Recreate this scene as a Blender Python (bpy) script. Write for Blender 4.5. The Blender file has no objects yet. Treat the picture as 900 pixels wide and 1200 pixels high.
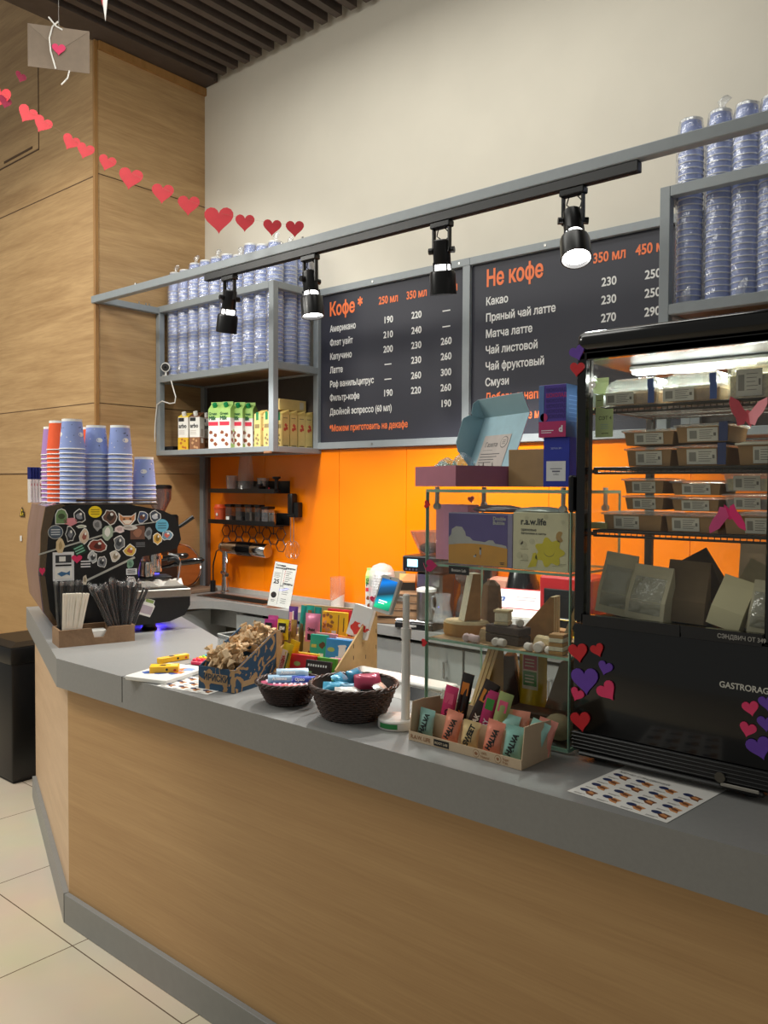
import bpy, bmesh, math, random
from mathutils import Matrix, Vector
from math import radians as R, pi, sin, cos, tan, atan2, hypot
random.seed(7)
SC = bpy.context.scene
COL = SC.collection

# ---------------------------------------------------------------- camera
F_PX, YAW, PIT, ROL, EYE = 968.46, 0.70834775, -0.03059207, 0.00527148, 1.51
_fw = Vector((-sin(YAW)*cos(PIT), cos(YAW)*cos(PIT), sin(PIT)))
_r0 = Vector((cos(YAW), sin(YAW), 0)); _u0 = _r0.cross(_fw)
_rt = _r0*cos(ROL) + _u0*sin(ROL); _up = -_r0*sin(ROL) + _u0*cos(ROL)
EYEV = Vector((0, 0, EYE))
camd = bpy.data.cameras.new('camera'); cam = bpy.data.objects.new('camera', camd); COL.objects.link(cam)
camd.sensor_fit = 'VERTICAL'; camd.sensor_height = 24.0; camd.sensor_width = 18.0
camd.lens = 24.0*F_PX/1200.0; camd.clip_start = 0.05
cam.matrix_world = Matrix(((_rt.x, _up.x, -_fw.x, 0), (_rt.y, _up.y, -_fw.y, 0), (_rt.z, _up.z, -_fw.z, EYE), (0, 0, 0, 1)))
SC.camera = cam

# ---------------------------------------------------------------- light and exposure
SC.view_settings.view_transform = 'Standard'; SC.view_settings.look = 'None'
SC.view_settings.gamma = 1.0; SC.view_settings.use_curve_mapping = False
SC.view_settings.exposure = 0.42
SC.cycles.transparent_max_bounces = 40
SC.cycles.max_bounces = 8
w = bpy.data.worlds.new('room_air'); SC.world = w; w.use_nodes = True
w.node_tree.nodes['Background'].inputs[0].default_value = (0.98, 0.97, 0.90, 1)
w.node_tree.nodes['Background'].inputs[1].default_value = 0.165
def area_light(name, loc, aim, sx, sy, power, col=(1, .95, .88)):
    l = bpy.data.lights.new(name, 'AREA'); l.shape = 'RECTANGLE'; l.size = sx; l.size_y = sy; l.energy = power; l.color = col
    o = bpy.data.objects.new(name, l); COL.objects.link(o); o.location = loc
    o.rotation_euler = (Vector(aim)-Vector(loc)).to_track_quat('-Z', 'Y').to_euler()
    return o
area_light('hall_ceiling_light', (-4.9, 0.0, 3.5), (-4.5, 0.6, 0), 1.6, 1.0, 58, (1, .97, .89))
area_light('hall_ceiling_light', (-2.6, 0.9, 3.7), (-2.7, 2.4, 1.4), 1.8, 0.8, 16, (1, .985, .91))
area_light('added_bar_fill', (-2.2, 2.3, 3.8), (-2.2, 2.6, 0), 2.6, 0.5, 17, (1, .985, .91))  # added unseen fill over the bar, brightens the white back wall
sl = bpy.data.lights.new('added_column_spot', 'SPOT'); sl.energy = 80; sl.spot_size = R(98); sl.spot_blend = .22; sl.shadow_soft_size = .12; sl.color = (1, .96, .87)  # added unseen spot; its cone edge leaves the column's upper left dark
so = bpy.data.objects.new('added_column_spot', sl); COL.objects.link(so); so.location = (-3.2, .3, 3.4)
so.rotation_euler = (Vector((-4.35, 2.2, 1.0))-Vector((-3.2, .3, 3.4))).to_track_quat('-Z', 'Y').to_euler()

# ---------------------------------------------------------------- places seen in the photograph
def ray(px, py):
    return _rt*((px-450)/F_PX) + _up*((600-py)/F_PX) + _fw
def at_z(px, py, z): d = ray(px, py); return EYEV + d*((z-EYE)/d.z)
def at_y(px, py, y): d = ray(px, py); return EYEV + d*(y/d.y)
def at_x(px, py, x): d = ray(px, py); return EYEV + d*(x/d.x)
def up_from(p, px, py):                      # height reached over the point p
    d = ray(px, py); t = (d.x*p.x+d.y*p.y)/(d.x*d.x+d.y*d.y); return EYE + t*d.z
def base(pa, pb, z):                         # two feet of one edge: middle, width, heading
    a, b = at_z(*pa, z), at_z(*pb, z); d = b-a
    return (a+b)/2, d.length, atan2(d.y, d.x)

# ---------------------------------------------------------------- materials
def rgb(r, g, b):
    f = lambda c: (c/255/12.92) if c/255 <= .04045 else ((c/255+.055)/1.055)**2.4
    return (f(r), f(g), f(b), 1)
_M = {}
def mat(name, col, rough=.5, metal=0.0, var=.06, scale=30, bump=0.0, emit=0.0, coat=0.0, alpha=1.0, spec=.5, bscale=None):
    if name in _M: return _M[name]
    m = bpy.data.materials.new(name); m.use_nodes = True; nt = m.node_tree; n = nt.nodes; k = nt.links
    p = n['Principled BSDF']
    p.inputs['Roughness'].default_value = rough; p.inputs['Metallic'].default_value = metal
    p.inputs['Coat Weight'].default_value = coat; p.inputs['Specular IOR Level'].default_value = spec
    p.inputs['Alpha'].default_value = alpha
    tc = n.new('ShaderNodeTexCoord'); nz = n.new('ShaderNodeTexNoise'); nz.inputs['Scale'].default_value = scale; nz.inputs['Detail'].default_value = 3
    k.new(tc.outputs['Object'], nz.inputs['Vector'])
    rp = n.new('ShaderNodeValToRGB')
    rp.color_ramp.elements[0].position = .3; rp.color_ramp.elements[1].position = .7
    rp.color_ramp.elements[0].color = tuple(c*(1-var) for c in col[:3])+(1,)
    rp.color_ramp.elements[1].color = tuple(min(1, c*(1+var)) for c in col[:3])+(1,)
    k.new(nz.outputs['Fac'], rp.inputs['Fac']); k.new(rp.outputs['Color'], p.inputs['Base Color'])
    if bump:
        b = n.new('ShaderNodeBump'); b.inputs['Strength'].default_value = bump; b.inputs['Distance'].default_value = .004
        if bscale:
            n2 = n.new('ShaderNodeTexNoise'); n2.inputs['Scale'].default_value = bscale; k.new(tc.outputs['Object'], n2.inputs['Vector']); k.new(n2.outputs['Fac'], b.inputs['Height'])
        else: k.new(nz.outputs['Fac'], b.inputs['Height'])
        k.new(b.outputs['Normal'], p.inputs['Normal'])
    if emit:
        k.new(rp.outputs['Color'], p.inputs['Emission Color']); p.inputs['Emission Strength'].default_value = emit
    _M[name] = m; return m
def wood(name, c1, c2, stretch=(1.5, 1.5, 14), rough=.45, fine=.25, scale=1.0, dist=1.2):
    if name in _M: return _M[name]
    m = bpy.data.materials.new(name); m.use_nodes = True; nt = m.node_tree; n = nt.nodes; k = nt.links
    p = n['Principled BSDF']; p.inputs['Roughness'].default_value = rough
    tc = n.new('ShaderNodeTexCoord'); mp = n.new('ShaderNodeMapping'); mp.inputs['Scale'].default_value = stretch
    k.new(tc.outputs['Object'], mp.inputs['Vector'])
    a = n.new('ShaderNodeTexNoise'); a.inputs['Scale'].default_value = scale; a.inputs['Detail'].default_value = 5; a.inputs['Distortion'].default_value = dist
    b = n.new('ShaderNodeTexNoise'); b.inputs['Scale'].default_value = scale*9; b.inputs['Detail'].default_value = 4
    k.new(mp.outputs['Vector'], a.inputs['Vector']); k.new(mp.outputs['Vector'], b.inputs['Vector'])
    mx = n.new('ShaderNodeMix'); mx.inputs['Factor'].default_value = fine
    k.new(a.outputs['Fac'], mx.inputs['A']); k.new(b.outputs['Fac'], mx.inputs['B'])
    rp = n.new('ShaderNodeValToRGB'); rp.color_ramp.elements[0].position = .34; rp.color_ramp.elements[1].position = .66
    rp.color_ramp.elements[0].color = c1; rp.color_ramp.elements[1].color = c2
    k.new(mx.outputs['Result'], rp.inputs['Fac']); k.new(rp.outputs['Color'], p.inputs['Base Color'])
    _M[name] = m; return m
def glass(name, tint=(1, 1, 1, 1), gloss=.08, rough=.02, fres=.35, bump=0.0, bscale=40, milky=0.0):
    """clear sheet: transparent, with a reflection that grows at glancing angles"""
    if name in _M: return _M[name]
    m = bpy.data.materials.new(name); m.use_nodes = True; nt = m.node_tree; n = nt.nodes; k = nt.links
    n.remove(n['Principled BSDF']); out = n['Material Output']
    t = n.new('ShaderNodeBsdfTransparent'); t.inputs[0].default_value = tint
    g = n.new('ShaderNodeBsdfGlossy'); g.inputs['Roughness'].default_value = rough
    lw = n.new('ShaderNodeLayerWeight'); lw.inputs['Blend'].default_value = .25
    ma = n.new('ShaderNodeMath'); ma.operation = 'MULTIPLY_ADD'; ma.inputs[1].default_value = fres; ma.inputs[2].default_value = gloss
    k.new(lw.outputs['Facing'], ma.inputs[0])
    mx = n.new('ShaderNodeMixShader'); k.new(ma.outputs[0], mx.inputs[0]); k.new(t.outputs[0], mx.inputs[1]); k.new(g.outputs[0], mx.inputs[2])
    last = mx
    if milky:
        d = n.new('ShaderNodeBsdfDiffuse'); d.inputs[0].default_value = (.9, .92, .95, 1)
        m2 = n.new('ShaderNodeMixShader'); m2.inputs[0].default_value = milky; k.new(mx.outputs[0], m2.inputs[1]); k.new(d.outputs[0], m2.inputs[2]); last = m2
    if bump:
        tc = n.new('ShaderNodeTexCoord'); nz = n.new('ShaderNodeTexNoise'); nz.inputs['Scale'].default_value = bscale
        nz.inputs['Detail'].default_value = 3; k.new(tc.outputs['Object'], nz.inputs['Vector'])
        b = n.new('ShaderNodeBump'); b.inputs['Strength'].default_value = bump; b.inputs['Distance'].default_value = .02
        k.new(nz.outputs['Fac'], b.inputs['Height']); k.new(b.outputs['Normal'], g.inputs['Normal']); k.new(b.outputs['Normal'], lw.inputs['Normal'])
    k.new(last.outputs[0], out.inputs['Surface'])
    _M[name] = m; return m
def hexc(h): return rgb(int(h[0:2], 16), int(h[2:4], 16), int(h[4:6], 16))
def pl(h, rough=.5, **kw): return mat('paint_'+h+('_%d' % round(rough*100)), hexc(h), rough, **kw)

# ---------------------------------------------------------------- mesh builder
T = lambda x=0, y=0, z=0: Matrix.Translation((x, y, z))
RX = lambda a: Matrix.Rotation(R(a), 4, 'X')
RY = lambda a: Matrix.Rotation(R(a), 4, 'Y')
RZ = lambda a: Matrix.Rotation(R(a), 4, 'Z')
FR = lambda x, y, z: T(x, y, z) @ RX(90)          # sheet standing upright, facing -Y
def SCL(a, b=None, c=None): return Matrix.Diagonal((a, a if b is None else b, a if c is None else c, 1))
class MB:
    def __init__(s): s.v = []; s.f = []; s.m = []
    def add(s, vs, fs, mi=0, M=None):
        o = len(s.v)
        s.v += [tuple(M @ Vector(v)) if M else tuple(v) for v in vs]
        flip = M is not None and M.determinant() < 0
        for f in fs:
            g = [i+o for i in f]; s.f.append(g[::-1] if flip else g); s.m.append(mi)
        return s
    def box(s, x0, x1, y0, y1, z0, z1, mi=0, M=None, b=0, seg=1):
        if b <= 0:
            return s.add([(x0, y0, z0), (x1, y0, z0), (x1, y1, z0), (x0, y1, z0), (x0, y0, z1), (x1, y0, z1), (x1, y1, z1), (x0, y1, z1)],
                  [(0, 3, 2, 1), (4, 5, 6, 7), (0, 1, 5, 4), (1, 2, 6, 5), (2, 3, 7, 6), (3, 0, 4, 7)], mi, M)
        bm = bmesh.new(); bmesh.ops.create_cube(bm, size=1)
        for v in bm.verts: v.co = Vector(((x0+x1)/2+v.co.x*(x1-x0), (y0+y1)/2+v.co.y*(y1-y0), (z0+z1)/2+v.co.z*(z1-z0)))
        b = min(b, .49*min(x1-x0, y1-y0, z1-z0))
        bmesh.ops.bevel(bm, geom=bm.edges[:], offset=b, segments=seg, affect='EDGES', profile=.5)
        bm.verts.index_update()
        s.add([v.co.copy() for v in bm.verts], [[v.index for v in f.verts] for f in bm.faces], mi, M); bm.free(); return s
    def prism(s, poly, z0, z1, mi=0, M=None, mi_side=None):
        n = len(poly)
        area = sum(poly[i][0]*poly[(i+1) % n][1]-poly[(i+1) % n][0]*poly[i][1] for i in range(n))
        if area < 0: poly = poly[::-1]
        s.add([(x, y, z0) for x, y in poly]+[(x, y, z1) for x, y in poly], [list(range(n))[::-1], list(range(n, 2*n))], mi, M)
        o = len(s.v)-2*n
        for i in range(n):
            j = (i+1) % n; f = [o+i, o+j, o+n+j, o+n+i]
            s.f.append(f[::-1] if (M is not None and M.determinant() < 0) else f); s.m.append(mi if mi_side is None else mi_side)
        return s
    def lathe(s, prof, seg=20, mi=0, M=None, mis=None, sx=1, sy=1, cap=True):
        n = len(prof); vs = [(r*cos(2*pi*i/seg)*sx, r*sin(2*pi*i/seg)*sy, z) for r, z in prof for i in range(seg)]
        for a in range(n-1):
            fs = [(a*seg+i, a*seg+(i+1) % seg, (a+1)*seg+(i+1) % seg, (a+1)*seg+i) for i in range(seg)]
            if a == 0: o = len(s.v); s.add(vs, [], mi, M)
            for f in fs: s.f.append([o+i for i in f]); s.m.append(mis[a] if mis else mi)
        if cap:
            if prof[0][0] > 1e-5: s.f.append([o+i for i in range(seg)][::-1]); s.m.append(mis[0] if mis else mi)
            if prof[-1][0] > 1e-5: s.f.append([o+(n-1)*seg+i for i in range(seg)]); s.m.append(mis[-1] if mis else mi)
        return s
    def cyl(s, r, z0, z1, seg=20, mi=0, M=None, r2=None): return s.lathe([(r, z0), (r if r2 is None else r2, z1)], seg, mi, M)
    def ball(s, r, mi=0, M=None, seg=14, rings=8):
        return s.lathe([(max(1e-6, r*sin(pi*i/rings)), -r*cos(pi*i/rings)) for i in range(rings+1)], seg, mi, M, cap=False)
    def tube(s, pts, r, seg=8, mi=0, M=None, closed=False):
        pts = [Vector(p) for p in pts]; n = len(pts); vs = []; nrm = None
        for i, p in enumerate(pts):
            if closed: d = pts[(i+1) % n]-pts[i-1]
            else: d = pts[min(i+1, n-1)]-pts[max(i-1, 0)]
            d.normalize()
            if nrm is None: nrm = d.orthogonal().normalized()
            nrm = (nrm-d*nrm.dot(d)); nrm = nrm.normalized() if nrm.length > 1e-6 else d.orthogonal().normalized()
            bn = d.cross(nrm); rr = r[i] if isinstance(r, (list, tuple)) else r
            vs += [p+(nrm*cos(2*pi*k/seg)+bn*sin(2*pi*k/seg))*rr for k in range(seg)]
        fs = []
        for i in range(n if closed else n-1):
            j = (i+1) % n
            fs += [(i*seg+k, i*seg+(k+1) % seg, j*seg+(k+1) % seg, j*seg+k) for k in range(seg)]
        if not closed: fs += [list(range(seg))[::-1], [(n-1)*seg+k for k in range(seg)]]
        return s.add(vs, fs, mi, M)
    def loft(s, rings, mi=0, M=None, cap=True):
        n = len(rings[0]); vs = [p for r in rings for p in r]; fs = []
        for a in range(len(rings)-1): fs += [(a*n+i, a*n+(i+1) % n, (a+1)*n+(i+1) % n, (a+1)*n+i) for i in range(n)]
        if cap: fs += [list(range(n))[::-1], [(len(rings)-1)*n+i for i in range(n)]]
        return s.add(vs, fs, mi, M)
    def mesh(s, name, mats, smooth=35, fix=False):
        me = bpy.data.meshes.new(name); me.from_pydata(s.v, [], s.f)
        for m in (mats if isinstance(mats, (list, tuple)) else [mats]): me.materials.append(m)
        me.polygons.foreach_set('material_index', s.m); me.polygons.foreach_set('use_smooth', [smooth > 0]*len(s.f)); me.update()
        if fix:
            bm = bmesh.new(); bm.from_mesh(me); bmesh.ops.recalc_face_normals(bm, faces=bm.faces[:]); bm.to_mesh(me); bm.free()
        if smooth: me.set_sharp_from_angle(angle=R(smooth))
        return me
    def build(s, name, mats, parent=None, smooth=35, loc=None, rz=0, fix=False, M=None):
        o = bpy.data.objects.new(name, s.mesh(name, mats, smooth, fix)); COL.objects.link(o)
        if parent: o.parent = parent
        if loc is not None: o.location = loc
        if rz: o.rotation_euler = (0, 0, rz)
        if M is not None: o.matrix_local = M
        return o
def tag(o, label=None, cat=None, group=None, kind=None):
    if label: o['label'] = label
    if cat: o['category'] = cat
    if group: o['group'] = group
    if kind: o['kind'] = kind
    return o
def thing(name, label, cat, loc=(0, 0, 0), rz=0, group=None, M=None):
    o = bpy.data.objects.new(name, None); COL.objects.link(o); o.empty_display_size = .05
    if M is not None: o.matrix_world = M
    else: o.location = loc; o.rotation_euler = (0, 0, rz)
    return tag(o, label, cat, group)
def dup(root, loc=None, rz=None, label=None, group=None, M=None):
    r = root.copy(); COL.objects.link(r)
    if M is not None: r.matrix_world = M
    if loc is not None: r.location = loc
    if rz is not None: r.rotation_euler = (0, 0, rz)
    if label: r['label'] = label
    if group: r['group'] = group
    for ch in list(root.children):
        c = ch.copy(); COL.objects.link(c); c.parent = r
        for g in list(ch.children):
            d = g.copy(); COL.objects.link(d); d.parent = c
    return r
def struct(o): o['kind'] = 'structure'; return o
_TXT = {}
from mathutils import geometry as _geo
def _outline(c):
    o = bpy.data.objects.new('lettering', c); COL.objects.link(o); bpy.context.view_layer.update()
    dg = bpy.context.evaluated_depsgraph_get(); ev = o.evaluated_get(dg); cu = ev.to_curve(dg)
    polys = []
    for sp in cu.splines:
        pts = []
        if sp.type == 'BEZIER':
            bp = sp.bezier_points; n = len(bp)
            for i in range(n):
                a, b = bp[i], bp[(i+1) % n]
                straight = (a.handle_right-a.co).cross(b.co-a.co).length < 1e-7 and (b.handle_left-b.co).cross(b.co-a.co).length < 1e-7
                if straight: pts.append(a.co.xy.copy())
                else: pts += [v.xy for v in _geo.interpolate_bezier(a.co, a.handle_right, b.handle_left, b.co, 5)[:-1]]
        else: pts = [p.co.xy.copy() for p in sp.points]
        q = []
        for v in pts:
            if not q or (v-q[-1]).length > 1e-5: q.append(v)
        if len(q) > 2 and (q[0]-q[-1]).length < 1e-5: q.pop()
        if len(q) > 2: polys.append(q)
    ev.to_curve_clear(); bpy.data.objects.remove(o); bpy.data.curves.remove(c)
    return polys
def _area(p): return sum(p[i-1].x*p[i].y-p[i].x*p[i-1].y for i in range(len(p)))/2
def _wind(v, p):
    r = 0
    for i in range(len(p)):
        a, b = p[i-1], p[i]
        if (a.y > v.y) != (b.y > v.y) and v.x < (b.x-a.x)*(v.y-a.y)/(b.y-a.y)+a.x: r += 1 if b.y > a.y else -1
    return r
def _grow(p, d):                       # moves a contour to its right-hand side
    out = []; n = len(p)
    for i in range(n):
        e0 = (p[i]-p[i-1]).normalized(); e1 = (p[(i+1) % n]-p[i]).normalized()
        n0 = Vector((e0.y, -e0.x)); n1 = Vector((e1.y, -e1.x)); m = n0+n1; l = m.length_squared
        out.append(p[i]+(m*(2*d/l) if l > .6 else n0*d))
    return out
def text_mb(mb, s, size, M, mi=0, bold=.0, align='LEFT', ext=.0004, sx=1.0):
    key = (s, bold, align)
    if key not in _TXT:
        c = bpy.data.curves.new('lettering', 'FONT'); c.body = s; c.size = 1; c.align_x = align
        polys = sorted(_outline(c), key=lambda p: min(v.x for v in p)); cl, end = [], -1e9
        for p in polys:                # contours of one letter, made to turn the same way
            if min(v.x for v in p) > end: cl.append([])
            cl[-1].append(p); end = max(end, max(v.x for v in p)) if len(cl[-1]) > 1 else max(v.x for v in p)
        polys = [p if sum(_area(q) for q in g) > 0 else p[::-1] for g in cl for p in g]
        loops = [_grow(p, bold) for p in polys]
        flat = [v for l in loops for v in l]; edges = []; o = 0
        for l in loops: edges += [(o+q, o+(q+1) % len(l)) for q in range(len(l))]; o += len(l)
        v2, _, tris, *_ = _geo.delaunay_2d_cdt(flat, edges, [], 0, 1e-6)
        bb = [(min(v.x for v in l), max(v.x for v in l), min(v.y for v in l), max(v.y for v in l), l) for l in loops]
        vs = [(v.x, v.y, 0) for v in v2]; fs = []
        for t in tris:
            c2 = (v2[t[0]]+v2[t[1]]+v2[t[2]])/3; wn = 0
            for x0, x1, y0, y1, l in bb:
                if x0 <= c2.x <= x1 and y0 <= c2.y <= y1: wn += _wind(c2, l)
            if wn: fs.append(tuple(t))
        _TXT[key] = (vs, fs)
    vs, fs = _TXT[key]
    return mb.add(vs, fs, mi, M @ T(0, 0, ext) @ SCL(size*sx, size, 1))
def heart2(w, n=26):
    p = []
    for i in range(n):
        t = 2*pi*i/n
        p.append((w/32*16*sin(t)**3, w/32*(13*cos(t)-5*cos(2*t)-2*cos(3*t)-cos(4*t))))
    return p
def ell(rx, ry, n=20, a0=0, a1=2*pi): return [(rx*cos(a0+(a1-a0)*i/n), ry*sin(a0+(a1-a0)*i/n)) for i in range(n)]
def rrect(x0, x1, y0, y1, r, n=4):
    p = []
    for cx, cy, a in ((x1-r, y0+r, -pi/2), (x1-r, y1-r, 0), (x0+r, y1-r, pi/2), (x0+r, y0+r, pi)):
        p += [(cx+r*cos(a+pi/2*i/n), cy+r*sin(a+pi/2*i/n)) for i in range(n+1)]
    return p
def blob(r, n=14, j=.18, seed=0):
    q = random.Random(seed); return [(r*(1+q.uniform(-j, j))*cos(2*pi*i/n), r*(1+q.uniform(-j, j))*sin(2*pi*i/n)) for i in range(n)]

# ---------------------------------------------------------------- common surfaces
GREY = mat('grey_worktop', rgb(140, 140, 138), .42, var=.03, scale=120)
FRAME = mat('grey_painted_steel', rgb(142, 149, 153), .4, var=.03)
BLACK = mat('black_plastic', rgb(16, 16, 17), .38, var=.1)
BLACKG = mat('black_gloss', rgb(9, 9, 10), .16, var=.1, coat=.2)
CHROME = mat('chrome', rgb(205, 205, 205), .14, 1.0, var=.02)
STEEL = mat('brushed_steel', rgb(165, 163, 158), .3, 1.0, var=.06, scale=60)
WHITE = mat('white_paper', rgb(232, 230, 224), .6, var=.02)
WHITEP = mat('white_plastic', rgb(228, 227, 222), .35, var=.02)
KRAFT = mat('kraft_card', rgb(178, 143, 100), .75, var=.07, scale=60)
RED = mat('red_card', rgb(200, 28, 38), .5)
PINKH = mat('pink_foam', rgb(226, 55, 105), .6)
PURPH = mat('purple_foam', rgb(100, 58, 165), .6)
INK = mat('black_ink', rgb(22, 22, 24), .6)
# ================================================================ the room
WALLX, COLY, WALLY, CEIL = -4.30, 2.506, 3.265, 4.01
m = bpy.data.materials.new('cream_floor_tiles'); m.use_nodes = True; _M['floor'] = m
nt = m.node_tree; n = nt.nodes; k = nt.links; p = n['Principled BSDF']; p.inputs['Roughness'].default_value = .22
tc = n.new('ShaderNodeTexCoord'); mp = n.new('ShaderNodeMapping'); mp.inputs['Location'].default_value = (2.504+.603*20, -1.364+.603*20, 0)
br = n.new('ShaderNodeTexBrick'); br.offset = 0; br.inputs['Scale'].default_value = 1; br.inputs['Brick Width'].default_value = .603; br.inputs['Row Height'].default_value = .603
br.inputs['Mortar Size'].default_value = .0022; br.inputs['Mortar Smooth'].default_value = .1
br.inputs['Color1'].default_value = rgb(232, 219, 196); br.inputs['Color2'].default_value = rgb(228, 214, 190); br.inputs['Mortar'].default_value = rgb(112, 92, 74)
k.new(tc.outputs['Object'], mp.inputs['Vector']); k.new(mp.outputs['Vector'], br.inputs['Vector'])
nz = n.new('ShaderNodeTexNoise'); nz.inputs['Scale'].default_value = 3; nz.inputs['Detail'].default_value = 5; k.new(tc.outputs['Object'], nz.inputs['Vector'])
mx = n.new('ShaderNodeMix'); mx.data_type = 'RGBA'; mx.blend_type = 'MULTIPLY'; mx.inputs['Factor'].default_value = .25
k.new(br.outputs['Color'], mx.inputs['A']); k.new(nz.outputs['Color'], mx.inputs['B']); k.new(mx.outputs['Result'], p.inputs['Base Color'])
struct(MB().box(-11, 2.5, -4, 3.4, -.1, 0).build('floor', m))
PAINT = mat('warm_white_paint', rgb(219, 213, 199), .8, var=.02, scale=5)
struct(MB().box(WALLX-.02, 2.5, WALLY, WALLY+.12, 0, CEIL+.3).build('wall_back', PAINT))
OAK = wood('oak_panel', rgb(166, 131, 88), rgb(198, 163, 116), (.8, .8, 11), .5, .35, 1.2, 1.1)
OAKP = wood('plain_oak_panel', rgb(180, 142, 92), rgb(192, 154, 104), (1.5, 1.5, 20), .5, .4)
SEAM = mat('dark_seam', rgb(88, 64, 40), .7)
c = MB()
c.box(-11, WALLX, COLY, WALLY+.1, 1.583, 5.0, 0, b=0)
c.box(-11, WALLX, COLY+.004, WALLY+.1, 0, 1.580, 1)
struct(c.build('wall_left', [OAK, OAKP], smooth=0))
s = MB()                                                   # joints of the panelling, corner strip and hatch
s.box(-11, WALLX+.001, COLY-.001, COLY+.01, 3.246, 3.252); s.box(WALLX-.01, WALLX+.001, COLY, WALLY, 3.264, 3.270)
s.box(-11, WALLX, COLY-.001, COLY+.01, 1.975, 1.980); s.box(-11, WALLX, COLY-.001, COLY+.01, 1.578, 1.584)
s.box(WALLX-.01, WALLX+.001, COLY, WALLY, 1.975, 1.980)
s.box(-5.6, -4.94, COLY-.0015, COLY+.01, 3.556, 3.566); s.box(-4.945, -4.935, COLY-.0015, COLY+.01, 3.556, 4.3)
s.box(-5.4, -5.02, COLY-.002, COLY+.01, 3.585, 3.600)
struct(s.build('trim_1', SEAM, smooth=0))
STRIP = wood('corner_strip_oak', rgb(150, 108, 58), rgb(176, 132, 78), (9, 9, 1.5), .5)
s = MB().box(WALLX-.012, WALLX+.006, COLY-.006, COLY+.018, 0, 4.0, b=.002)
s.box(WALLX+.002, WALLX+.02, COLY+.018, WALLY, 3.955, 4.0)
struct(s.build('trim_2', STRIP, smooth=0))
# slatted ceiling
DARK = mat('dark_stained_slat', rgb(80, 69, 63), .6, var=.12, scale=15); VOID = mat('black_ceiling_void', rgb(26, 28, 34), .8)
ce = MB().box(WALLX-.02, 2.5, .9, WALLY-.002, CEIL+.11, CEIL+.2, 0)
ce.box(WALLX-.02, WALLX+.13, .9, WALLY-.003, CEIL-.005, CEIL+.11, 1)
x = -4.155
while x < 1.4:
    ce.box(x-.022, x+.022, .9, WALLY-.045, CEIL-.012, CEIL+.06, 1); x += .1065
x = -4.10
for y in (1.5, 2.9): ce.box(WALLX+.1, 1.4, y-.03, y+.03, CEIL+.05, CEIL+.11, 0)
struct(ce.build('ceiling', [VOID, DARK], smooth=0))
# orange splashback with its joints
ORANGE = mat('orange_gloss_panel', rgb(252, 132, 4), .22, var=.015, scale=4, coat=.25)
s = MB()
xs = [-4.235, -3.72, -3.11, -2.64, -2.171, -1.828, -1.2, -.6, .6]
for a, b in zip(xs, xs[1:]): s.box(a+.0012, b-.0012, WALLY-.010, WALLY, .875, 1.712)
struct(s.build('trim_3', ORANGE, smooth=0))
BROWNP = wood('brown_post', rgb(92, 74, 66), rgb(112, 92, 82), (8, 8, 1), .5)
s = MB().box(-4.262, -4.236, WALLY-.03, WALLY, .86, 1.712, 1).box(-4.299, -4.262, WALLY-.045, WALLY, .86, 1.712, 0)
struct(s.build('trim_4', [FRAME, BROWNP], smooth=0))

# ================================================================ the bar counter
UV, NV = Vector((-.928, .374, 0)).normalized(), Vector((.374, .928, 0)).normalized()
K0 = Vector((-2.664, 1.40, 0))
def chf(s, t, z=0): q = K0+UV*s+NV*t; return Vector((q.x, q.y, z))       # along / into the slanted end
E1 = 1.335
TOP = .92
def counter_poly(front, back, end, xr=.9):
    a = chf(0, front); b2 = chf(0, back)
    def meet(off):                         # slanted line offset meets the straight one
        p0 = chf(0, off); y = 1.40+off; t = (y-p0.y)/UV.y; return (p0.x+UV.x*t, y)
    f0 = meet(front); g0 = meet(back); e0 = chf(end, front); e1 = chf(end, back)
    return [(xr, 1.40+front), f0, (e0.x, e0.y), (e1.x, e1.y), g0, (xr, 1.40+back)]
ct = thing('bar_counter', 'long grey topped bar counter with pale oak front and angled left end', 'counter', (-2.66, 1.42, 0))
CO = T(2.66, -1.42, 0)
PANEL = wood('pale_oak_front', rgb(180, 140, 92), rgb(197, 158, 108), (.7, .7, 20), .42, .4, 1.0, .4)
PANEL2 = wood('pale_oak_end', rgb(205, 172, 136), rgb(222, 190, 154), (1.1, 1.1, 14), .42, .35, 1.0, .6)
MB().prism(counter_poly(0, .60, E1), .823, TOP, 0, CO).build('worktop', GREY, ct, smooth=0)
j = MB().box(-2.262, -2.259, 1.3994, 2.0, .84, TOP+.0004, 0, CO); j.build('worktop_joint', INK, ct, smooth=0)
pb = counter_poly(.036, .05, E1-.02)
MB().box(pb[1][0], .9, 1.436, 1.456, .0, .823, 0, CO).build('front_panel', PANEL, ct, smooth=0)
q0 = pb[1]; q1 = pb[2]; q2 = pb[3]; q3 = pb[4]
MB().prism([q0, q1, q2, q3], .0, .823, 0, CO).build('end_panel', PANEL2, ct, smooth=0)
a = counter_poly(.57, .585, E1-.02)
MB().prism(a, .0, .823, 0, CO).build('inner_panel', FRAME, ct, smooth=0)
a = counter_poly(.018, .0358, E1-.04)
PLINTH = mat('grey_plinth', rgb(140, 141, 140), .4, var=.03)
MB().box(a[1][0]+.004, .9, 1.418, 1.4358, 0, .102, 0, CO, b=.0015).build('plinth', PLINTH, ct, smooth=0)
MB().prism([a[1], a[2], a[3], a[4]], 0, .102, 0, CO).build('plinth', PLINTH, ct, smooth=0)

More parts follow.
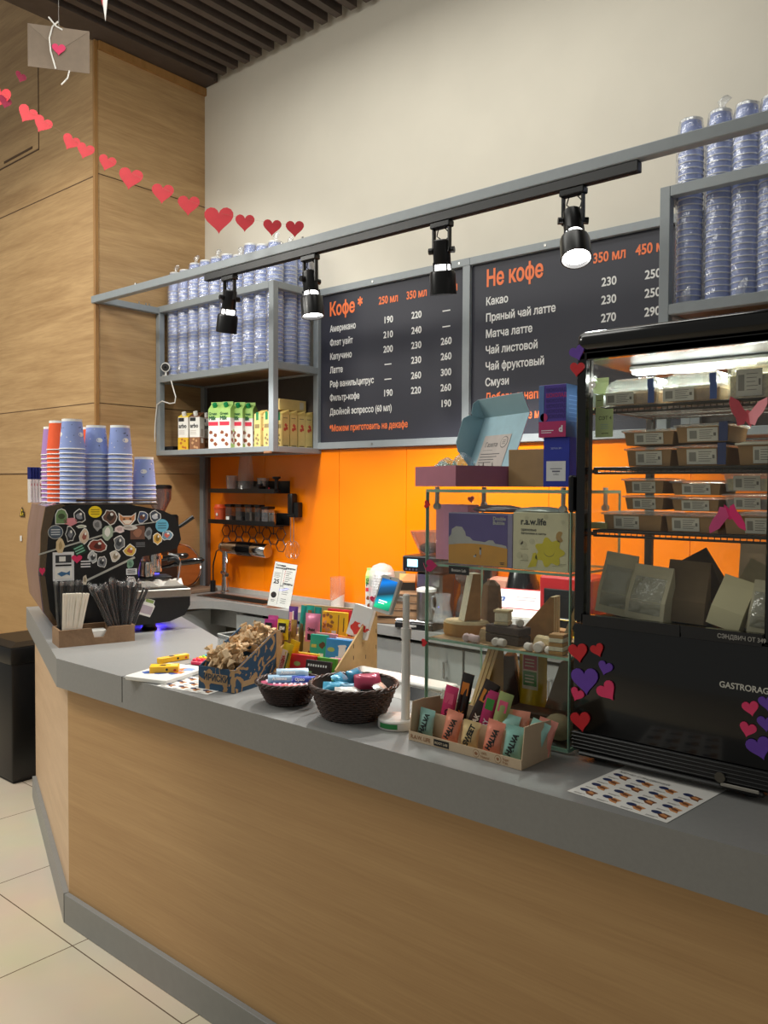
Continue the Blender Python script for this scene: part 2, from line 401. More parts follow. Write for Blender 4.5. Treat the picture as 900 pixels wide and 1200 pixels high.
# ================================================================ back worktop and cabinets
WT = .86
poly = [(1.0, 2.925), (-3.50, 2.935), (-3.50, 2.985), (-3.42, 2.985), (-3.42, 3.11), (-3.98, 3.11), (-3.98, 2.985), (-3.5001, 2.985), (-3.5001, 2.935), (-3.66, 2.932), (-3.76, 2.91), (-3.82, 2.86), (-3.848, 2.79), (-3.86, 2.70), (-3.86, 2.45), (WALLX+.001, 2.45), (WALLX+.001, WALLY-.001), (1.0, WALLY-.001)]
bw = thing('back_worktop', 'grey L shaped worktop with a rounded corner along the orange wall', 'worktop', (-3.0, 3.0, .82))
BO = T(3, -3, -.82)
MB().prism(poly, .815, WT, 0, BO).build('worktop', GREY, bw, smooth=30)
MB().box(-4.23, 1.0, WALLY-.024, WALLY-.0105, WT, .885, 0, BO).build('upstand', mat('pale_upstand', rgb(176, 172, 166), .3), bw, smooth=0)
CAB = mat('grey_cabinet_door', rgb(150, 153, 152), .35, var=.02)
edges = [(-3.62, -3.13), (-3.13, -2.62), (-2.62, -2.07), (-2.07, -1.55), (-1.55, -1.0)]
labs = ['grey base cabinet in the rounded corner beside the sink', 'grey base cabinet under the sink with a small chrome handle',
        'grey base cabinet behind the chocolate rack', 'grey base cabinet right of the tablet stand pole', 'grey base cabinet seen behind the glass showcase']
for i, ((a, b), lb) in enumerate(zip(edges, labs)):
    t = thing('base_cabinet', lb, 'cabinet', ((a+b)/2, 3.1, 0), 0, 'cabinets under the back worktop')
    w2 = (b-a)/2
    MB().box(-w2+.002, w2-.002, -.125, .16, .08, .69).build('body', mat('cabinet_carcass', rgb(70, 70, 70), .6), t, smooth=0)
    d = MB().box(-w2+.006, w2-.006, -.145, -.1255, .09, .795, 0, b=.0015).build('door', CAB, t, smooth=0)
    MB().tube([(w2-.09, -.146, .735), (w2-.09, -.168, .735), (w2-.09, -.168, .665), (w2-.09, -.146, .665)], .006, 8).build('handle', CHROME, d)
t = thing('base_cabinet', 'grey base cabinet on the short side behind the espresso machine', 'cabinet', (-4.09, 2.80, 0), 0, 'cabinets under the back worktop')
MB().box(-.2, .185, -.34, .125, .08, .69).build('body', _M['cabinet_carcass'], t, smooth=0)
MB().box(.186, .205, -.33, .30, .09, .795, 0, b=.0015).build('door', CAB, t, smooth=0)

# ================================================================ wall shelves, light bar, menu boards
SHELFW = wood('dark_shelf_board', rgb(98, 72, 50), rgb(128, 98, 70), (10, 1.2, 1.2), .5)
DBACK = mat('dark_back_board', rgb(66, 58, 52), .6)
def wall_shelf(x0, x1, label, back=True):
    t = thing('wall_shelf', label, 'shelf', ((x0+x1)/2, 3.08, 1.69)); O = T(-(x0+x1)/2, -3.08, -1.69)
    y0, y1, z0, z1, b = 2.90, WALLY-.001, 1.69, 2.58, .037
    for x in (x0, x1-b):
        for y in (y0, y1-b): MB().box(x, x+b, y, y+b, z0, z1, 0, O, b=.002).build('post', FRAME, t, smooth=0)
    for z in (z0, 2.126, z1-b):
        h = .03 if z == z0 else b
        for y in (y0, y1-b): MB().box(x0+b, x1-b, y, y+b, z, z+h, 0, O, b=.002).build('rail', FRAME, t, smooth=0)
        for x in (x0, x1-b): MB().box(x, x+b, y0+b, y1-b, z, z+h, 0, O, b=.002).build('rail', FRAME, t, smooth=0)
    for z in (z0+.008, 2.135): MB().box(x0+b, x1-b, y0+b, y1-b, z, z+.016, 0, O).build('shelf_board', SHELFW, t, smooth=0)
    MB().box(x0+b, x1-b, y1-.012, y1-.004, z0+.03, 2.126, 0, O).build('back_board', DBACK, t, smooth=0)
    return t
wall_shelf(-4.2985, -3.248, 'grey metal wall shelf packed with bagged cups above milk cartons')
MB().box(-.028, .028, -.012, .002, -.01, .003, 0, b=.003).build('edge_clip', mat('clear_brown_clip', rgb(150, 110, 80), .3), bpy.data.objects['wall_shelf'], loc=(.5, -.19, .0))
wall_shelf(-1.196, .1, 'grey metal wall shelf of bagged cups above the display fridge')
t = thing('light_bar', 'long grey steel bar spanning the counter from the oak column', 'bar', (-4.28, 2.506, 2.535)); O = T(4.28, -2.506, -2.535)
MB().box(-4.315, .3, 2.486, 2.526, 2.535, 2.575, 0, O, b=.003).build('main_bar', FRAME, t, smooth=0)
MB().box(-4.298, -4.262, 2.527, 2.899, 2.537, 2.573, 0, O, b=.002).build('side_arm', FRAME, t, smooth=0)
for px in (163, 171, 175):
    q = at_x(px, 352, -4.28); MB().cyl(.004, 2.573, 2.59, 8, 0, O @ T(-4.28, q.y, 0)).build('bolt', STEEL, t)
for x in (-3.9, -2.75, -2.62): MB().cyl(.005, 2.575, 2.588, 8, 0, O @ T(x, 2.506, 0)).build('bolt', STEEL, t)
# menu boards
SLATE = mat('slate_menu_print', rgb(42, 43, 55), .5, var=.05, scale=3)
MORANGE = mat('menu_orange_print', rgb(244, 122, 66), .5, var=.01); MWHITE = mat('menu_white_print', rgb(226, 226, 224), .5, var=.01)
FY = WALLY-.016
def menu(label, x0, x1, right_bar, left_bar=True):
    t = thing('menu_board', label, 'menu board', ((x0+x1)/2, WALLY, 1.715), 0, 'menu boards above the orange wall'); O = T(-(x0+x1)/2, -WALLY, -1.715)
    MB().box(x0, x1, WALLY-.015, WALLY-.001, 1.750, 2.552, 0, O).build('slate_panel', SLATE, t, smooth=0)
    f = MB()
    f.box(x0-(.036 if left_bar else 0), x1+right_bar, WALLY-.036, WALLY-.001, 2.552, 2.588, 0, O, b=.002)
    f.box(x0-(.036 if left_bar else 0), x1+right_bar, WALLY-.036, WALLY-.001, 1.714, 1.750, 0, O, b=.002)
    if left_bar: f.box(x0-.036, x0, WALLY-.034, WALLY-.001, 1.750, 2.552, 0, O)
    if right_bar: f.box(x1, x1+right_bar, WALLY-.034, WALLY-.001, 1.750, 2.552, 0, O)
    f.build('frame', FRAME, t, smooth=0)
    for x in (x0+.4, x1-.02):
        for z in (1.732, 2.57): MB().cyl(.006, 0, .002, 10, 0, O @ FR(x, WALLY-.036, z)).build('screw', STEEL, t)
    return t, O
def wtext(mb, O, s, px, py, size, mi=0, bold=.015, align='LEFT', sx=.92, z=None, x=None):
    q = at_y(px, py, FY)
    text_mb(mb, s, size, O @ FR(q.x if x is None else x, FY, q.z if z is None else z), mi, bold, align, sx=sx)
    return q
t, O = menu('slate menu board of coffee prices with orange heading, the left one', -3.252, -2.285, .040, True)
o_, w_ = MB(), MB()
wtext(o_, O, 'Кофе *', 386, 370.5, .098, bold=.03, sx=.77)
hx = [at_y(453, 357, FY).x+.012, at_y(486, 350, FY).x+.012, at_y(521, 342, FY).x+.012]
zc = at_y(440.7, 357.5, FY).z
for x, s in zip(hx, ('250 мл', '350 мл', '450 мл')): wtext(o_, O, s, 0, 300, .054, bold=.028, align='CENTER', x=x, z=zc, sx=.78)
rows = [('Американо', 389.3, '190', '220', '—'), ('Флэт уайт', 405.7, '210', '240', '—'), ('Капучино', 421.7, '200', '230', '260'), ('Латте', 437.6, '—', '230', '260'),
        ('Раф ваниль/цитрус', 454, '—', '260', '300'), ('Фильтр-кофе', 470, '190', '220', '260'), ('Двойной эспрессо (60 мл)', 486.4, '', '', '190')]
lx = at_y(386.7, 400, FY).x
for nm, py, *vals in rows:
    z = at_y(386.7, py, FY).z
    wtext(w_, O, nm, 0, 300, .047, x=lx, z=z, bold=.026, sx=.74)
    for x, v in zip(hx, vals):
        if v: wtext(w_, O, v, 0, 300, .047, x=x, z=z, align='CENTER', bold=.026)
wtext(o_, O, '*Можем приготовить на декафе', 387.5, 505.5, .047, bold=.026, x=lx, sx=.75)
o_.build('orange_lettering', MORANGE, t, smooth=0); w_.build('white_lettering', MWHITE, t, smooth=0)
t, O = menu('slate menu board of other drinks partly hidden by the fridge, the right one', -2.245, -1.235, .036, False)
o_, w_ = MB(), MB()
lx = at_y(569.5, 336, FY).x
wtext(o_, O, 'Не кофе', 569.5, 336, .104, bold=.03, x=lx, sx=.73)
hx = [at_y(714, 305, FY).x, at_y(765.5, 295, FY).x]; zc = at_y(696, 308.5, FY).z
for x, s in zip(hx, ('350 мл', '450 мл')): wtext(o_, O, s, 0, 300, .058, bold=.028, align='CENTER', x=x, z=zc, sx=.82)
rows = [('Какао', 358, '230', '250'), ('Пряный чай латте', 377, '230', '250'), ('Матча латте', 396, '270', '290'), ('Чай листовой', 415, '230', '250'), ('Чай фруктовый', 434, '230', '250'), ('Смузи', 452.5, '', '290')]
for nm, py, *vals in rows:
    z = at_y(569.5, py, FY).z
    wtext(w_, O, nm, 0, 300, .050, x=lx, z=z, bold=.026, sx=.84)
    for x, v in zip(hx, vals):
        if v: wtext(w_, O, v, 0, 300, .049, x=x, z=z, align='CENTER', bold=.026)
wtext(o_, O, 'Добавь в напиток', 569.5, 471, .056, bold=.024, x=lx, sx=.78); wtext(o_, O, 'растительное молоко', 569.5, 493, .054, bold=.024, x=lx, sx=.7)
o_.build('orange_lettering', MORANGE, t, smooth=0); w_.build('white_lettering', MWHITE, t, smooth=0)

# track and its four lamps
s = MB().box(-3.289, -1.10, 2.490, 2.522, 2.500, 2.534, 0, b=.002).box(-3.28, -1.11, 2.499, 2.513, 2.4985, 2.5005, 1)
o = s.build('lighting_track', [BLACK, INK], smooth=0); tag(o, 'black lighting track screwed under the grey bar', 'track')
LAMP = mat('lamp_lens', (1, .98, .94, 1), .4, emit=14.0, var=0); RING = mat('lamp_gap', (1, .98, .94, 1), .4, emit=5.0, var=0)
SATIN = mat('satin_black_metal', rgb(20, 20, 21), .3, .3, var=.1)
def track_lamp(px, label, tilt, turn, power, hs=1.0):
    x = at_y(px, 300, 2.506).x
    t = thing('track_spotlight', label, 'spotlight', (x, 2.506, 2.499), 0, 'spotlights on the black track')
    MB().box(-.045, .045, -.017, .017, -.022, 0, 0, b=.003).build('adaptor', SATIN, t, smooth=0)
    y = MB()
    for sx in (-1, 1): y.box(sx*.036-.003, sx*.036+.003, -.009, .009, -.115, -.022)
    y.box(-.039, .039, -.009, .009, -.024, -.018); y.build('yoke', SATIN, t, smooth=0)
    w2 = MB().tube([(-.015, 0, -.022), (-.03, .01, -.045), (-.012, .012, -.06), (.012, .006, -.075)], .0022, 6)
    w2.tube([(.012, 0, -.022), (.026, .01, -.04), (.02, .012, -.058), (.0, .006, -.075)], .0022, 6); w2.build('wire', SATIN, t)
    M = T(0, 0, -.105) @ RZ(turn) @ RX(tilt)
    MB().lathe([(.028, .038), (.032, .034), (.033, -.045), (.030, -.052)], 20, 0).build('driver_housing', SATIN, t, M=M)
    k_ = MB()
    for sx in (-1, 1): k_.cyl(.012, .034, .05, 12, 0, RY(90*sx))
    k_.build('tilt_knob', SATIN, t, M=M)
    for i in range(4):
        a = pi/4+pi/2*i; MB().box(-.003, .003, -.002, .002, -.078, -.045, 0, T(.036*cos(a), .036*sin(a), 0)).build('spacer', SATIN, t, M=M)
    MB().lathe([(.029, -.053), (.031, -.075)], 20).build('glow_ring', RING, t, M=M)
    MB().lathe([(.034, -.072), (.046, -.076), (.049, -.088), (.050, -.160), (.046, -.160), (.044, -.146), (.0405, -.1455)], 24, cap=False).build('shade', SATIN, t, M=M)
    MB().lathe([(.0001, -.148), (.043, -.147)], 24, cap=False).build('lens', LAMP, t, M=M)
    l = bpy.data.lights.new('lamp_beam', 'SPOT'); l.energy = power; l.spot_size = R(125); l.spot_blend = .5; l.shadow_soft_size = .035; l.color = (1, .97, .92)
    lo = bpy.data.objects.new('lamp_beam', l); COL.objects.link(lo); lo.parent = t; lo.matrix_local = M @ T(0, 0, -.165)
    return t
track_lamp(269, 'black track spotlight in front of the bagged cups, leftmost of the four', 14, 75, 22)
track_lamp(363.5, 'black track spotlight beside the edge of the left menu board', -8, 80, 24)
track_lamp(517.5, 'black track spotlight hanging in front of the coffee menu, glowing at its waist', 10, 20, 58)
track_lamp(671, 'black track spotlight with its bright lens facing the camera', -26, 38, 28)
# ================================================================ litter bin on the floor
bc = at_z(14.4, 920, 0); hb = up_from(bc, 14.4, 757)
t = thing('waste_bin', 'tall black square waste bin on the floor at the left edge', 'bin', (bc.x-.2, bc.y+.2, 0))
MB().box(-.2, .2, -.2, .2, .012, hb-.09, 0, b=.012, seg=2).build('body', BLACK, t)
MB().box(-.193, .193, -.193, .193, 0, .03, 0, b=.004).build('foot', INK, t)
MB().box(-.206, .206, -.206, .206, hb-.1, hb-.012, 0, b=.012, seg=2).build('collar', BLACK, t)
MB().loft([[(-.2, -.2, hb-.012), (.2, -.2, hb-.012), (.2, .2, hb-.012), (-.2, .2, hb-.012)], [(-.15, -.15, hb+.006), (.15, -.15, hb+.006), (.15, .15, hb+.006), (-.15, .15, hb+.006)]]).build('lid', BLACK, t, smooth=0)
q = at_y(26, 600, COLY-.002)
s = MB().prism([(-.034, 0), (.034, 0), (0, .064)], 0, .0015, 0); s.prism([(-.024, .006), (.024, .006), (0, .052)], .0015, .002, 1)
text_mb(s, 'ϟ', .036, T(-.008, .009, .002), 0, .03)
s.prism([(.004, .04), (-.008, .024), (.001, .024), (-.005, .009), (.009, .029), (.0, .029)], .002, .0024, 0)
o = s.build('warning_sticker', [INK, mat('warning_yellow', rgb(240, 205, 40), .5)], M=FR(q.x, COLY-.002, q.z-.03), smooth=0); tag(o, 'small yellow high voltage triangle sticker on the oak column', 'sticker')
s = MB().box(-.011, .011, -.004, 0, -.018, .018, b=.002); q = at_y(25, 631, COLY)
o = s.build('wall_plate', WHITEP, loc=(q.x, COLY-.0006, q.z)); tag(o, 'tiny white plate fixed to the oak column beside the espresso machine', 'switch')

# ================================================================ espresso machine
MS = .376
m0 = chf(MS, 0, TOP); MROT = atan2(NV.y, NV.x)
em = thing('espresso_machine', 'black espresso machine with its side covered in stickers', 'coffee machine', m0, MROT)
def on_panel(px, py):
    d = ray(px, py); t = (m0-EYEV).dot(UV)/d.dot(UV); q = EYEV+d*t-m0; return q.dot(NV), q.z
ep = [(.05, .03), (.012, .11), (.0, .25), (.012, .40), (.038, .495), (.075, .512), (.30, .517), (.44, .490), (.487, .468), (.505, .44), (.516, .37), (.50, .335), (.44, .318), (.36, .305), (.345, .26), (.345, .168), (.545, .168), (.553, .15), (.553, .10), (.53, .06), (.47, .038), (.35, .03)]
PX = lambda a, b: Matrix(((1, 0, 0, 0), (0, 0, -1, 0), (0, 1, 0, 0), (0, 0, 0, 1))) @ T(0, 0, 0)   # (x, z, -y)
def slab(mb, poly, y0, y1, mi=0): return mb.prism(poly, -y1, -y0, mi, RX(90))
slab(MB(), ep, .0, .022).build('side_panel', BLACK, em, smooth=20)
slab(MB(), ep, .68, .70).build('side_panel', BLACK, em, smooth=20)
bd = [(.05, .035), (.02, .12), (.01, .25), (.03, .40), (.065, .485), (.095, .505), (.30, .511), (.43, .485), (.48, .46), (.505, .37), (.49, .34), (.35, .31), (.32, .16), (.32, .035)]
slab(MB(), bd, .022, .68).build('body', BLACK, em, smooth=25)
FILM = mat('lilac_filmed_steel', rgb(168, 152, 178), .18, .75, var=.25, scale=9)
rc = [(.052, .04), (.012, .115), (-.002, .25), (.010, .402), (.036, .497), (.06, .514), (.045, .519), (.005, .508), (-.012, .41), (-.022, .25), (-.008, .105), (.04, .035)]
slab(MB(), rc, .02, .66).build('rear_cover', FILM, em, smooth=25)
BRZ = mat('bronze_trim', rgb(120, 102, 82), .22, .8)
rt_ = [(.0, .25), (.012, .402), (.039, .495), (.075, .512), (.06, .519), (.003, .506), (-.014, .41), (-.02, .25)]
slab(MB(), rt_, -.001, .0195).build('trim_strip', BRZ, em, smooth=25)
rt2 = [(.0, .245), (-.02, .245), (-.005, .105), (.045, .03), (.056, .036), (.015, .115)]
slab(MB(), rt2, -.001, .0195).build('trim_strip', BRZ, em, smooth=25)
ln = MB()
def strip(mb, p0, p1, wd, mi=0, d=.0012):
    a, b = Vector(on_panel(*p0)), Vector(on_panel(*p1)); n_ = (b-a).normalized(); n_ = Vector((-n_.y, n_.x))*wd/2
    mb.prism([tuple(a+n_), tuple(a-n_), tuple(b-n_), tuple(b+n_)], 0, d, mi, RX(90))
strip(ln, (45, 650), (160, 615), .006); strip(ln, (160, 615), (184, 611.5), .004)
ln.build('inlay', mat('pale_inlay', rgb(190, 190, 182), .3, .4), em, smooth=0)
ln = MB(); strip(ln, (98, 682), (158, 653), .008); ln.build('inlay', _M['pale_inlay'], em, smooth=0)
# cup tray on top with its rail
MB().box(.10, .43, .03, .67, .512, .5185, 0, b=.002).build('cup_tray', mat('brown_cup_tray', rgb(92, 74, 60), .3, .4), em)
MB().tube([(.12, .03, .53), (.42, .03, .517+.013), (.42, .67, .53), (.12, .67, .53)], .004, 8, closed=True).build('tray_rail', mat('bronze_rail', rgb(110, 84, 62), .3, .6), em)
# drip tray, feet
dt = [(.33, .045), (.47, .042), (.525, .062), (.547, .10), (.547, .135), (.33, .135)]
slab(MB(), dt, .024, .676).build('drip_tray_body', BLACK, em, smooth=25)
MB().box(.33, .557, -.004, .704, .1352, .170, 0, b=.004).build('drip_tray_edge', STEEL, em)
g = MB().box(.345, .545, .01, .69, .1702, .1725, 1)
for i in range(24): g.box(.348, .542, .018+i*.028, .026+i*.028, .1725, .1765, 0)
g.build('drip_grate', [STEEL, INK], em, smooth=0)
for x in (.09, .40):
    for y in (.06, .62): MB().lathe([(.03, .0), (.033, .006), (.026, .014), (.026, .045)], 18, 0, T(x, y, 0)).build('foot', BLACK, em)
# groups with portafilters
def group(y, on):
    g = MB().cyl(.034, .255, .33, 20, 0, T(.43, y, 0)).cyl(.040, .285, .30, 20, 0, T(.43, y, 0)).build('group_head', CHROME, em)
    if on:
        p_ = MB().lathe([(.025, .225), (.036, .232), (.037, .252), (.030, .258)], 20, 0, T(.43, y, 0)).build('portafilter', CHROME, em)
        MB().loft([[(x, y+r*cos(2*pi*i/10), .246+dz+r*.9*sin(2*pi*i/10)) for i in range(10)] for x, r, dz in ((.465, .007, 0), (.50, .009, .006), (.52, .013, .014), (.60, .0155, .022), (.635, .0145, .024), (.647, .006, .025))]).build('handle', BLACKG, p_)
        MB().tube([(.43, y, .228), (.43, y, .205), (.448, y, .19)], .006, 8).build('spout', CHROME, p_)
group(.13, True); group(.40, True)
MB().box(.345, .348, .05, .66, .18, .305, 0).build('splash_plate', STEEL, em, smooth=0)
MB().tube([(.475, .05, .31), (.515, .05, .30), (.525, .05, .27), (.515, .055, .20), (.50, .06, .178)], [.0055]*3+[.0045, .004], 8).build('steam_wand', CHROME, em)
MB().tube([(.47, .045, .285), (.50, .045, .29), (.52, .045, .275)], .0085, 10).build('wand_grip', BLACK, em)
MB().tube([(.49, .06, .40), (.535, .045, .43), (.575, .03, .462)], [.007, .008, .009], 10).build('steam_lever', BLACK, em)
MB().box(.36, .50, .09, .2, .205, .212, 0, b=.002).build('cup_shelf', INK, em)
led = MB().box(.37, .47, .2, .212, .213, .222, 0); led.build('blue_light', mat('blue_led', (.06, .05, 1, 1), .4, emit=6, var=0), em, smooth=0)
led = MB().box(.40, .46, .1, .2, .040, .0415, 0); led.build('blue_light', _M['blue_led'], em, smooth=0)
l = bpy.data.lights.new('blue_glow', 'POINT'); l.energy = .55; l.color = (.12, .08, 1); l.shadow_soft_size = .02
lo = bpy.data.objects.new('blue_glow', l); COL.objects.link(lo); lo.parent = em; lo.location = (.44, .14, .035)
# stickers
q_ = [(223, 150, 60, 68, 'badge', '6b8a5a', '3c4a2c'), (313, 150, 58, 62, 'blob', '26282c', '8d9096'), (268, 178, 66, 40, 'plain', 'dd8f95', 'dd8f95'), (392, 128, 62, 54, 'disc', 'f2d31d', '9a8210'),
 (322, 201, 56, 18, 'plain', 'dddcd2', 'b6c0a8'), (403, 193, 52, 58, 'plain', '9a9a9a', '6d6d6d'), (467, 152, 68, 68, 'blob', '6b4a3a', '3a2a22'), (553, 165, 76, 58, 'fox', 'c98a5c', 'f0e2d2'),
 (630, 155, 50, 54, 'blob', '47597d', '6e4330'), (693, 150, 54, 50, 'blob', '3f4653', 'c9ccd2'), (728, 197, 60, 60, 'disc', '65b1cc', '3a6b80'), (193, 230, 66, 60, 'disc', '4b5866', 'c7ccd0'),
 (267, 240, 42, 70, 'blob', '2f3236', '777a80'), (338, 250, 44, 70, 'blob', 'd8c2a8', 'a05a4c'), (455, 230, 54, 78, 'plain', 'a9b8a2', 'e8e8e0'), (515, 215, 48, 40, 'plain', 'e2cfcb', 'c7aaa8'),
 (562, 207, 82, 26, 'plain', 'd9d4cc', 'b0a8a0'), (605, 232, 62, 58, 'square', '6e4a3a', '9a6a52'), (660, 235, 40, 62, 'plain', '8c9092', '55585c'), (705, 262, 38, 58, 'blob', 'd9a94a', '8a6a2a'),
 (752, 245, 50, 48, 'blob', '6f93a8', 'd56a5a'), (217, 298, 44, 74, 'plain', 'd6c096', 'b49a6c'), (314, 318, 52, 46, 'words', '10301f', '7fb89a'), (405, 298, 76, 64, 'blob', '8a3a2c', '4a1f1a'),
 (512, 283, 48, 68, 'blob', '6c6f72', '3c3e42'), (620, 293, 50, 30, 'words', '141416', '6a6a6c'), (567, 322, 54, 52, 'blob', 'd8b34c', 'b35a3a'), (493, 350, 48, 50, 'blob', 'd3cabb', '9a8a70'),
 (380, 357, 46, 58, 'blob', 'b9bcbc', '3c3e42'), (345, 390, 54, 46, 'words', '101012', 'dcdcdc'), (427, 380, 40, 54, 'blob', '7a7c80', '2c2d30'), (300, 363, 46, 40, 'heart', 'd82a5e', 'd82a5e'),
 (126, 425, 26, 38, 'heart', 'd82a5e', 'd82a5e'), (233, 402, 92, 124, 'card', 'd9dadb', '2f3236'), (568, 388, 34, 50, 'plain', '7fa58c', '5d7f6a'), (575, 428, 46, 26, 'words', 'e6e6e6', '141414'),
 (573, 480, 48, 50, 'blob', '9da0a2', 'd9d9d9'), (655, 608, 70, 74, 'jar', 'b7aab3', '8aa05a'), (388, 522, 46, 70, 'plain', '8a8d90', '55585c'), (340, 470, 24, 56, 'plain', 'd3c7b0', 'a8987c')]
for i, (cx, cy, wd, ht, kind, c1, c2) in enumerate(q_):
    px, py = 20+cx/4.286, 570+cy/4.286
    x, z = on_panel(px, py); x2, _ = on_panel(px+1, py); _, z2 = on_panel(px, py-1)
    w2, h2 = wd/4.286*(x2-x)/1.72, ht/4.286*(z2-z)/1.72
    s = MB(); M = T(x, 0, z) @ RX(90); ms = [pl('e9e8e2', .5), pl(c1, .5), pl(c2, .5), INK]
    S = lambda p, a: [(u*w2*a, v*h2*a) for u, v in p]
    if kind == 'heart': s.prism([(u*w2*2, v*h2*2) for u, v in heart2(1.0)], 0, .003, 1, M)
    elif kind in ('square', 'card', 'words'):
        p = [(-1, -1), (1, -1), (1, 1), (-1, 1)]; M = M @ RZ(25 if i == 22 else 0)
        s.prism(S(p, 1), 0, .0012, 1, M)
        if kind == 'square': s.prism(S(blob(.6, 10, .2, i), 1), .0012, .0015, 2, M)
        if kind == 'words':
            for r in (-.6, -.1, .4): s.box(-w2*.8, w2*.75, h2*r, h2*(r+.25), .0012, .0015, 2, M)
        if kind == 'card':
            s.box(-w2*.75, w2*.75, h2*.25, h2*.8, .0012, .0015, 2, M); s.box(-w2*.4, w2*.2, h2*.35, h2*.7, .0015, .0018, 0, M)
            s.box(-w2*.75, w2*.75, h2*.02, h2*.14, .0012, .0015, 3, M); s.box(-w2*.8, w2*.8, -h2*.85, -h2*.1, .0012, .0015, 0, M)
            s.prism(S([(-.6, -.5), (-.2, -.35), (.3, -.45), (.6, -.3), (.6, -.65), (.3, -.55), (-.2, -.7)], 1), .0015, .0018, 4, M); ms.append(pl('3f6f9a'))
    elif kind == 'disc':
        if c1 not in ('f2d31d', '65b1cc'): s.prism(S(ell(1, 1, 22), 1), 0, .001, 0, M)
        s.prism(S(ell(.94, .94, 22), 1), .001, .0014, 1, M)
        for r in (-.35, 0, .35): s.box(-w2*.6, w2*.6, h2*(r-.06), h2*(r+.08), .0014, .0017, 2, M)
    elif kind == 'badge':
        s.prism(S([(-.9, -1), (.9, -1), (.9, .2), (.55, .8), (0, 1), (-.55, .8), (-.9, .2)], 1), 0, .001, 0, M)
        s.prism(S([(-.8, -.9), (.8, -.9), (.8, .15), (.5, .7), (0, .9), (-.5, .7), (-.8, .15)], 1), .001, .0014, 1, M); s.prism(S(ell(.5, .35, 16), 1), .0014, .0017, 2, M)
    elif kind == 'fox':
        s.prism(S([(-1, 1), (-.5, .5), (.5, .5), (1, 1), (.95, -.1), (.4, -.9), (-.4, -.9), (-.95, -.1)], 1), 0, .001, 0, M)
        s.prism(S([(-.88, .8), (-.5, .38), (.5, .38), (.88, .8), (.82, -.05), (.33, -.78), (-.33, -.78), (-.82, -.05)], 1), .001, .0014, 1, M)
        s.prism(S([(-.6, -.2), (0, -.1), (.6, -.2), (.25, -.7), (-.25, -.7)], 1), .0014, .0017, 2, M)
        for sx in (-.35, .35): s.prism([(u*w2*.14+sx*w2, v*h2*.1+h2*.05) for u, v in ell(1, 1, 10)], .0014, .0018, 3, M)
    elif kind == 'jar':
        s.prism(S([(-.7, -1), (.7, -1), (.85, .35), (.6, .55), (.6, 1), (-.6, 1), (-.6, .55), (-.85, .35)], 1), 0, .001, 0, M @ RZ(-20))
        s.box(-w2*.7, w2*.7, -h2*.75, h2*.2, .001, .0014, 1, M @ RZ(-20)); s.box(-w2*.5, w2*.5, h2*.58, h2*.95, .001, .0014, 2, M @ RZ(-20))
    else:
        b_ = blob(.86, 12, .22, i+3)
        if kind == 'blob': s.prism(S(b_, 1.12), 0, .001, 0, M)
        s.prism(S(b_, .98), .001, .0014, 1, M); s.prism(S(blob(.45, 9, .3, i+50), 1), .0014, .0017, 2, M)
        if kind == 'blob': s.prism([(u+w2*.2, v+h2*.3) for u, v in S(blob(.2, 8, .2, i), 1)], .0017, .002, 0, M)
    s.build('sticker', ms, em, smooth=0)
# pitcher under the group, towel on the grate
def lay(name, label, cat, mb, mats, x, y, z, rz=0, smooth=35, group=None, fix=False):
    p = m0+NV*x+UV*y; o = mb.build(name, mats, loc=(p.x, p.y, TOP+z), rz=MROT+rz, smooth=smooth, fix=fix); return tag(o, label, cat, group)
MR = T(m0.x, m0.y, TOP) @ Matrix.Rotation(MROT, 4, 'Z')
t = thing('milk_pitcher', 'small steel milk pitcher standing under the coffee group', 'pitcher', M=MR @ T(.43, .125, .2125-.0))
MB().lathe([(.028, 0), (.033, .003), (.034, .02), (.029, .055), (.031, .062), (.0295, .062), (.0275, .055), (.032, .02), (.031, .005), (.0001, .004)], 22, cap=False).build('body', CHROME, t)
MB().tube([(.03, 0, .052), (.055, 0, .05), (.056, 0, .02), (.032, 0, .015)], .0035, 8).build('handle', CHROME, t)
bpy.data.objects['milk_pitcher'].matrix_world = MR @ T(.40, .115, .2125)
tw = MB(); nx, ny = 12, 8; q = random.Random(3)
vs = [(-.085+.17*i/nx, -.05+.10*j/ny, .012+.012*sin(i*.9)*cos(j*1.1)+q.uniform(0, .006)) for j in range(ny+1) for i in range(nx+1)]
fs = [(j*(nx+1)+i, j*(nx+1)+i+1, (j+1)*(nx+1)+i+1, (j+1)*(nx+1)+i) for j in range(ny) for i in range(nx)]
bot = [(x, y, 0) for x, y, z in vs]; N = len(vs); rim = [i for i in range(nx+1)]+[j*(nx+1)+nx for j in range(1, ny+1)]+[ny*(nx+1)+i for i in range(nx-1, -1, -1)]+[j*(nx+1) for j in range(ny-1, 0, -1)]
tw.add(vs+bot, fs+[tuple(N+i for i in f[::-1]) for f in fs]+[(rim[i-1], N+rim[i-1], N+rim[i], rim[i]) for i in range(len(rim))])
lay('cleaning_towel', 'crumpled white towel lying on the drip grate', 'towel', tw, mat('white_terry', rgb(226, 222, 212), .9, bump=.4, scale=300), .45, .09, .1768, smooth=60, fix=True)

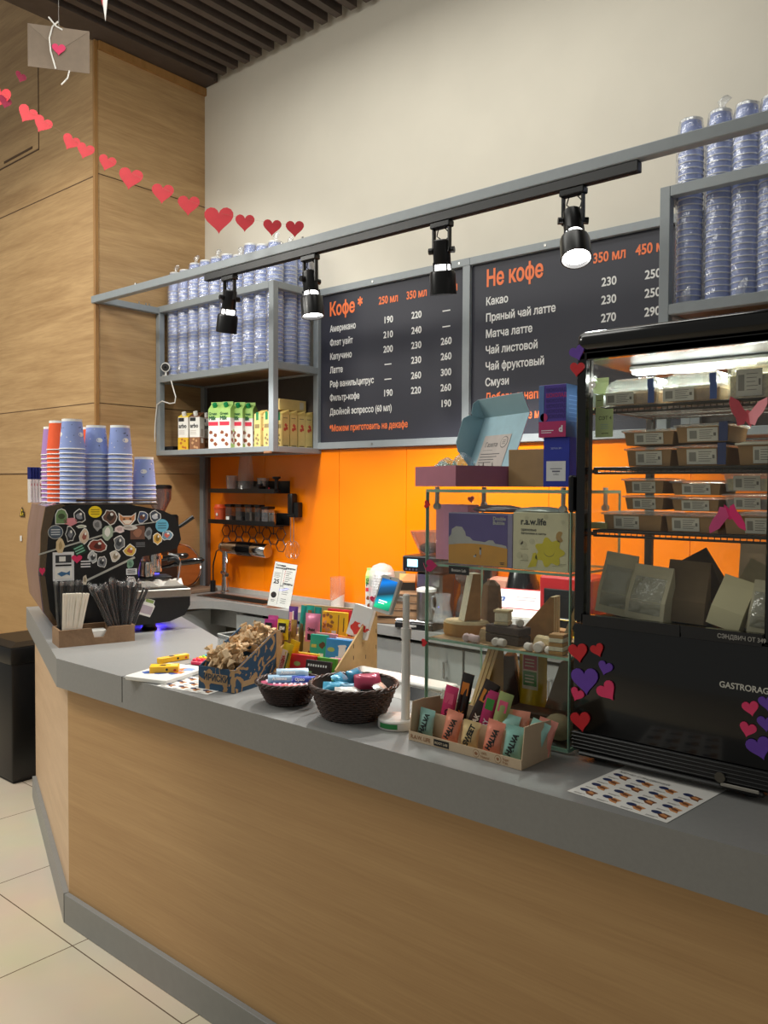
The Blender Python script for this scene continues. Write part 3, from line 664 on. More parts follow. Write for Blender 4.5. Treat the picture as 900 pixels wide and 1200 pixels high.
# ================================================================ paper cups
CUPB = [mat('blue_cup_paper', rgb(146, 163, 218), .45, var=.03), mat('cup_white_rim', rgb(235, 235, 232), .5), INK]
CUPO = [mat('orange_cup_paper', rgb(238, 96, 52), .45, var=.03), CUPB[1], INK]
CUPP = [mat('violet_cup_paper', rgb(168, 130, 190), .45, var=.03), CUPB[1], INK]
PITCH, CUPH = .0175, .118
def cup_mesh(deco, seed=0):
    s = MB(); sg = 22
    s.lathe([(.0430, .0), (.0452, .0008), (.0456, .0024), (.0448, .0042), (.0434, .0044), (.0347, .1085), (.0350, .118), (.0325, .118), (.0322, .110), (.0001, .1095)], sg, 0, None, [1, 1, 1, 1, 0, 1, 1, 1, 1], cap=False)
    s.lathe([(.0318, .1088), (.0420, .002), (.043, .0)], sg, 1, cap=False)
    if deco:
        q = random.Random(seed)
        def patch(a, z, rx, rz, mi, n=10):
            r = .0434-(z-.0044)*(.0092/.108)+.0004
            pts = [((r-0.0851*rz*v)*cos(a+rx*u/r), (r-.0851*rz*v)*sin(a+rx*u/r), z+rz*v) for u, v in ell(1, 1, n)]
            s.add(pts, [list(range(n))], mi)
        for i in range(22): patch(q.uniform(0, 2*pi), q.uniform(.02, .105), q.uniform(.0012, .003), q.uniform(.0012, .003), q.choice((1, 2, 2)), 7)
        for a in deco: patch(a, .058, .012, .009, 1, 14)
    return s.mesh('paper_cup', CUPB, 30)
ME_CUP = cup_mesh([], 0); ME_TOP = cup_mesh([-1.2, .9, 2.9], 4); ME_TOP2 = cup_mesh([-2.0, .2, 2.2], 9)
ME_OR = cup_mesh([], 0); ME_ORT = cup_mesh([], 5); ME_PU = cup_mesh([], 0)
for me, ms in ((ME_OR, CUPO), (ME_ORT, CUPO), (ME_PU, CUPP)):
    for i, m_ in enumerate(ms): me.materials[i] = m_
def stack(x, y, z, n, lab, labtop, group, me=None, met=None, rot=0, tilt=None):
    for i in range(n):
        top = i == n-1
        o = bpy.data.objects.new('paper_cup', (met or ME_TOP) if top else (me or ME_CUP)); COL.objects.link(o)
        dx = 0 if tilt is None else tilt*i
        o.location = (x+dx, y, z+i*PITCH); o.rotation_euler = (0, 0, rot+i*.37 if not top else rot)
        if tilt is None: o.scale = (1.09, 1.09, 1)
        tag(o, labtop if top else lab, 'cup', group)
def mac(px, y):             # place on the machine top below the pixel column
    x = 0.0
    d = ray(px, 590); pp = m0+UV*y; t = (pp-EYEV).dot(UV)/d.dot(UV); q = EYEV+d*t-m0; return q.dot(NV)
CTOP = TOP+.5187
for px, y, n, lab, labt, me, met, rot in (
    (85, .078, 13, 'blue paper cup in the tall blue stack nearest the machine edge', 'patterned top cup of the blue stack next to the orange stack', None, ME_TOP2, -1.0),
    (113, .135, 12, 'blue paper cup in the middle tall stack on the espresso machine', 'patterned top cup of the middle blue stack on the espresso machine', None, ME_TOP, -.2),
    (141, .080, 12, 'blue paper cup in the third tall blue stack on the espresso machine', 'top cup with a white speech bubble on the third tall blue stack', None, ME_TOP2, -1.4),
    (169, .13, 5, 'blue paper cup in the short stack on the espresso machine', 'speech bubble top cup of the short blue stack', None, ME_TOP, -.6),
    (70, .20, 13, 'orange paper cup in the only orange stack on the machine', 'top cup of the orange stack on the machine', ME_OR, ME_ORT, .5),
    (63, .315, 12, 'violet paper cup in the stack hidden behind the orange one', 'top cup of the violet stack behind the orange cups', ME_PU, ME_PU, 0),
    (108, .255, 12, 'orange paper cup in the second row behind the middle blue stack', 'top orange cup peeking between blue stacks', ME_OR, ME_ORT, 0)):
    x = mac(px, y); p = m0+NV*x+UV*y
    stack(p.x, p.y, CTOP+.0005, n, lab, labt, 'cup stacks on the espresso machine', me, met, rot+MROT)
# slim navy and white cartons behind the cups
for i in range(4):
    y = .42; x = mac(34+3.6*i, y)+.012; p = m0+NV*x+UV*(y+.006*i)
    s = MB().box(-.0065, .0065, -.03, .03, 0, .148, 0, b=.0008); s.box(-.0069, .0069, -.0304, .0304, .098, .1484, 1); s.box(.0067, .0072, -.02, .025, .02, .06, 2); s.box(.0067, .0072, -.025, .028, .07, .08, 3)
    lab = 'slim white and navy carton standing behind the orange cups, %s' % ('leftmost of its row', 'second of its row', 'third of its row', 'the one beside the orange cups')[i]
    o = s.build('tea_carton', [WHITE, pl('1f2a6e', .4), pl('7a4a34', .5), RED], loc=(p.x, p.y, TOP+.516), rz=MROT-R(25), smooth=0); tag(o, lab, 'carton', 'navy cartons on the espresso machine')

# ================================================================ straw holder
(a, wd, th) = base((69, 759.5), (158, 751), TOP)
WOODB = wood('brown_box_wood', rgb(124, 96, 70), rgb(150, 120, 90), (12, 12, 12), .6)
hz = up_from(at_z(69, 759.5, TOP), 69, 739.5)-TOP
dep = .12
sh = thing('straw_holder', 'brown wooden caddy of straws and napkins at the counter corner', 'caddy', a, th)
h2 = wd/2
nt_ = [(-h2, 0), (h2, 0), (h2, hz), (h2*.30, hz), (h2*.16, hz*.42), (-.012, hz*.42), (-h2*.16, hz), (-h2, hz)]
MB().prism(nt_, -.008, 0, 0, RX(90)).build('front_board', WOODB, sh, smooth=0)
MB().box(-h2, h2, dep-.008, dep, 0, hz).build('back_board', WOODB, sh, smooth=0)
for x in (-h2, h2-.008): MB().box(x, x+.008, .0082, dep-.0082, 0, hz).build('end_board', WOODB, sh, smooth=0)
for x in (-h2*.42, h2*.40): MB().box(x, x+.006, .0082, dep-.0082, .006, hz*.92).build('divider', WOODB, sh, smooth=0)
MB().box(-h2+.008, h2-.008, .0082, dep-.0082, 0, .006).build('floor_board', WOODB, sh, smooth=0)
HM = T(*a) @ Matrix.Rotation(th, 4, 'Z')
def holder_stick(name, lab, cat, group, x, y, lean, lean2, me, z=.008):
    o = bpy.data.objects.new(name, me); COL.objects.link(o); o.matrix_world = HM @ T(x, y, z) @ RY(lean) @ RX(lean2); return tag(o, lab, cat, group)
def straw_mesh(r, L, mi, mats, wrap):
    s = MB().cyl(r, 0, L, 8, 0)
    if wrap: s.lathe([(r*1.15, -.003), (r*1.5, .01), (r*1.5, L), (r*2.0, L+.012), (r*.5, L+.02)], 7, 1)
    return s.mesh('straw', mats, 30)
WRAPC = glass('straw_wrapper', (1, 1, 1, 1), .05, .12, .2, bump=.4, bscale=120, milky=.015)
ME_WS = MB().box(-.0045, .0045, -.0016, .0016, 0, .185, 0, b=.0008).mesh('stirrer', [mat('white_sleeve', rgb(232, 224, 208), .6)], 0)
ME_BS = straw_mesh(.0038, .208, 0, [BLACK, WRAPC], True); ME_BS2 = straw_mesh(.0038, .192, 0, [BLACK, WRAPC], True)
q = random.Random(11)
for i in range(24):
    c_, r_ = i % 8, i//8
    holder_stick('stirrer', 'white paper-sleeved stirrer in the left part of the wooden caddy', 'stirrer', 'white stirrers in the wooden caddy', -h2+.022+c_*.0068, .020+r_*.008, 1+c_*1.6+q.uniform(-.6, .6), q.uniform(-2, 2), ME_WS)
for i in range(16):
    holder_stick('straw', 'black straw in clear wrapper standing behind the white stirrers', 'straw', 'black straws behind the stirrers', -h2+.02+(i % 8)*.0075, .075+(i//8)*.02+q.uniform(-.003, .003), -4+(i % 8)*1.6+q.uniform(-2, 2), q.uniform(-4, 3), ME_BS)
for i in range(34):
    c_, r_ = i % 9, i//9
    u = c_/8
    holder_stick('straw', 'black wrapped straw fanning out of the right part of the wooden caddy', 'straw', 'black straws fanned in the caddy', h2*.46+.012+u*(h2*.5-.022), .022+r_*.022+q.uniform(-.003, .003), -24+u*44+q.uniform(-3, 3), q.uniform(-6, 4), ME_BS2 if i % 3 else ME_BS, z=.013)
s = MB()
for i in range(6): s.box(-.032, .032, .012+i*.007, .017+i*.007, .007, hz*.80+.002*(i % 2), 0, b=.001)
for x in (0,): pass
o = s.build('napkin_stack', WHITE, M=HM @ T(.002, 0, 0), smooth=0); tag(o, 'white folded napkins showing in the notch of the wooden caddy', 'napkins')
# ================================================================ bagged cup stacks on the wall shelves
BAG = glass('clear_cup_bag', (.97, .98, 1, 1), .09, .17, .6, bump=1.0, bscale=22, milky=.10)
PB = .0215
def big_stack(x, y, z, n, lab, labtop, group, rot=0):
    for i in range(n):
        top = i == n-1
        o = bpy.data.objects.new('paper_cup', ME_TOP if top else ME_CUP); COL.objects.link(o)
        o.location = (x, y, z+i*PB); o.rotation_euler = (0, 0, rot+i*.4); tag(o, labtop if top else lab, 'cup', group)
def bag(x, y, z, h, lab, seed, knot_low=False):
    q = random.Random(seed); rings = []; n = 14
    for kz, r in ((0, .044), (.01, .0475), (.3, .0485), (.6, .0485), (.82, .0475), (.93, .043), (.985, .037), (1.0, .020)):
        rings.append([((r+q.uniform(0, .004))*cos(2*pi*i/n), (r+q.uniform(0, .004))*sin(2*pi*i/n), kz*h+q.uniform(-.002, .002) if kz else 0) for i in range(n)])
    s = MB().loft(rings)
    if knot_low:
        s.loft([[((r*(1+q.uniform(-.3, .3)))*cos(2*pi*i/9)+dx, -.046+dy+r*.5*sin(2*pi*i/9), zz) for i in range(9)] for r, dx, dy, zz in ((.012, 0, 0, .01), (.02, .006, -.012, .03), (.014, .014, -.014, .055), (.006, .02, -.008, .075))])
    else:
        s.loft([[(r*(1+q.uniform(-.4, .4))*cos(2*pi*i/8)+dx, r*.6*sin(2*pi*i/8), h+zz) for i in range(8)] for r, dx, zz in ((.018, 0, -.004), (.010, .004, .012), (.022, .010, .030), (.012, .016, .042))])
    tag(s.build('plastic_bag', BAG, loc=(x, y, z), smooth=60), lab, 'bag', 'clear bags over the cup stacks')
SZ = 2.1515
ordn = ['first', 'second', 'third', 'fourth', 'fifth', 'sixth', 'seventh', 'eighth', 'ninth', 'tenth']
for i, px in enumerate((808, 842, 873, 904)):
    x = at_y(px, 250, 2.99).x
    if i == 3: x = max(x, -.845+.0)
    n = 27
    big_stack(x, 2.995, SZ, n, 'blue cup of the %s bagged stack from the left on the right shelf' % ordn[i],
        'topmost blue cup of the %s bagged stack on the right shelf' % ordn[i], 'bagged cups on the right wall shelf', i)
    bag(x, 2.995, SZ, n*PB+.105, 'clear plastic bag round the %s cup stack of the right shelf' % ordn[i], 30+i, i in (0, 2))
# left shelf: the stacks nearest the right post one by one, the rest as one mass
xs = [-4.215+.0985*i for i in range(10)]
hs = [25, 25, 26, 26, 26, 26, 25, 27, 26, 26]
for i in (9, 8, 7, 6, 5):
    big_stack(xs[i], 2.985, SZ, hs[i], 'blue cup of the %s bagged front stack from the left shelf\'s right post' % ordn[9-i],
        'topmost cup of the %s bagged front stack from the left shelf\'s right post' % ordn[9-i], 'bagged cups on the left wall shelf', i)
cupv = [tuple(v.co) for v in ME_CUP.vertices]; cupf = [tuple(p.vertices) for p in ME_CUP.polygons]; cupm = [p.material_index for p in ME_CUP.polygons]
s = MB()
spots = [(xs[i], 2.985, hs[i]) for i in range(5)]+[(xs[i], 3.085, 26) for i in range(0, 10)]+[(xs[9], 3.18, 26), (xs[7], 3.18, 26), (xs[5], 3.18, 26)]
for x, y, n in spots:
    vis = y < 3.0 or x > -3.4
    for i in range(n):
        if not vis and i < n-5: continue
        o_ = len(s.v); s.v += [(a+x, b+y, c_+SZ+i*PB) for a, b, c_ in cupv]; s.f += [[q_+o_ for q_ in f] for f in cupf]; s.m += cupm
    if not vis: s.cyl(.034, SZ, SZ+(n-5)*PB+.1, 12, 0, T(x, y, 0))
o = s.build('paper_cups', CUPB, smooth=30); tag(o, 'mass of bagged blue paper cups filling the rest of the left wall shelf', 'cups', 'bagged cups on the left wall shelf', 'stuff')
for i in range(10):
    bag(xs[i], 2.985, SZ, hs[i]*PB+.10, 'clear plastic bag round the %s front cup stack from the left of the left shelf' % ordn[i], i, i in (1, 3, 5, 7, 8))
for i, (x, y) in enumerate([(xs[9], 3.085), (xs[9], 3.18), (xs[7], 3.085), (xs[5], 3.085), (xs[3], 3.085)]):
    bag(x, y, SZ, 26*PB+.10, ('clear bag round the middle cup stack at the right end of the left shelf', 'clear bag round the rearmost cup stack at the right end of the left shelf', 'clear bag on a second row stack behind the third front stack from the right post',
        'clear bag on a second row stack behind the fifth front stack from the right post', 'clear bag on a second row stack behind the seventh front stack from the right post')[i], 50+i)
# ================================================================ cartons, router and webcam on the left shelf
LZ = 1.7142
def carton(x, y, rz, w, d, h, mats, cap, lab, slant='gable', art=None, group='drink cartons on the left wall shelf'):
    t = thing('drink_carton', lab, 'carton', (x, y, LZ), rz, group)
    b = MB(); w2, d2 = w/2, d/2
    b.box(-w2, w2, -d2, d2, 0, h*.84, 0, b=.001)
    if slant == 'gable':
        z0, z1, z2 = h*.84, h*.95, h
        b.add([(-w2, -d2, z0), (w2, -d2, z0), (w2, d2, z0), (-w2, d2, z0), (-w2, 0, z1), (w2, 0, z1)], [(0, 1, 5, 4), (2, 3, 4, 5), (1, 2, 5), (3, 0, 4)], 1)
        b.box(-w2, w2, -.0015, .0015, z1-.001, z2, 1)
    else:
        b.add([(-w2, -d2, h*.84), (w2, -d2, h*.84), (w2, d2, h*.84), (-w2, d2, h*.84), (-w2, -d2+.001, h*.86), (w2, -d2+.001, h*.86), (w2, d2, h*.97), (-w2, d2, h*.97)], [(0, 1, 5, 4), (1, 2, 6, 5), (2, 3, 7, 6), (3, 0, 4, 7), (4, 5, 6, 7)], 1)
    if art: art(b, w2, d2, h)
    b.build('body', mats, t, smooth=20)
    if cap is not None:
        M = T(0, -d2*.45, h*.90) @ RX(38 if slant == 'gable' else 20)
        MB().lathe([(.0135, -.004), (.0135, .018), (.012, .021)], 14).build('cap', cap, t, M=M)
    return t
GREENC = mat('green_cap', rgb(22, 140, 84), .4)
def art_ba(c1, c2):
    def f(b, w2, d2, h):
        b.box(-w2-.0004, w2+.0004, -d2-.0006, d2+.0004, 0.0005, h*.34, 2); b.box(-w2*.9, w2*.2, -d2-.0009, -d2, h*.74, h*.83, 3)
        text_mb(b, 'arbo', .034, FR(-w2*.85, -d2-.0007, h*.58), 3, .03, sx=.8)
        for i, (u, v) in enumerate(((-.4, .2), (.35, .25), (0, .1), (-.2, .29), (.5, .08))): b.prism([(u*w2+p_*.7, v*h+r_*.7) for p_, r_ in blob(.011, 8, .3, i)], 0, .0004, 4, FR(0, -d2-.0008, 0))
        for z in (.50, .46, .42): b.box(-w2*.8, w2*.3, -d2-.0008, -d2, h*z, h*(z+.012), 5)
        b.box(w2+.0004, w2+.0008, -d2*.6, d2*.5, h*.36, h*.55, 5); b.box(w2+.0006, w2+.001, -d2*.5, d2*.4, h*.2, h*.32, 0)
    return f
for px, y, lab, c1, c2, c3 in ((217.5, 2.965, 'white drink carton with a yellow lower half, leftmost on the left shelf', 'dcae1e', 'e8c63c', 'b4641e'),
                       (231, 2.985, 'white drink carton with a brown lower half beside the yellow one', '8a5c3c', '6e4630', 'c79a6c'),
                       (243, 3.09, 'second brown and white drink carton, behind the first brown one', '8a5c3c', '6e4630', 'c79a6c')):
    x = at_y(px, 510, y).x
    carton(x, y, R(24), .066, .058, .235, [WHITE, pl(c2), pl(c1), INK, pl(c3), pl('b9aea4')], WHITEP, lab, 'slant', art_ba(c1, c2))
def art_green(b, w2, d2, h):
    for sx in (-1,):
        text_mb(b, 'Green', .022, FR(-w2*.9, -d2-.0012, h*.72), 2, .04, sx=.9); text_mb(b, 'Milk', .030, FR(-w2*.9, -d2-.0012, h*.62), 2, .05, sx=.85)
    b.box(-w2-.0005, w2+.0005, -d2-.0006, d2+.0004, h*.66, h*.84, 1)
    b.box(-w2*.95, w2*.8, -d2-.0012, -d2, h*.50, h*.58, 3)
    for i, (u, v) in enumerate(((-.35, .2), (.3, .3), (.3, .12), (-.5, .36))): b.prism([(u*w2+p_, v*h+r_) for p_, r_ in blob(.011, 9, .2, i)], 0, .0006, 4, FR(0, -d2-.0006, 0)); b.prism([(u*d2+p_, v*h+r_) for p_, r_ in blob(.012, 9, .2, i+4)], 0, .0006, 4, T(w2, 0, 0) @ RZ(90) @ RX(90))
    for i, (u, v) in enumerate(((.1, .4), (-.6, .1), (.5, .22))): b.prism([(u*d2+p_, v*h+r_) for p_, r_ in blob(.010, 7, .4, i)], 0, .0008, 1, T(w2, 0, 0) @ RZ(90) @ RX(90))
    b.box(w2, w2+.0008, -d2*.8, d2*.8, h*.02, h*.12, 1)
gm = [WHITE, pl('a9cf74'), pl('1d5a30'), pl('d8324a'), pl('8a4a2a')]
for i, (px, y, lab) in enumerate(((254, 2.965, 'green topped nut milk carton, front left of the green cartons'), (267, 2.985, 'green topped nut milk carton, front right with its side showing'),
        (281, 3.05, 'green topped nut milk carton just behind the front pair'), (293, 3.10, 'green topped nut milk carton next to the yellow cartons'), (272, 3.17, 'green topped nut milk carton at the back of the shelf'))):
    x = at_y(px, 510, y).x
    carton(x, y, R(24), .068, .07, .272, gm, GREENC, lab, 'gable', art_green)
def art_yel(b, w2, d2, h):
    b.box(-w2*.4, w2*.4, -d2-.0006, -d2, h*.70, h*.9, 2); b.box(-w2*.7, w2*.7, -d2-.0006, -d2, h*.5, h*.6, 3)
    for i, (u, v) in enumerate(((-.3, .25), (.3, .2), (0, .12), (.1, .33))): b.prism([(u*w2+p_*.8, v*h+r_*.8) for p_, r_ in blob(.01, 8, .3, i)], 0, .0006, 3, FR(0, -d2, 0))
    for i, (u, v) in enumerate(((-.2, .48), (.3, .5), (.05, .58))): b.prism([(u*d2+p_*.8, v*h+r_*.8) for p_, r_ in blob(.012, 8, .3, i)], 0, .0006, 4, T(w2, 0, 0) @ RZ(90) @ RX(90))
    b.box(w2, w2+.0006, -d2*.7, d2*.7, h*.05, h*.08, 3); b.box(w2, w2+.0006, -d2*.7, d2*.5, h*.75, h*.77, 3)
ym = [pl('d9c27c'), pl('cdb468'), pl('1f7a4c'), pl('8a7a52'), pl('c8503c')]
for i, (x, y, lab) in enumerate(((-3.43, 2.975, 'small yellow carton with a green badge, left one of the front pair'), (-3.355, 2.975, 'small yellow carton with a green badge, at the right shelf post'),
        (-3.335, 3.045, 'small yellow carton, nearest seen through the shelf end'), (-3.335, 3.105, 'small yellow carton, second seen through the shelf end'), (-3.335, 3.165, 'small yellow carton, third seen through the shelf end'), (-3.335, 3.222, 'small yellow carton, farthest seen through the shelf end'))):
    carton(x, y, 0, .052, .052, .215, ym, None, lab, 'slant', art_yel)
t = thing('drink_carton', 'yellow carton lying flat on top of the small yellow cartons', 'carton', (-3.38, 3.135, LZ+.21), 0, 'drink cartons on the left wall shelf')
MB().box(-.032, .032, -.10, .10, 0, .06, 0, b=.002).box(.0322, .0326, .05, .08, .01, .05, 1).build('body', [pl('c8b070'), pl('b9b6a4')], t)
q = at_y(200, 518, 2.97)
o = MB().box(-.06, .06, -.035, .035, 0, .032, 0, b=.004).box(-.05, -.045, -.0355, -.034, .014, .018, 1).build('router', [BLACK, pl('d8d8d8')], loc=(q.x, 2.975, LZ)); tag(o, 'small black router box at the left end of the lower shelf', 'router')
q = at_y(194, 441, 2.915)
t = thing('webcam', 'white round webcam with a black face on the left shelf rail', 'camera', (q.x, 2.918, 2.1632), R(38))
MB().lathe([(.022, 0), (.022, .003), (.006, .006), (.005, .03)], 18).build('stand', WHITEP, t)
h_ = MB().lathe([(.0005, -.016), (.016, -.015), (.027, -.006), (.029, .006), (.027, .012)], 24).build('head', WHITEP, t, M=T(0, 0, .053) @ RX(96))
MB().lathe([(.0225, .012), (.0225, .0135), (.0001, .0138)], 24, cap=False).lathe([(.007, .0138), (.006, .0146), (.0001, .0148)], 14, 1, cap=False).build('lens_face', [INK, BLACKG], t, M=T(0, 0, .053) @ RX(96))
cp = [(200, 444, 2.905), (203, 455, 2.892), (206, 465, 2.89), (205, 472, 2.89), (199, 473, 2.89), (190, 470, 2.89), (184, 474, 2.89), (182, 495, 2.892), (181, 520, 2.892), (179, 545, 2.892), (178, 563, 2.892), (178, 600, 2.892)]
pts = [at_y(*c_) for c_ in cp]
fine = []
for a, b in zip(pts, pts[1:]): fine += [a, (a*2+b)/3, (a+b*2)/3]
o = MB().tube(fine+[pts[-1]], .0035, 8).build('webcam_cable', WHITEP); tag(o, 'thin white cable hanging from the webcam down the shelf post', 'cable')

# ================================================================ black shelves on the orange wall and what stands on them
WY = WALLY-.0105
xl, xr2 = -4.10, -3.50
def black_shelf(z, lab):
    t = thing('wall_shelf', lab, 'shelf', ((xl+xr2)/2, WY, z), 0, 'black shelves on the orange wall'); w2 = (xr2-xl)/2
    MB().box(-w2, w2, -.118, -.001, 0, .004).build('tray', BLACK, t, smooth=0)
    MB().box(-w2, w2, -.120, -.116, 0, .026).build('front_lip', BLACK, t, smooth=0)
    MB().box(-w2+.12, w2, -.005, -.001, 0, .072).build('back_plate', BLACK, t, smooth=0)
    return z+.0042
za = black_shelf(1.468, 'upper black metal shelf on the orange wall holding plastic cups')
zb_ = black_shelf(1.282, 'lower black metal shelf on the orange wall holding jars')
CLEARP = glass('clear_plastic', (.93, .94, .95, 1), .10, .08, .35, milky=.10)
SMOKE = glass('smoky_plastic', (.5, .48, .46, 1), .08, .08, .3, milky=.04)
YS = WY-.062
def sx_(px, y=YS): return at_y(px, 600, y).x
s = MB()
s.lathe([(.036, 0), (.047, .004)]+[p_ for i in range(14) for p_ in ((.047, .006+i*.008), (.0455, .010+i*.008))]+[(.034, .225), (.0001, .226)], 24, cap=False)
o = s.build('plastic_cup_stack', CLEARP, loc=(sx_(288), YS, za)); tag(o, 'tall stack of clear plastic cups upside down on the upper black shelf', 'cup stack')
s = MB().lathe([(.0001, .003), (.028, .003), (.035, .10), (.037, .10), (.030, 0), (.0001, 0)], 22, cap=False)
o = s.build('drinking_glass', CLEARP, loc=(sx_(272), YS, za)); tag(o, 'clear tumbler left of the plastic cup stack on the upper black shelf', 'glass')
o = MB().lathe([(.0001, .003), (.026, .003), (.034, .085), (.036, .085), (.028, 0), (.0001, 0)], 22, cap=False).build('drinking_glass', CLEARP, loc=(sx_(303.5), YS+.03, za)); tag(o, 'clear glass right of the plastic cup stack on the upper black shelf', 'glass')
o = MB().box(-.028, .028, -.03, .03, 0, .038, 0, b=.006).cyl(.02, .038, .05, 16).build('dosing_box', BLACK, loc=(sx_(307), YS-.02, za)); tag(o, 'small black box with a round top on the upper black shelf', 'box')
t = thing('tamper', 'black coffee tamper standing on end at the right of the upper black shelf', 'tamper', (sx_(324), YS, za))
MB().lathe([(.022, 0), (.022, .012), (.011, .02), (.011, .075), (.024, .082), (.024, .092)], 20).build('handle', BLACK, t)
o = MB().ball(.012, 0, T(0, 0, .012)).cyl(.004, .02, .03, 8).build('red_stopper', RED, loc=(sx_(318.5), YS-.02, za)); tag(o, 'small red round stopper beside the tamper', 'stopper')
# lower shelf
t = thing('lidded_cup', 'orange reusable cup with an orange lid at the left of the lower black shelf', 'cup', (sx_(258), YS, zb_))
MB().lathe([(.026, 0), (.027, .003), (.036, .082), (.0001, .083)], 22, cap=False).prism(ell(.009, .009, 14), 0, .001, 1, FR(.012, -.034, .05)).build('body', [mat('coral_cup', rgb(238, 104, 66), .4), WHITE], t)
MB().lathe([(.040, .0825), (.041, .092), (.034, .096), (.031, .110), (.0001, .111)], 22, cap=False).build('lid', mat('coral_lid', rgb(240, 92, 48), .35), t)
for i, (px, w2, lab) in enumerate(((271, .027, 'clear square jar beside the orange lidded cup'), (283, .027, 'clear square jar, second from the orange lidded cup'), (294.5, .028, 'clear square jar with a black label, middle of the lower black shelf'), (304, .022, 'clear narrow jar right of the black labelled jar'), (314, .028, 'clear wide jar with pale contents, right of the row of jars'))):
    t = thing('storage_jar', lab, 'jar', (sx_(px), YS, zb_), 0, 'jars on the lower black shelf'); hh = .098 if i != 4 else .09
    MB().box(-w2, w2, -w2, w2, 0, hh, 0, b=.006).build('body', SMOKE if i < 4 else CLEARP, t)
    MB().box(-w2*.86, w2*.86, -w2*.86, w2*.86, .002, hh*(.45 if i != 2 else .7), 0, b=.004).build('contents', mat('jar_contents_%d' % (i % 3), [rgb(90, 62, 44), rgb(52, 40, 32), rgb(140, 120, 96)][i % 3], .8), t)
    MB().box(-w2-.002, w2+.002, -w2-.002, w2+.002, hh+.0003, hh+.016, 0, b=.003).build('lid', BLACK, t)
    if i in (0, 2): MB().box(-.014, .014, -w2-.0015, -w2-.0003, .02 if i == 0 else .025, .04 if i == 0 else .07).build('label', WHITE if i == 0 else INK, t, smooth=0)
t = thing('steel_jar', 'small steel lidded jar at the right end of the lower black shelf', 'jar', (sx_(321.5), YS-.015, zb_))
MB().lathe([(.024, 0), (.025, .004), (.025, .062), (.0001, .063)], 20, cap=False).build('body', STEEL, t)
MB().lathe([(.027, .0632), (.027, .072), (.0001, .074)], 20, cap=False).build('lid', CHROME, t)
# hexagon wire rack under the shelf
s = MB(); zt = 1.277; hx_, r = .040, .0028
for i in range(9):
    for j in range(2):
        cx = -4.04+i*hx_*1.55; cz = zt-.042-j*hx_*1.75-(hx_*.87 if i % 2 else 0)*0
        pts = [(cx+hx_*cos(pi/3*k_), WY-.03-.0*j, cz+hx_*.9*sin(pi/3*k_)-(hx_*.8 if i % 2 else 0)) for k_ in range(6)]
        if i % 2 and j == 1: continue
        s.tube(pts, r, 5, closed=True)
s.tube([(-4.07, WY-.03, 1.277), (-3.52, WY-.03, 1.277)], .004, 6)
for i in range(0, 9): s.tube([(-4.04+i*hx_*1.55, WY-.03, 1.277), (-4.04+i*hx_*1.55, WY-.03, 1.277-.02-(0 if i % 2 == 0 else .03))], r, 5)
o = s.build('wire_rack', BLACK); tag(o, 'black hexagon wire rack hanging under the lower black shelf', 'rack')
# whisk with its wall holder
q = at_y(347, 600, WY); x0 = q.x; zz = at_y(347, 600, WY-.02).z
t = thing('milk_whisk', 'black handled electric whisk hanging on the orange wall', 'whisk', (x0, WY-.03, zz))
MB().box(-.020, .020, -.022, .022, -.012, .105, 0, b=.009, seg=2).box(-.012, .012, -.0225, -.02, .03, .085, 0, b=.002).build('handle', BLACK, t)
MB().box(.019, .055, -.01, .0295, -.03, .055, 0, b=.004).box(-.028, .03, -.018, .0295, -.03, -.008, 0, b=.004).build('holder', BLACK, t)
wz = MB()
for sx in (-.012, .012): wz.cyl(.0022, -.17, -.03, 6, 0, T(sx, 0, 0))
wz.build('shaft', CHROME, t)
wz = MB()
for sx in (-.02, .02):
    for a in (0, 60, 120): 
        pts = [(sx+.03*sin(pi*k_/12*2-pi)*cos(R(a)), .03*sin(pi*k_/12*2-pi)*sin(R(a)), -.215+.05*cos(pi*k_/12*2-pi)) for k_ in range(12)]
        wz.tube(pts, .0011, 5, closed=True)
wz.build('wire_whisk', CHROME, t)

# ================================================================ sink, tap and worktop things
t = thing('sink', 'steel sink let into the back worktop by the orange wall', 'sink', (-3.70, 3.0475, .861))
rim = MB(); 
for a in ((-.295, .295, -.078, -.058), (-.295, .295, .058, .078), (-.295, -.272, -.058, .058), (.272, .295, -.058, .058)): rim.box(*a, -.0006, .004)
rim.build('rim', STEEL, t, smooth=0)
bo = MB(); bo.box(-.270, -.266, -.06, .06, -.15, .0).box(.266, .270, -.06, .06, -.15, 0).box(-.266, .266, -.06, -.056, -.15, 0).box(-.266, .266, .056, .06, -.15, 0).box(-.27, .27, -.06, .06, -.154, -.15)
bo.build('bowl', STEEL, t, smooth=0)
MB().cyl(.03, -.1495, -.147, 18).build('drain', CHROME, t)
q = at_y(263, 640, 3.165); xt = at_y(263.5, 690, 3.165).x; zt2 = at_y(262, 641, 3.165).z
t = thing('mixer_tap', 'chrome tap with a horizontal black banded barrel above the sink', 'tap', (xt, 3.165, .8605))
tz = zt2-.8605
MB().lathe([(.026, 0), (.026, .012), (.017, .018), (.0165, tz)], 18).build('column', CHROME, t)
MB().tube([(-.02, 0, .125), (.02, -.02, .125), (.075, -.045, .12)], [.014, .016, .012], 12).build('side_valve', CHROME, t)
MB().ball(.034, 0, T(-.01, 0, tz)).build('elbow', CHROME, t)
dirv = Vector((.97, .10, -.02)).normalized(); BM = T(0, 0, tz) @ dirv.to_track_quat('Z', 'Y').to_matrix().to_4x4()
MB().lathe([(.03, -.02), (.033, .02), (.040, .05), (.042, .125)], 24).build('barrel', CHROME, t, M=BM)
MB().lathe([(.0435, .1255), (.0435, .235)], 24).build('black_band', BLACKG, t, M=BM)
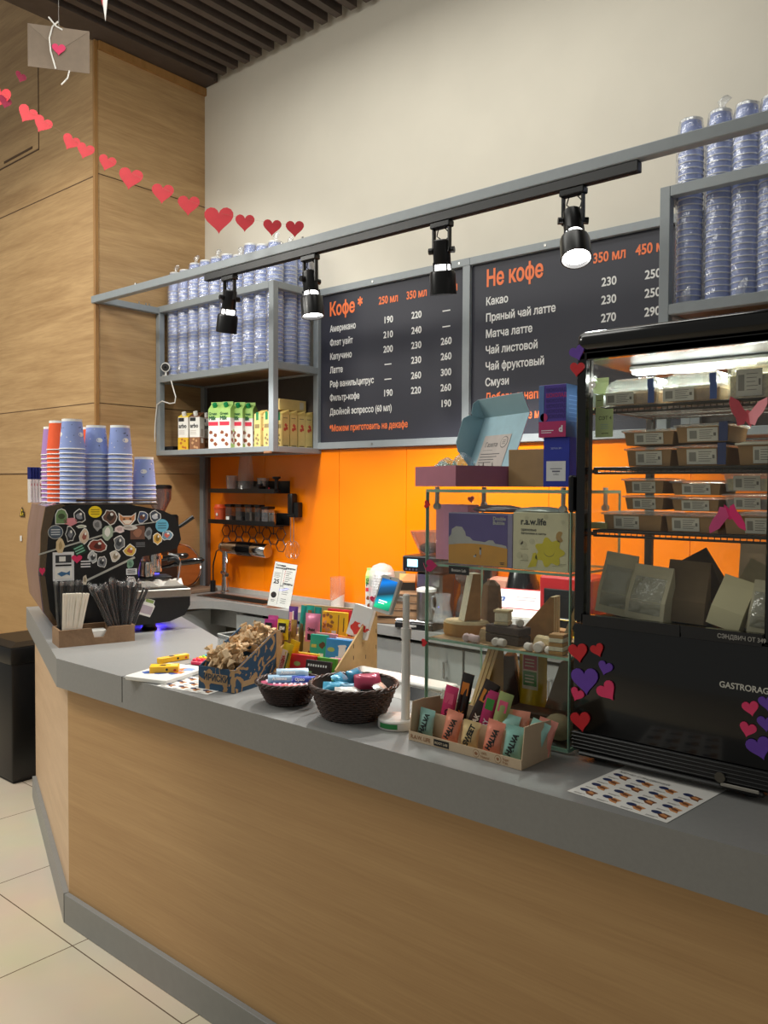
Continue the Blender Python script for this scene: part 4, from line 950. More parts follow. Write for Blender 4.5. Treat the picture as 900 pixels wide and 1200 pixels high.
MB().lathe([(.040, .2355), (.042, .239), (.042, .345), (.039, .352), (.0001, .353)], 24, cap=False).build('barrel_end', CHROME, t, M=BM)
MB().tube([(.015, -.01, tz-.02), (.04, -.02, tz-.045), (.06, -.03, tz-.09)], [.010, .009, .006], 10).build('lever', CHROME, t)
MB().tube([(-.03, 0, tz-.005), (-.075, -.005, tz-.03), (-.098, -.008, tz-.10), (-.10, -.01, .16), (-.098, -.012, .03)], .0042, 8).build('hose', BLACK, t)
MB().cyl(.016, .002, .07, 14, 0, T(-.10, -.012, 0)).build('hose_socket', BLACK, t)
o = MB().lathe([(.0001, 0), (.022, 0), (.023, .05), (.016, .075), (.010, .085), (.010, .10), (.0001, .101)], 18, 0, None, cap=False).box(-.008, .014, -.006, .006, .101, .116, 1).build('soap_bottle', [CLEARP, RED], loc=(xt-.06, 3.215, .8605)); tag(o, 'clear soap bottle with a red pump behind the tap', 'bottle')
q = at_z(233, 702, .87)
o = MB().box(-.055, .055, -.035, .035, 0, .004, 0).box(-.055, -.051, -.035, .035, .004, .03).box(.051, .055, -.035, .035, .004, .03).box(-.051, .051, -.035, -.031, .004, .03).box(-.051, .051, .031, .035, .004, .03).build('steel_tray', STEEL, loc=(min(q.x, -4.02), min(q.y, 2.90)-.06, .8605), rz=R(35), smooth=0); tag(o, 'shallow steel tray left of the sink', 'tray')
o = MB().box(-.14, .14, -.10, .10, 0, .022, 0, b=.004).build('cutting_board', wood('grey_brown_board', rgb(118, 98, 80), rgb(150, 128, 106), (2, 12, 12), .6), loc=(-4.19, 3.06, .8605), rz=R(90)); tag(o, 'wooden chopping board lying in the corner behind the espresso machine', 'board')
t = thing('round_board', 'round orange brown wooden board in a steel ring leaning on the column', 'board', (-4.295, 3.05, .8835))
MB().cyl(.125, -.006, .006, 36, 0).build('disc', wood('copper_wood', rgb(158, 88, 40), rgb(190, 112, 56), (9, 2, 9), .35), t, M=T(.050, 0, .134) @ RY(90-14))
MB().tube([(.133*cos(2*pi*i/40), .133*sin(2*pi*i/40), 0) for i in range(40)], .0055, 8, closed=True).build('ring', CHROME, t, M=T(.050, 0, .134) @ RY(90-14))
# coffee grinder with brown hopper
q = at_x(187, 597, -4.1)
t = thing('coffee_grinder', 'coffee grinder with a tinted brown hopper behind the espresso machine', 'grinder', (-4.1, q.y, .8605)); zg = q.z-.8605
MB().box(-.085, .085, -.10, .10, 0, .03, 0, b=.008).box(-.06, .06, -.05, .09, .03, zg-.03, 0, b=.012).box(-.07, .07, -.08, .09, zg-.12, zg-.03, 0, b=.012).build('body', BLACK, t)
MB().lathe([(.028, zg-.03), (.034, zg-.005), (.066, zg+.06), (.068, zg+.12), (.066, zg+.12), (.062, zg+.06), (.03, zg-.001)], 24).build('hopper', glass('amber_plastic', (.62, .36, .16, 1), .08, .08, .3, milky=.06), t)
MB().lathe([(.0695, zg+.1203), (.07, zg+.135), (.06, zg+.142), (.0001, zg+.143)], 24, cap=False).build('hopper_lid', BLACK, t)
# flyer in an acrylic stand
t = thing('flyer_stand', 'white printed price flyer in a leaning clear stand on the back worktop', 'flyer', (at_y(326, 700, 2.965).x, 2.965, .8605), R(30))
M = RX(-9) @ RY(8)
fl = MB().box(-.062, .062, -.0015, .0015, .006, .242, 0, M)
def ln_(x, z, wd, mi=1, hh=.003): fl.box(x, x+wd, -.0019, -.0014, z, z+hh, mi, M)
text_mb(fl, 'Гостевая', .0125, M @ FR(-.055, -.0016, .222), 1, .05); text_mb(fl, 'коллекция', .0125, M @ FR(-.055, -.0016, .208), 1, .05)
text_mb(fl, '25', .032, M @ FR(-.052, -.0016, .128), 1, .03); text_mb(fl, 'руб', .011, M @ FR(-.012, -.0016, .116), 1, .02); text_mb(fl, 'Напитки', .013, M @ FR(.004, -.0016, .212), 1, .05); text_mb(fl, 'Десерты', .013, M @ FR(.0, -.0016, .128), 1, .05)
for i in range(4): ln_(-.055, .184-i*.008, .036-.006*(i % 2), 1, .0016)
for i in range(7): ln_(.006+.004, .198-i*.0105, .034-.008*(i % 3), 1, .0022); ln_(.001, .198-i*.0105, .004, 2, .004)
for i in range(4): ln_(.004, .108-i*.0105, .036-.006*(i % 2), 1, .0022)
for i in range(3): ln_(.004, .050-i*.0105, .03, 1, .0022)
ln_(-.012, .02, .0012, 1, .20)
fl.prism(ell(.0155, .0165, 22), .0014, .0020, 1, M @ FR(-.038, 0, .066)); ln_(-.05, .038, .025, 1, .002); ln_(-.05, .031, .02, 1, .002)
fl.build('flyer', [WHITE, INK, RED], t, smooth=0)
MB().box(-.066, .066, -.0045, -.0025, .0, .246, 0, M).box(-.066, .066, .0025, .0045, 0, .246, 0, M).box(-.066, .066, -.01, .075, -.0, .003).build('acrylic_stand', glass('acrylic', (.97, .98, .98, 1), .03, .03, .2), t, smooth=0)
# glass canister of white powder, milk carton, wrapped cups
q = at_y(395.5, 708, 3.19)
t = thing('sugar_canister', 'tall clear canister half full of white sugar on the back worktop', 'canister', (q.x, 3.19, .8605))
MB().lathe([(.0001, 0), (.039, 0), (.040, .004), (.041, .165), (.0385, .165), (.0375, .005), (.0001, .004)], 26, cap=False).build('canister', glass('canister_glass', (.97, .96, .96, 1), .06, .04, .3, milky=.03), t)
s = MB(); n = 22; s.loft([[(.0368*cos(2*pi*i/n), .0368*sin(2*pi*i/n), .0055) for i in range(n)], [(.0368*cos(2*pi*i/n), .0368*sin(2*pi*i/n), .052+.022*cos(2*pi*i/n-.5)) for i in range(n)]]); s.build('sugar', mat('white_sugar', rgb(236, 230, 218), .9), t)
x = at_y(437, 700, 3.16).x
carton_z = LZ; LZ = .8605
carton(x, 3.16, R(28), .064, .06, .235, gm, None, 'green topped milk carton beside the wrapped cups on the back worktop', 'gable', art_green, 'cartons on the back worktop')
LZ = carton_z
x = at_y(452, 700, 3.13).x
s = MB(); n = 18; q = random.Random(5)
for i in range(2): pass
rings = [[((r+q.uniform(-.003, .004))*cos(2*pi*i/n)*1.05, (r+q.uniform(-.003, .004))*sin(2*pi*i/n), z) for i in range(n)] for r, z in ((.05, 0), (.058, .01), (.060, .05), (.062, .1), (.064, .15), (.062, .2), (.058, .235), (.04, .258), (.012, .27))]
t = thing('lid_bag', 'clear bag of white plastic lids standing on the back worktop', 'bag', (x, 3.10, .8605))
s2 = MB()
for i in range(16): s2.lathe([(.050, .004+i*.014), (.052, .007+i*.014), (.046, .012+i*.014), (.0001, .0125+i*.014)], 22, 0, cap=False)
s2.build('plastic_lids', mat('milky_lid', rgb(226, 224, 222), .4), t)
MB().loft(rings).build('wrapping', glass('lid_wrapping', (.98, .98, .98, 1), .08, .15, .4, bump=.9, bscale=45, milky=.32), t, smooth=60)
# coffee bags, brown boxes, scale, second grinder
def px_x(px, y): return at_y(px, 700, y).x
for i, (px, y, c1, c2, lab) in enumerate(((466, 3.20, '6a5a34', '8a9a4a', 'dark olive coffee bag behind the tablet'), (478, 3.14, 'd98a3c', '2a2622', 'orange printed coffee box beside the olive bag'))):
    s = MB().box(-.04, .04, -.03, .03, 0, .19, 0, b=.004); s.box(-.0402, .0402, -.0304, -.0298, .14, .185, 1); s.prism(blob(.018, 9, .4, i), 0, .001, 1, FR(.0, -.0302, .08))
    s.add([(-.04, -.03, .19), (.04, -.03, .19), (.04, .03, .19), (-.04, .03, .19), (-.04, 0, .225), (.04, 0, .225)], [(0, 1, 5, 4), (2, 3, 4, 5), (1, 2, 5), (3, 0, 4)], 0)
    o = s.build('coffee_package', [pl(c1), pl(c2)], loc=(px_x(px, y), y, .8605), rz=R(30), smooth=0); tag(o, lab, 'package')
for i in range(4):
    o = MB().box(-.12+.008*i, .12-.006*i, -.075, .075, 0, .036, 0, b=.003).box(-.121+.008*i, .121-.006*i, -.0755, .0755, .026, .0345, 1).build('card_box', [pl('8a6a4c', .8), pl('54402e', .8)], loc=(px_x(472, 3.06)+.005*(i % 2), 3.06, .8605+i*.0366), rz=R(6*(i % 2)+20), smooth=0)
    tag(o, 'flat brown card box behind the tablet pole, %s of its pile' % ('lowest', 'second from the bottom', 'third from the bottom', 'topmost')[i], 'box', 'flat brown boxes on the back worktop')
t = thing('kitchen_scale', 'low silver kitchen scale with a black front in front of the grinder', 'scale', (px_x(492, 2.99), 2.995, .8605), R(8))
MB().box(-.10, .10, -.065, .065, 0, .030, 0, b=.004).build('base', BLACK, t)
MB().box(-.098, .098, -.063, .063, .0303, .042, 0, b=.004).build('plate', CHROME, t)
bt = MB(); text_mb(bt, 'BREW', .014, FR(-.02, -.0655, .011), 0, .02); bt.build('logo', WHITE, t, smooth=0)
t = thing('coffee_grinder', 'silver coffee grinder with a clear hopper and small blue display', 'grinder', (px_x(506, 3.12), 3.125, .8605), R(8))
MB().box(-.11, .10, -.08, .09, 0, .03, 0, b=.008).box(-.065, .075, -.05, .085, .03, .25, 0, b=.012).build('body', STEEL, t)
d = MB().box(-.115, .10, -.09, .095, .2505, .325, 0, b=.006).build('head', BLACK, t)
MB().box(-.085, -.03, -.0925, -.0895, .275, .31).build('display', mat('blue_display', rgb(150, 215, 245), .4, emit=1.2, var=0), d, smooth=0)
bt = MB()
for i in range(4): bt.cyl(.005, 0, .003, 10, 0, FR(-.09+i*.018, -.09, .262))
bt.build('button', STEEL, d)
MB().lathe([(.045, .326), (.05, .335), (.092, .425), (.095, .44), (.091, .44), (.087, .425), (.045, .337)], 26, 0, T(-.015, 0, 0)).build('hopper', glass('grey_hopper', (.78, .70, .66, 1), .08, .06, .3, milky=.04), t)
MB().ball(.05, 0, T(-.015, 0, .36) @ SCL(1, 1, .55)).build('coffee_beans', mat('coffee_bean', rgb(60, 36, 24), .6, bump=1, scale=120), t)
t = thing('steel_canister', 'steel canister with a pale lid in front of the silver grinder', 'canister', (px_x(499, 3.0), 3.005, .904), 0)
MB().lathe([(.044, 0), (.045, .004), (.045, .125), (.0001, .126)], 24, cap=False).build('body', STEEL, t)
MB().lathe([(.047, .1263), (.047, .138), (.03, .145), (.0001, .146)], 24, cap=False).build('lid', WHITEP, t)
t = thing('coffee_server', 'clear glass coffee server with a handle behind the glass showcase', 'jug', (px_x(520, 2.99), 2.985, .904))
MB().lathe([(.0001, 0), (.045, 0), (.048, .006), (.030, .08), (.036, .125), (.033, .125), (.027, .08), (.044, .008), (.0001, .006)], 24, cap=False).build('jug', CLEARP, t)
MB().tube([(-.034, 0, .115), (-.065, 0, .105), (-.062, 0, .06), (-.035, 0, .045)], .006, 8).build('handle', CLEARP, t)
t = thing('drip_brewer', 'dark drip coffee brewer with glass bowl seen through the showcase', 'coffee maker', (px_x(553, 3.13), 3.135, .8605), R(8))
MB().box(-.08, .08, -.08, .09, 0, .035, 0, b=.006).box(-.08, .08, .03, .09, .035, .34, 0, b=.006).box(-.085, .085, -.085, .095, .3405, .39, 0, b=.008).build('body', pl('5c524a', .35), t)
MB().lathe([(.035, .20), (.066, .23), (.072, .30), (.068, .332), (.064, .332), (.068, .30), (.06, .235), (.03, .204)], 24, 0, T(0, -.03, 0)).build('filter_bowl', SMOKE, t)
MB().lathe([(.0001, .036), (.058, .036), (.064, .06), (.055, .13), (.04, .165), (.037, .165), (.052, .13), (.06, .06), (.0001, .04)], 24, 0, T(0, -.03, 0), cap=False).build('carafe', SMOKE, t)
t = thing('cash_register', 'white and grey cash register with a sloping white panel behind the showcase', 'till', (px_x(601, 3.02), 3.015, .8605), R(10))
OV = px_x(668, 3.10)
s = MB().box(-.13, .13, -.08, .09, 0, .07, 0, b=.006); s.add([(-.13, -.08, .0705), (.13, -.08, .0705), (.13, .09, .0705), (-.13, .09, .0705), (-.13, -.075, .105), (.13, -.075, .105), (.13, .09, .20), (-.13, .09, .20)], [(0, 1, 5, 4), (1, 2, 6, 5), (2, 3, 7, 6), (3, 0, 4, 7), (4, 5, 6, 7)], 0)
s.build('body', pl('b9b7b2', .4), t, smooth=0)
SM = T(0, -.075, .1055) @ RX(math.degrees(atan2(.1, .175)))
s = MB().box(-.13, .13, .008, .195, 0, .002, 0, SM).box(-.13, .13, .06, .066, .002, .0025, 1, SM).box(-.13, .13, .196, .201, -.004, .0025, 1, SM)
text_mb(s, 'm', .06, SM @ T(-.09, .11, .002), 2, .05)
for i in range(2): s.box(.0, .09, .12+.02*i, .126+.02*i, .002, .0025, 3, SM)
s.build('white_panel', [WHITE, RED, pl('3f5f9a'), pl('9a98a0')], t, smooth=0)
s = MB().cyl(.022, 0, .02, 18, 0, FR(.03, -.081, .04)); s.build('dial', BLACK, t); MB().box(-.085, -.03, -.083, -.0805, .03, .06).build('keypad', INK, t, smooth=0)
t = thing('domed_container', 'shiny black domed container between the cash register and the red oven', 'container', (px_x(607, 3.16), 3.195, .8605))
MB().cyl(.04, 0, .19, 20).lathe([(.062, .1905), (.075, .20), (.072, .21), (.058, .27), (.05, .285), (.0001, .29)], 24, 0, cap=False).build('dome', BLACKG, t)
t = thing('red_oven', 'red box oven with a dark door seen behind the showcase', 'oven', (px_x(668, 3.10), 3.11, .8605), 0)
MB().box(-.10, .14, -.09, .12, 0, .285, 0, b=.008).build('body', mat('red_enamel', rgb(160, 20, 28), .35), t)
MB().box(-.075, .125, -.098, -.0905, .02, .235, 0, b=.003).build('door', BLACKG, t)
MB().tube([(-.04, -.102, .115), (.08, -.102, .115)], .004, 8).build('handle', CHROME, t)
s = MB().box(-.09, .09, -.06, .06, 0, .05, 0, b=.004); s.box(-.0905, .0905, -.0605, .0605, .03, .0505, 1)
o = s.build('yellow_pack', [pl('b9b3a0'), mat('yellow_wrap', rgb(245, 205, 30), .4)], loc=(px_x(655, 2.965), 2.962, .8605), smooth=0); tag(o, 'yellow topped pack in front of the red oven', 'pack')
t = thing('printed_bag', 'pink and white printed bag standing behind the cash register', 'bag', (px_x(580, 3.16), 3.205, .8605))
MB().box(-.06, .06, -.035, .035, 0, .24, 0, b=.012).box(-.05, .05, -.0358, -.0345, .03, .15, 1).build('bag', [pl('e9a48c', .5), pl('f2dcd2', .5)], t)
# ================================================================ things on the bar counter
CT = TOP+.0006
class Frame:                                 # an upright frame at o turned by th: pixels to local x, z on the plane y = yl
    def __init__(s, o, th): s.o = Vector(o); s.th = th; s.x = Vector((cos(th), sin(th), 0)); s.n = Vector((-sin(th), cos(th), 0)); s.M = T(*o) @ Matrix.Rotation(th, 4, 'Z')
    def on(s, px, py, yl):
        d = ray(px, py); q = s.o+s.n*yl; t = (q-EYEV).dot(s.n)/d.dot(s.n); p = EYEV+d*t-s.o; return p.dot(s.x), p.z
def sheet_art(mb, w, d, cols, rows, M, seed=1, inked=(1, 2, 3, 4)):
    """rows of printed sandwiches: a dark oval, a brown shape and grey lines"""
    a, b_, c_, l_ = inked; u_, v_ = w/cols, d/rows
    for i in range(cols):
        for j in range(rows):
            cx = -w/2+u_*(i+.5); cy = -d/2+v_*(j+.5)
            mb.prism([(cx+u_*p_, cy+v_*r_) for p_, r_ in [(-.10, .02), (.10, -.26), (.40, -.34), (.34, -.10), (.42, .14), (.10, .24)]], .0004, .0008, b_ if (i+j) % 3 else c_, M)
            mb.prism([(cx+u_*p_, cy+v_*r_) for p_, r_ in [(.0, .02), (.14, -.14), (.34, -.16), (.30, .02), (.12, .12)]], .0008, .0011, c_ if (i+j) % 3 else b_, M)
            mb.prism([(cx-u_*.16+p_*u_*.2, cy+v_*.12+r_*v_*.17) for p_, r_ in ell(1, 1, 16)], .0009, .0013, a, M)
            for r in range(2): mb.box(cx-u_*.34, cx+u_*(.12-.12*r), cy-v_*(.42+.08*r)-v_*.015, cy-v_*(.39+.08*r), .0004, .0008, l_, M)
SHM = [WHITE, pl('28325a', .5), pl('c98a56', .5), pl('7a4a2c', .5), pl('a9a6a2', .5)]
p0, p1, p2 = at_z(664.6, 927, CT), at_z(781.6, 964.5, CT), at_z(706.5, 906, CT)
s = MB(); dx = (p1-p0); th = atan2(dx.y, dx.x); w_ = dx.length; d_ = .27
s.box(-w_/2, w_/2, -d_/2, d_/2, 0, .0004); text_mb(s, 'МЕНЮ СЭНДВИЧЕЙ', .011, T(-w_/2+.012, -d_/2+.170, 0), 4, .03); sheet_art(s, w_*.97, d_*.60, 4, 4, T(0, -d_*.18, 0), 2)
ce_ = (p0+p1)/2+Vector((-sin(th), cos(th), 0))*d_/2
o = s.build('menu_sheet', SHM, loc=(ce_.x, ce_.y, CT), rz=th, smooth=0); tag(o, 'white printed sandwich sheet tucked under the front of the display fridge', 'leaflet')
p0, p1 = at_z(183.6, 803.5, CT), at_z(226, 811, CT); dx = p1-p0; th = atan2(dx.y, dx.x); w_ = .20; d_ = .14
s = MB().box(-w_/2, w_/2, -d_/2, d_/2, 0, .0004); sheet_art(s, w_*.96, d_*.94, 4, 3, T(), 5)
ce_ = p0+Vector((cos(th), sin(th), 0))*w_/2+Vector((-sin(th), cos(th), 0))*d_/2
MENU2 = ce_
o = s.build('menu_sheet', SHM, loc=(ce_.x, ce_.y, CT), rz=th, smooth=0); tag(o, 'white printed sandwich sheet between the board game and the toffee box', 'leaflet')
# board game with yellow packs and pop toy
a, b_, c_ = at_z(161, 789, .932), at_z(194, 798.5, .932), at_z(243.5, 782.5, .932)
th = atan2((c_-b_).y, (c_-b_).x); w_ = (c_-b_).length; d_ = (a-b_).length*1.0
G0 = Frame((b_.x, b_.y, CT+.0006), th)
t = thing('board_game', 'white board game with blue and orange shapes under the yellow packs', 'board game', (b_.x, b_.y, CT+.0006), th)
s = MB().box(0, w_, 0, d_, 0, .013, 0, b=.002); q = random.Random(4)
for i in range(13):
    s.prism([(u+q.uniform(.03, w_-.03), v+q.uniform(.025, d_-.025)) for u, v in [(0, 0)]][0:0] or [(u+cx_, v+cy_) for cx_, cy_ in [(q.uniform(.035, w_-.03), q.uniform(.025, d_-.025))] for u, v in blob(.018, 9, .25, i)], .013, .0134+.0003*i/13, 1+i % 3)
s.build('board', [WHITEP, pl('3d62b0'), pl('e38a4a'), pl('8aa8d8')], t, smooth=20)
YEL = mat('yellow_pack_card', rgb(246, 186, 26), .45)
def ypack(px0, py0, px1, py1, z, dep, hh, lab, rz_add=0):
    a, b2 = at_z(px0, py0, z), at_z(px1, py1, z); d = b2-a; th = atan2(d.y, d.x)+rz_add
    s = MB().box(0, d.length, 0, dep, 0, hh, 0, b=.001); s.prism([(d.length*.45+u, dep*.5+v) for u, v in blob(.010, 9, .2, 3)], hh, hh+.0004, 1); s.box(d.length*.7, d.length*.95, dep*.3, dep*.75, hh, hh+.0003, 2); s.prism([(d.length*.6+u, hh*.5+v) for u, v in ell(.004, .004, 10)], 0, .0004, 1, FR(0, 0, 0)); s.prism([(d.length*.88+u, hh*.4+v) for u, v in ell(.005, .003, 10)], 0, .0004, 3, FR(0, 0, 0))
    o = s.build('yellow_pack', [YEL, INK, pl('f6d27a'), RED], loc=(a.x, a.y, z), rz=th, smooth=0); tag(o, lab, 'pack')
ypack(175, 789, 209, 788, CT+.0145, .045, .019, 'yellow card pack with a black emblem, on top of the white board')
ypack(188, 778, 222, 772, CT+.0005, .022, .017, 'yellow card pack lying behind the white board game')
pa = at_z(223, 779, CT)
t = thing('pop_toy', 'rainbow silicone pop toy between the yellow packs and the toffee box', 'toy', (pa.x, pa.y, CT), R(20))
for i, c_ in enumerate(('e02a55', 'ee4b2a', 'f2c81e', '7cc043', '35a7d8', '4a63c8')):
    s = MB().box(0, .115, i*.018, i*.018+.0178, 0, .013, 0, b=.003)
    for j_ in range(6): s.lathe([(.0075, .0132), (.0065, .0175), (.003, .0205), (.0001, .021)], 12, 0, T(.0105+j_*.0188, i*.018+.009, 0), cap=False)
    s.build('colour_row', mat('silicone_'+c_, hexc(c_), .4), t)

# toffee box
a, b_, c_ = at_z(244, 806.7, CT), at_z(278, 814, CT), at_z(320, 793, CT)
a += Vector((-.012, -.0, 0)); b_ += Vector((-.012, 0, 0))
th = atan2((b_-a).y, (b_-a).x)+R(6); w_ = .135; d_ = .215
t = thing('toffee_box', 'blue and kraft card box labelled for toffees, full of wrapped sweets', 'box', (b_.x-cos(th)*w_/2, b_.y-sin(th)*w_/2, CT), th)
TB = Frame((b_.x-cos(th)*w_/2, b_.y-sin(th)*w_/2, CT), th); hf = .066; hb_ = .150
m = bpy.data.materials.new('blue_wave_print'); m.use_nodes = True; n = m.node_tree.nodes; k = m.node_tree.links; _M['wave'] = m
tc = n.new('ShaderNodeTexCoord'); nz = n.new('ShaderNodeTexNoise'); nz.inputs['Scale'].default_value = 17; nz.inputs['Detail'].default_value = 1; nz.inputs['Distortion'].default_value = 2.6
rp = n.new('ShaderNodeValToRGB'); rp.color_ramp.interpolation = 'CONSTANT'; rp.color_ramp.elements[1].position = .54
rp.color_ramp.elements[0].color = rgb(38, 72, 100); rp.color_ramp.elements[1].color = rgb(176, 138, 94)
k.new(tc.outputs['Object'], nz.inputs['Vector']); k.new(nz.outputs['Fac'], rp.inputs['Fac']); k.new(rp.outputs['Color'], n['Principled BSDF'].inputs['Base Color']); n['Principled BSDF'].inputs['Roughness'].default_value = .7
WAVE = m; h2 = w_/2
fr = MB().box(-h2, h2, 0, .003, 0, hf); fr.box(-h2*.62, h2*.62, -.0006, 0, hf*.30, hf*.74, 1); text_mb(fr, 'ИРИСКИ', .026, FR(0, -.0008, hf*.42), 2, .03, 'CENTER', sx=.86); fr.box(h2*.84, h2+.0004, -.0006, 0, .002, hf, 1)
fr.build('front_wall', [WAVE, KRAFT, pl('2a3c4c', .7)], t, smooth=0)
for sx, nm in ((-1, 0), (1, 1)):
    x0 = -h2 if sx < 0 else h2-.003
    pr = MB().prism([(.0032, 0), (d_, 0), (d_, hb_), (d_-.03, hb_), (.0032, hf)], 0, .003, 0, T(x0, 0, 0) @ RZ(90) @ RX(90))
    if sx > 0:
        pr.prism([(.0032, hf-.005), (.0032, hf), (d_-.03, hb_), (d_, hb_), (d_, hb_-.006), (d_-.028, hb_-.006)], .003, .0034, 1, T(x0, 0, 0) @ RZ(90) @ RX(90)); pr.box(h2, h2+.0005, .03, .15, .012, .028, 1); pr.box(h2, h2+.0005, d_-.022, d_, 0, hb_, 1)
    pr.build('side_wall', [WAVE, KRAFT], t, smooth=0)
MB().box(-h2+.003, h2-.003, d_-.003, d_, 0, hb_).build('back_wall', KRAFT, t, smooth=0)
MB().box(-h2+.003, h2-.003, .0032, d_-.0032, 0, .03).build('base', KRAFT, t, smooth=0)
dv = MB().box(-h2+.003, h2-.003, .105, .108, .03, .122).build('divider', WAVE, t, smooth=0)
# one wrapped toffee
tf = MB().box(-.014, .014, -.009, .009, -.006, .006, 0, b=.003)
for sx in (-1, 1):
    ring = lambda x, r1, r2, ph=0: [(sx*x, r1*cos(2*pi*i/10)*(1 if i % 2 else .6), r2*sin(2*pi*i/10)*(1 if i % 2 else .6)) for i in range(10)]
    rr = [ring(.0125, .005, .004), ring(.017, .0035, .003), ring(.023, .010, .006), ring(.030, .014, .004)]
    tf.loft(rr if sx > 0 else [r[::-1] for r in rr])
TM_ = mat('toffee_paper', rgb(206, 172, 128), .7, bump=.3, scale=200); TM2 = mat('toffee_paper_pale', rgb(222, 192, 152), .7, bump=.3, scale=200)
ME_T = tf.mesh('wrapped_toffee', TM_, 30); ME_T2 = tf.mesh('wrapped_toffee', TM2, 30)
q = random.Random(21)
for i in range(64):
    back = i >= 34
    x = q.uniform(-h2+.03, h2-.03); y = q.uniform(.128, d_-.025) if back else q.uniform(.02, .088)
    lay_ = (i % 34)/34 if not back else (i-34)/30
    z = (.046+lay_*.060+(y-.02)*.5) if not back else .06+lay_*.105
    o = bpy.data.objects.new('wrapped_toffee', ME_T if i % 3 else ME_T2); COL.objects.link(o)
    o.matrix_world = TB.M @ T(x, y, z) @ Matrix.Rotation(q.uniform(0, 6.28), 4, 'Z') @ Matrix.Rotation(q.uniform(-.9, .9), 4, 'Y') @ Matrix.Rotation(q.uniform(0, 3), 4, 'X') @ SCL(1.15)
    tag(o, 'toffee in twisted brown paper heaped in the %s part of the toffee box' % ('rear' if back else 'front'), 'sweet', 'toffees in the blue kraft box')
# clear tray behind it
c0, c1, c2 = at_z(254.7, 743, .975), at_z(307, 732, .975), at_z(285, 752, .975)
th = atan2((c2-c0).y, (c2-c0).x); ax = Vector((cos(th), sin(th), 0)); ay = Vector((-sin(th), cos(th), 0))
lx_ = .26; ly_ = max(.1, (c1-c0).dot(ay))
t = thing('acrylic_tray', 'empty clear acrylic tray behind the toffee box', 'tray', (c0.x, c0.y, CT), th); g = glass('grey_acrylic', (.86, .88, .88, 1), .06, .05, .3, milky=.03); hz2 = .975-CT
gw = MB().box(0, lx_, 0, .004, 0, hz2).box(0, lx_, ly_-.004, ly_, 0, hz2).box(0, .004, .004, ly_-.004, 0, hz2).box(lx_-.004, lx_, .004, ly_-.004, 0, hz2).box(.004, lx_-.004, .004, ly_-.004, 0, .004)
gw.build('wall', g, t, smooth=0)
MB().box(0, lx_, 0, .004, hz2+.0002, hz2+.0025).box(0, lx_, ly_-.004, ly_, hz2+.0002, hz2+.0025).box(0, .004, .004, ly_-.004, hz2+.0002, hz2+.0025).box(lx_-.004, lx_, .004, ly_-.004, hz2+.0002, hz2+.0025).build('bright_rim', mat('bright_acrylic_edge', rgb(200, 203, 198), .3), t, smooth=0)

# ---------------- chocolate rack
RKTH = R(12); RKW, RKD = .27, .245
rfr = Vector((-1.655, 1.715, CT)); RK = Frame(rfr-Vector((cos(RKTH), sin(RKTH), 0))*RKW, RKTH)
RACKW = wood('pale_plywood', rgb(176, 144, 92), rgb(198, 166, 112), (6, 6, 6), .6)
t = thing('chocolate_rack', 'three step plywood rack full of chocolate bars', 'rack', RK.o, RKTH)
side = [(.0, 0), (RKD, 0), (RKD, .215), (RKD-.012, .215), (.0, .058)]
for x0 in (-.005, RKW):
    MB().prism(side if x0 > 0 else [(.0, 0), (RKD, 0), (RKD, .118), (RKD-.012, .118), (.0, .04)], 0, .005, 0, T(x0, 0, 0) @ RZ(90) @ RX(90)).build('side_board', RACKW, t, smooth=0)
sl = MB()
for y, z in ((RKD*.40, .03), (RKD*.40, .07), (RKD*.40, .105), (RKD*.70, .06), (RKD-.008, .08), (RKD-.008, .13), (RKD-.008, .18), (.06, .03)):
    sl.box(RKW+.0048, RKW+.0054, y, y+.003, z, z+.012)
sl.build('slot', INK, t, smooth=0)
MB().box(.0, RKW, 0, .004, 0, .03).build('front_board', RACKW, t, smooth=0)
for y0, y1, z in ((.004, .08, .012), (.08, .16, .055), (.16, RKD-.004, .11)):
    MB().box(.0, RKW, y0, y1, z-.004, z).build('step_board', RACKW, t, smooth=0)
    if z > .02: MB().box(.0, RKW, y0-.0, y0+.004, .0 if z < .06 else .055, z-.0041).build('riser_board', RACKW, t, smooth=0)
MB().box(.0, RKW, RKD-.004, RKD, 0, .20).build('back_board', RACKW, t, smooth=0)
ht = MB().prism([(u*.62, v*.62) for u, v in heart2(.042)], 0, .004, 0).build('heart', PINKH, t, M=T(RKW+.003, RKD-.02, .238) @ RZ(40) @ RX(90), smooth=0)
def bar(px0, py0, px1, py1, yl, th_, cols, lab, art=None, zb=None, lean=0, name='chocolate_bar', cat='chocolate', x_over=None, group=None):
    x0, zt = RK.on(px0, py0, yl); x1, z0 = RK.on(px1, py1, yl)
    if zb is not None: z0 = zb
    w2, h = abs(x1-x0)/2, zt-z0
    s = MB().box(-w2, w2, 0, th_, 0, h, 0, b=.0012)
    if art: art(s, w2, h)
    o = s.build(name, [pl(c_, .4) for c_ in cols], M=RK.M @ T((x0+x1)/2, yl, z0) @ RX(-lean), smooth=0); tag(o, lab, cat, group); return o
def price(s, x, z, mi=1): s.box(x-.008, x+.008, -.0012, -.0004, z, z+.016, mi)
def a_red(s, w2, h): s.prism([(u-w2*.4, v+h*.62) for u, v in ell(.012, .007, 14)], .0, .0006, 2, FR(0, 0, 0)); s.prism([(u+w2*.35, v+h*.3) for u, v in blob(.016, 10, .25, 2)], 0, .0006, 1, FR(0, 0, 0))
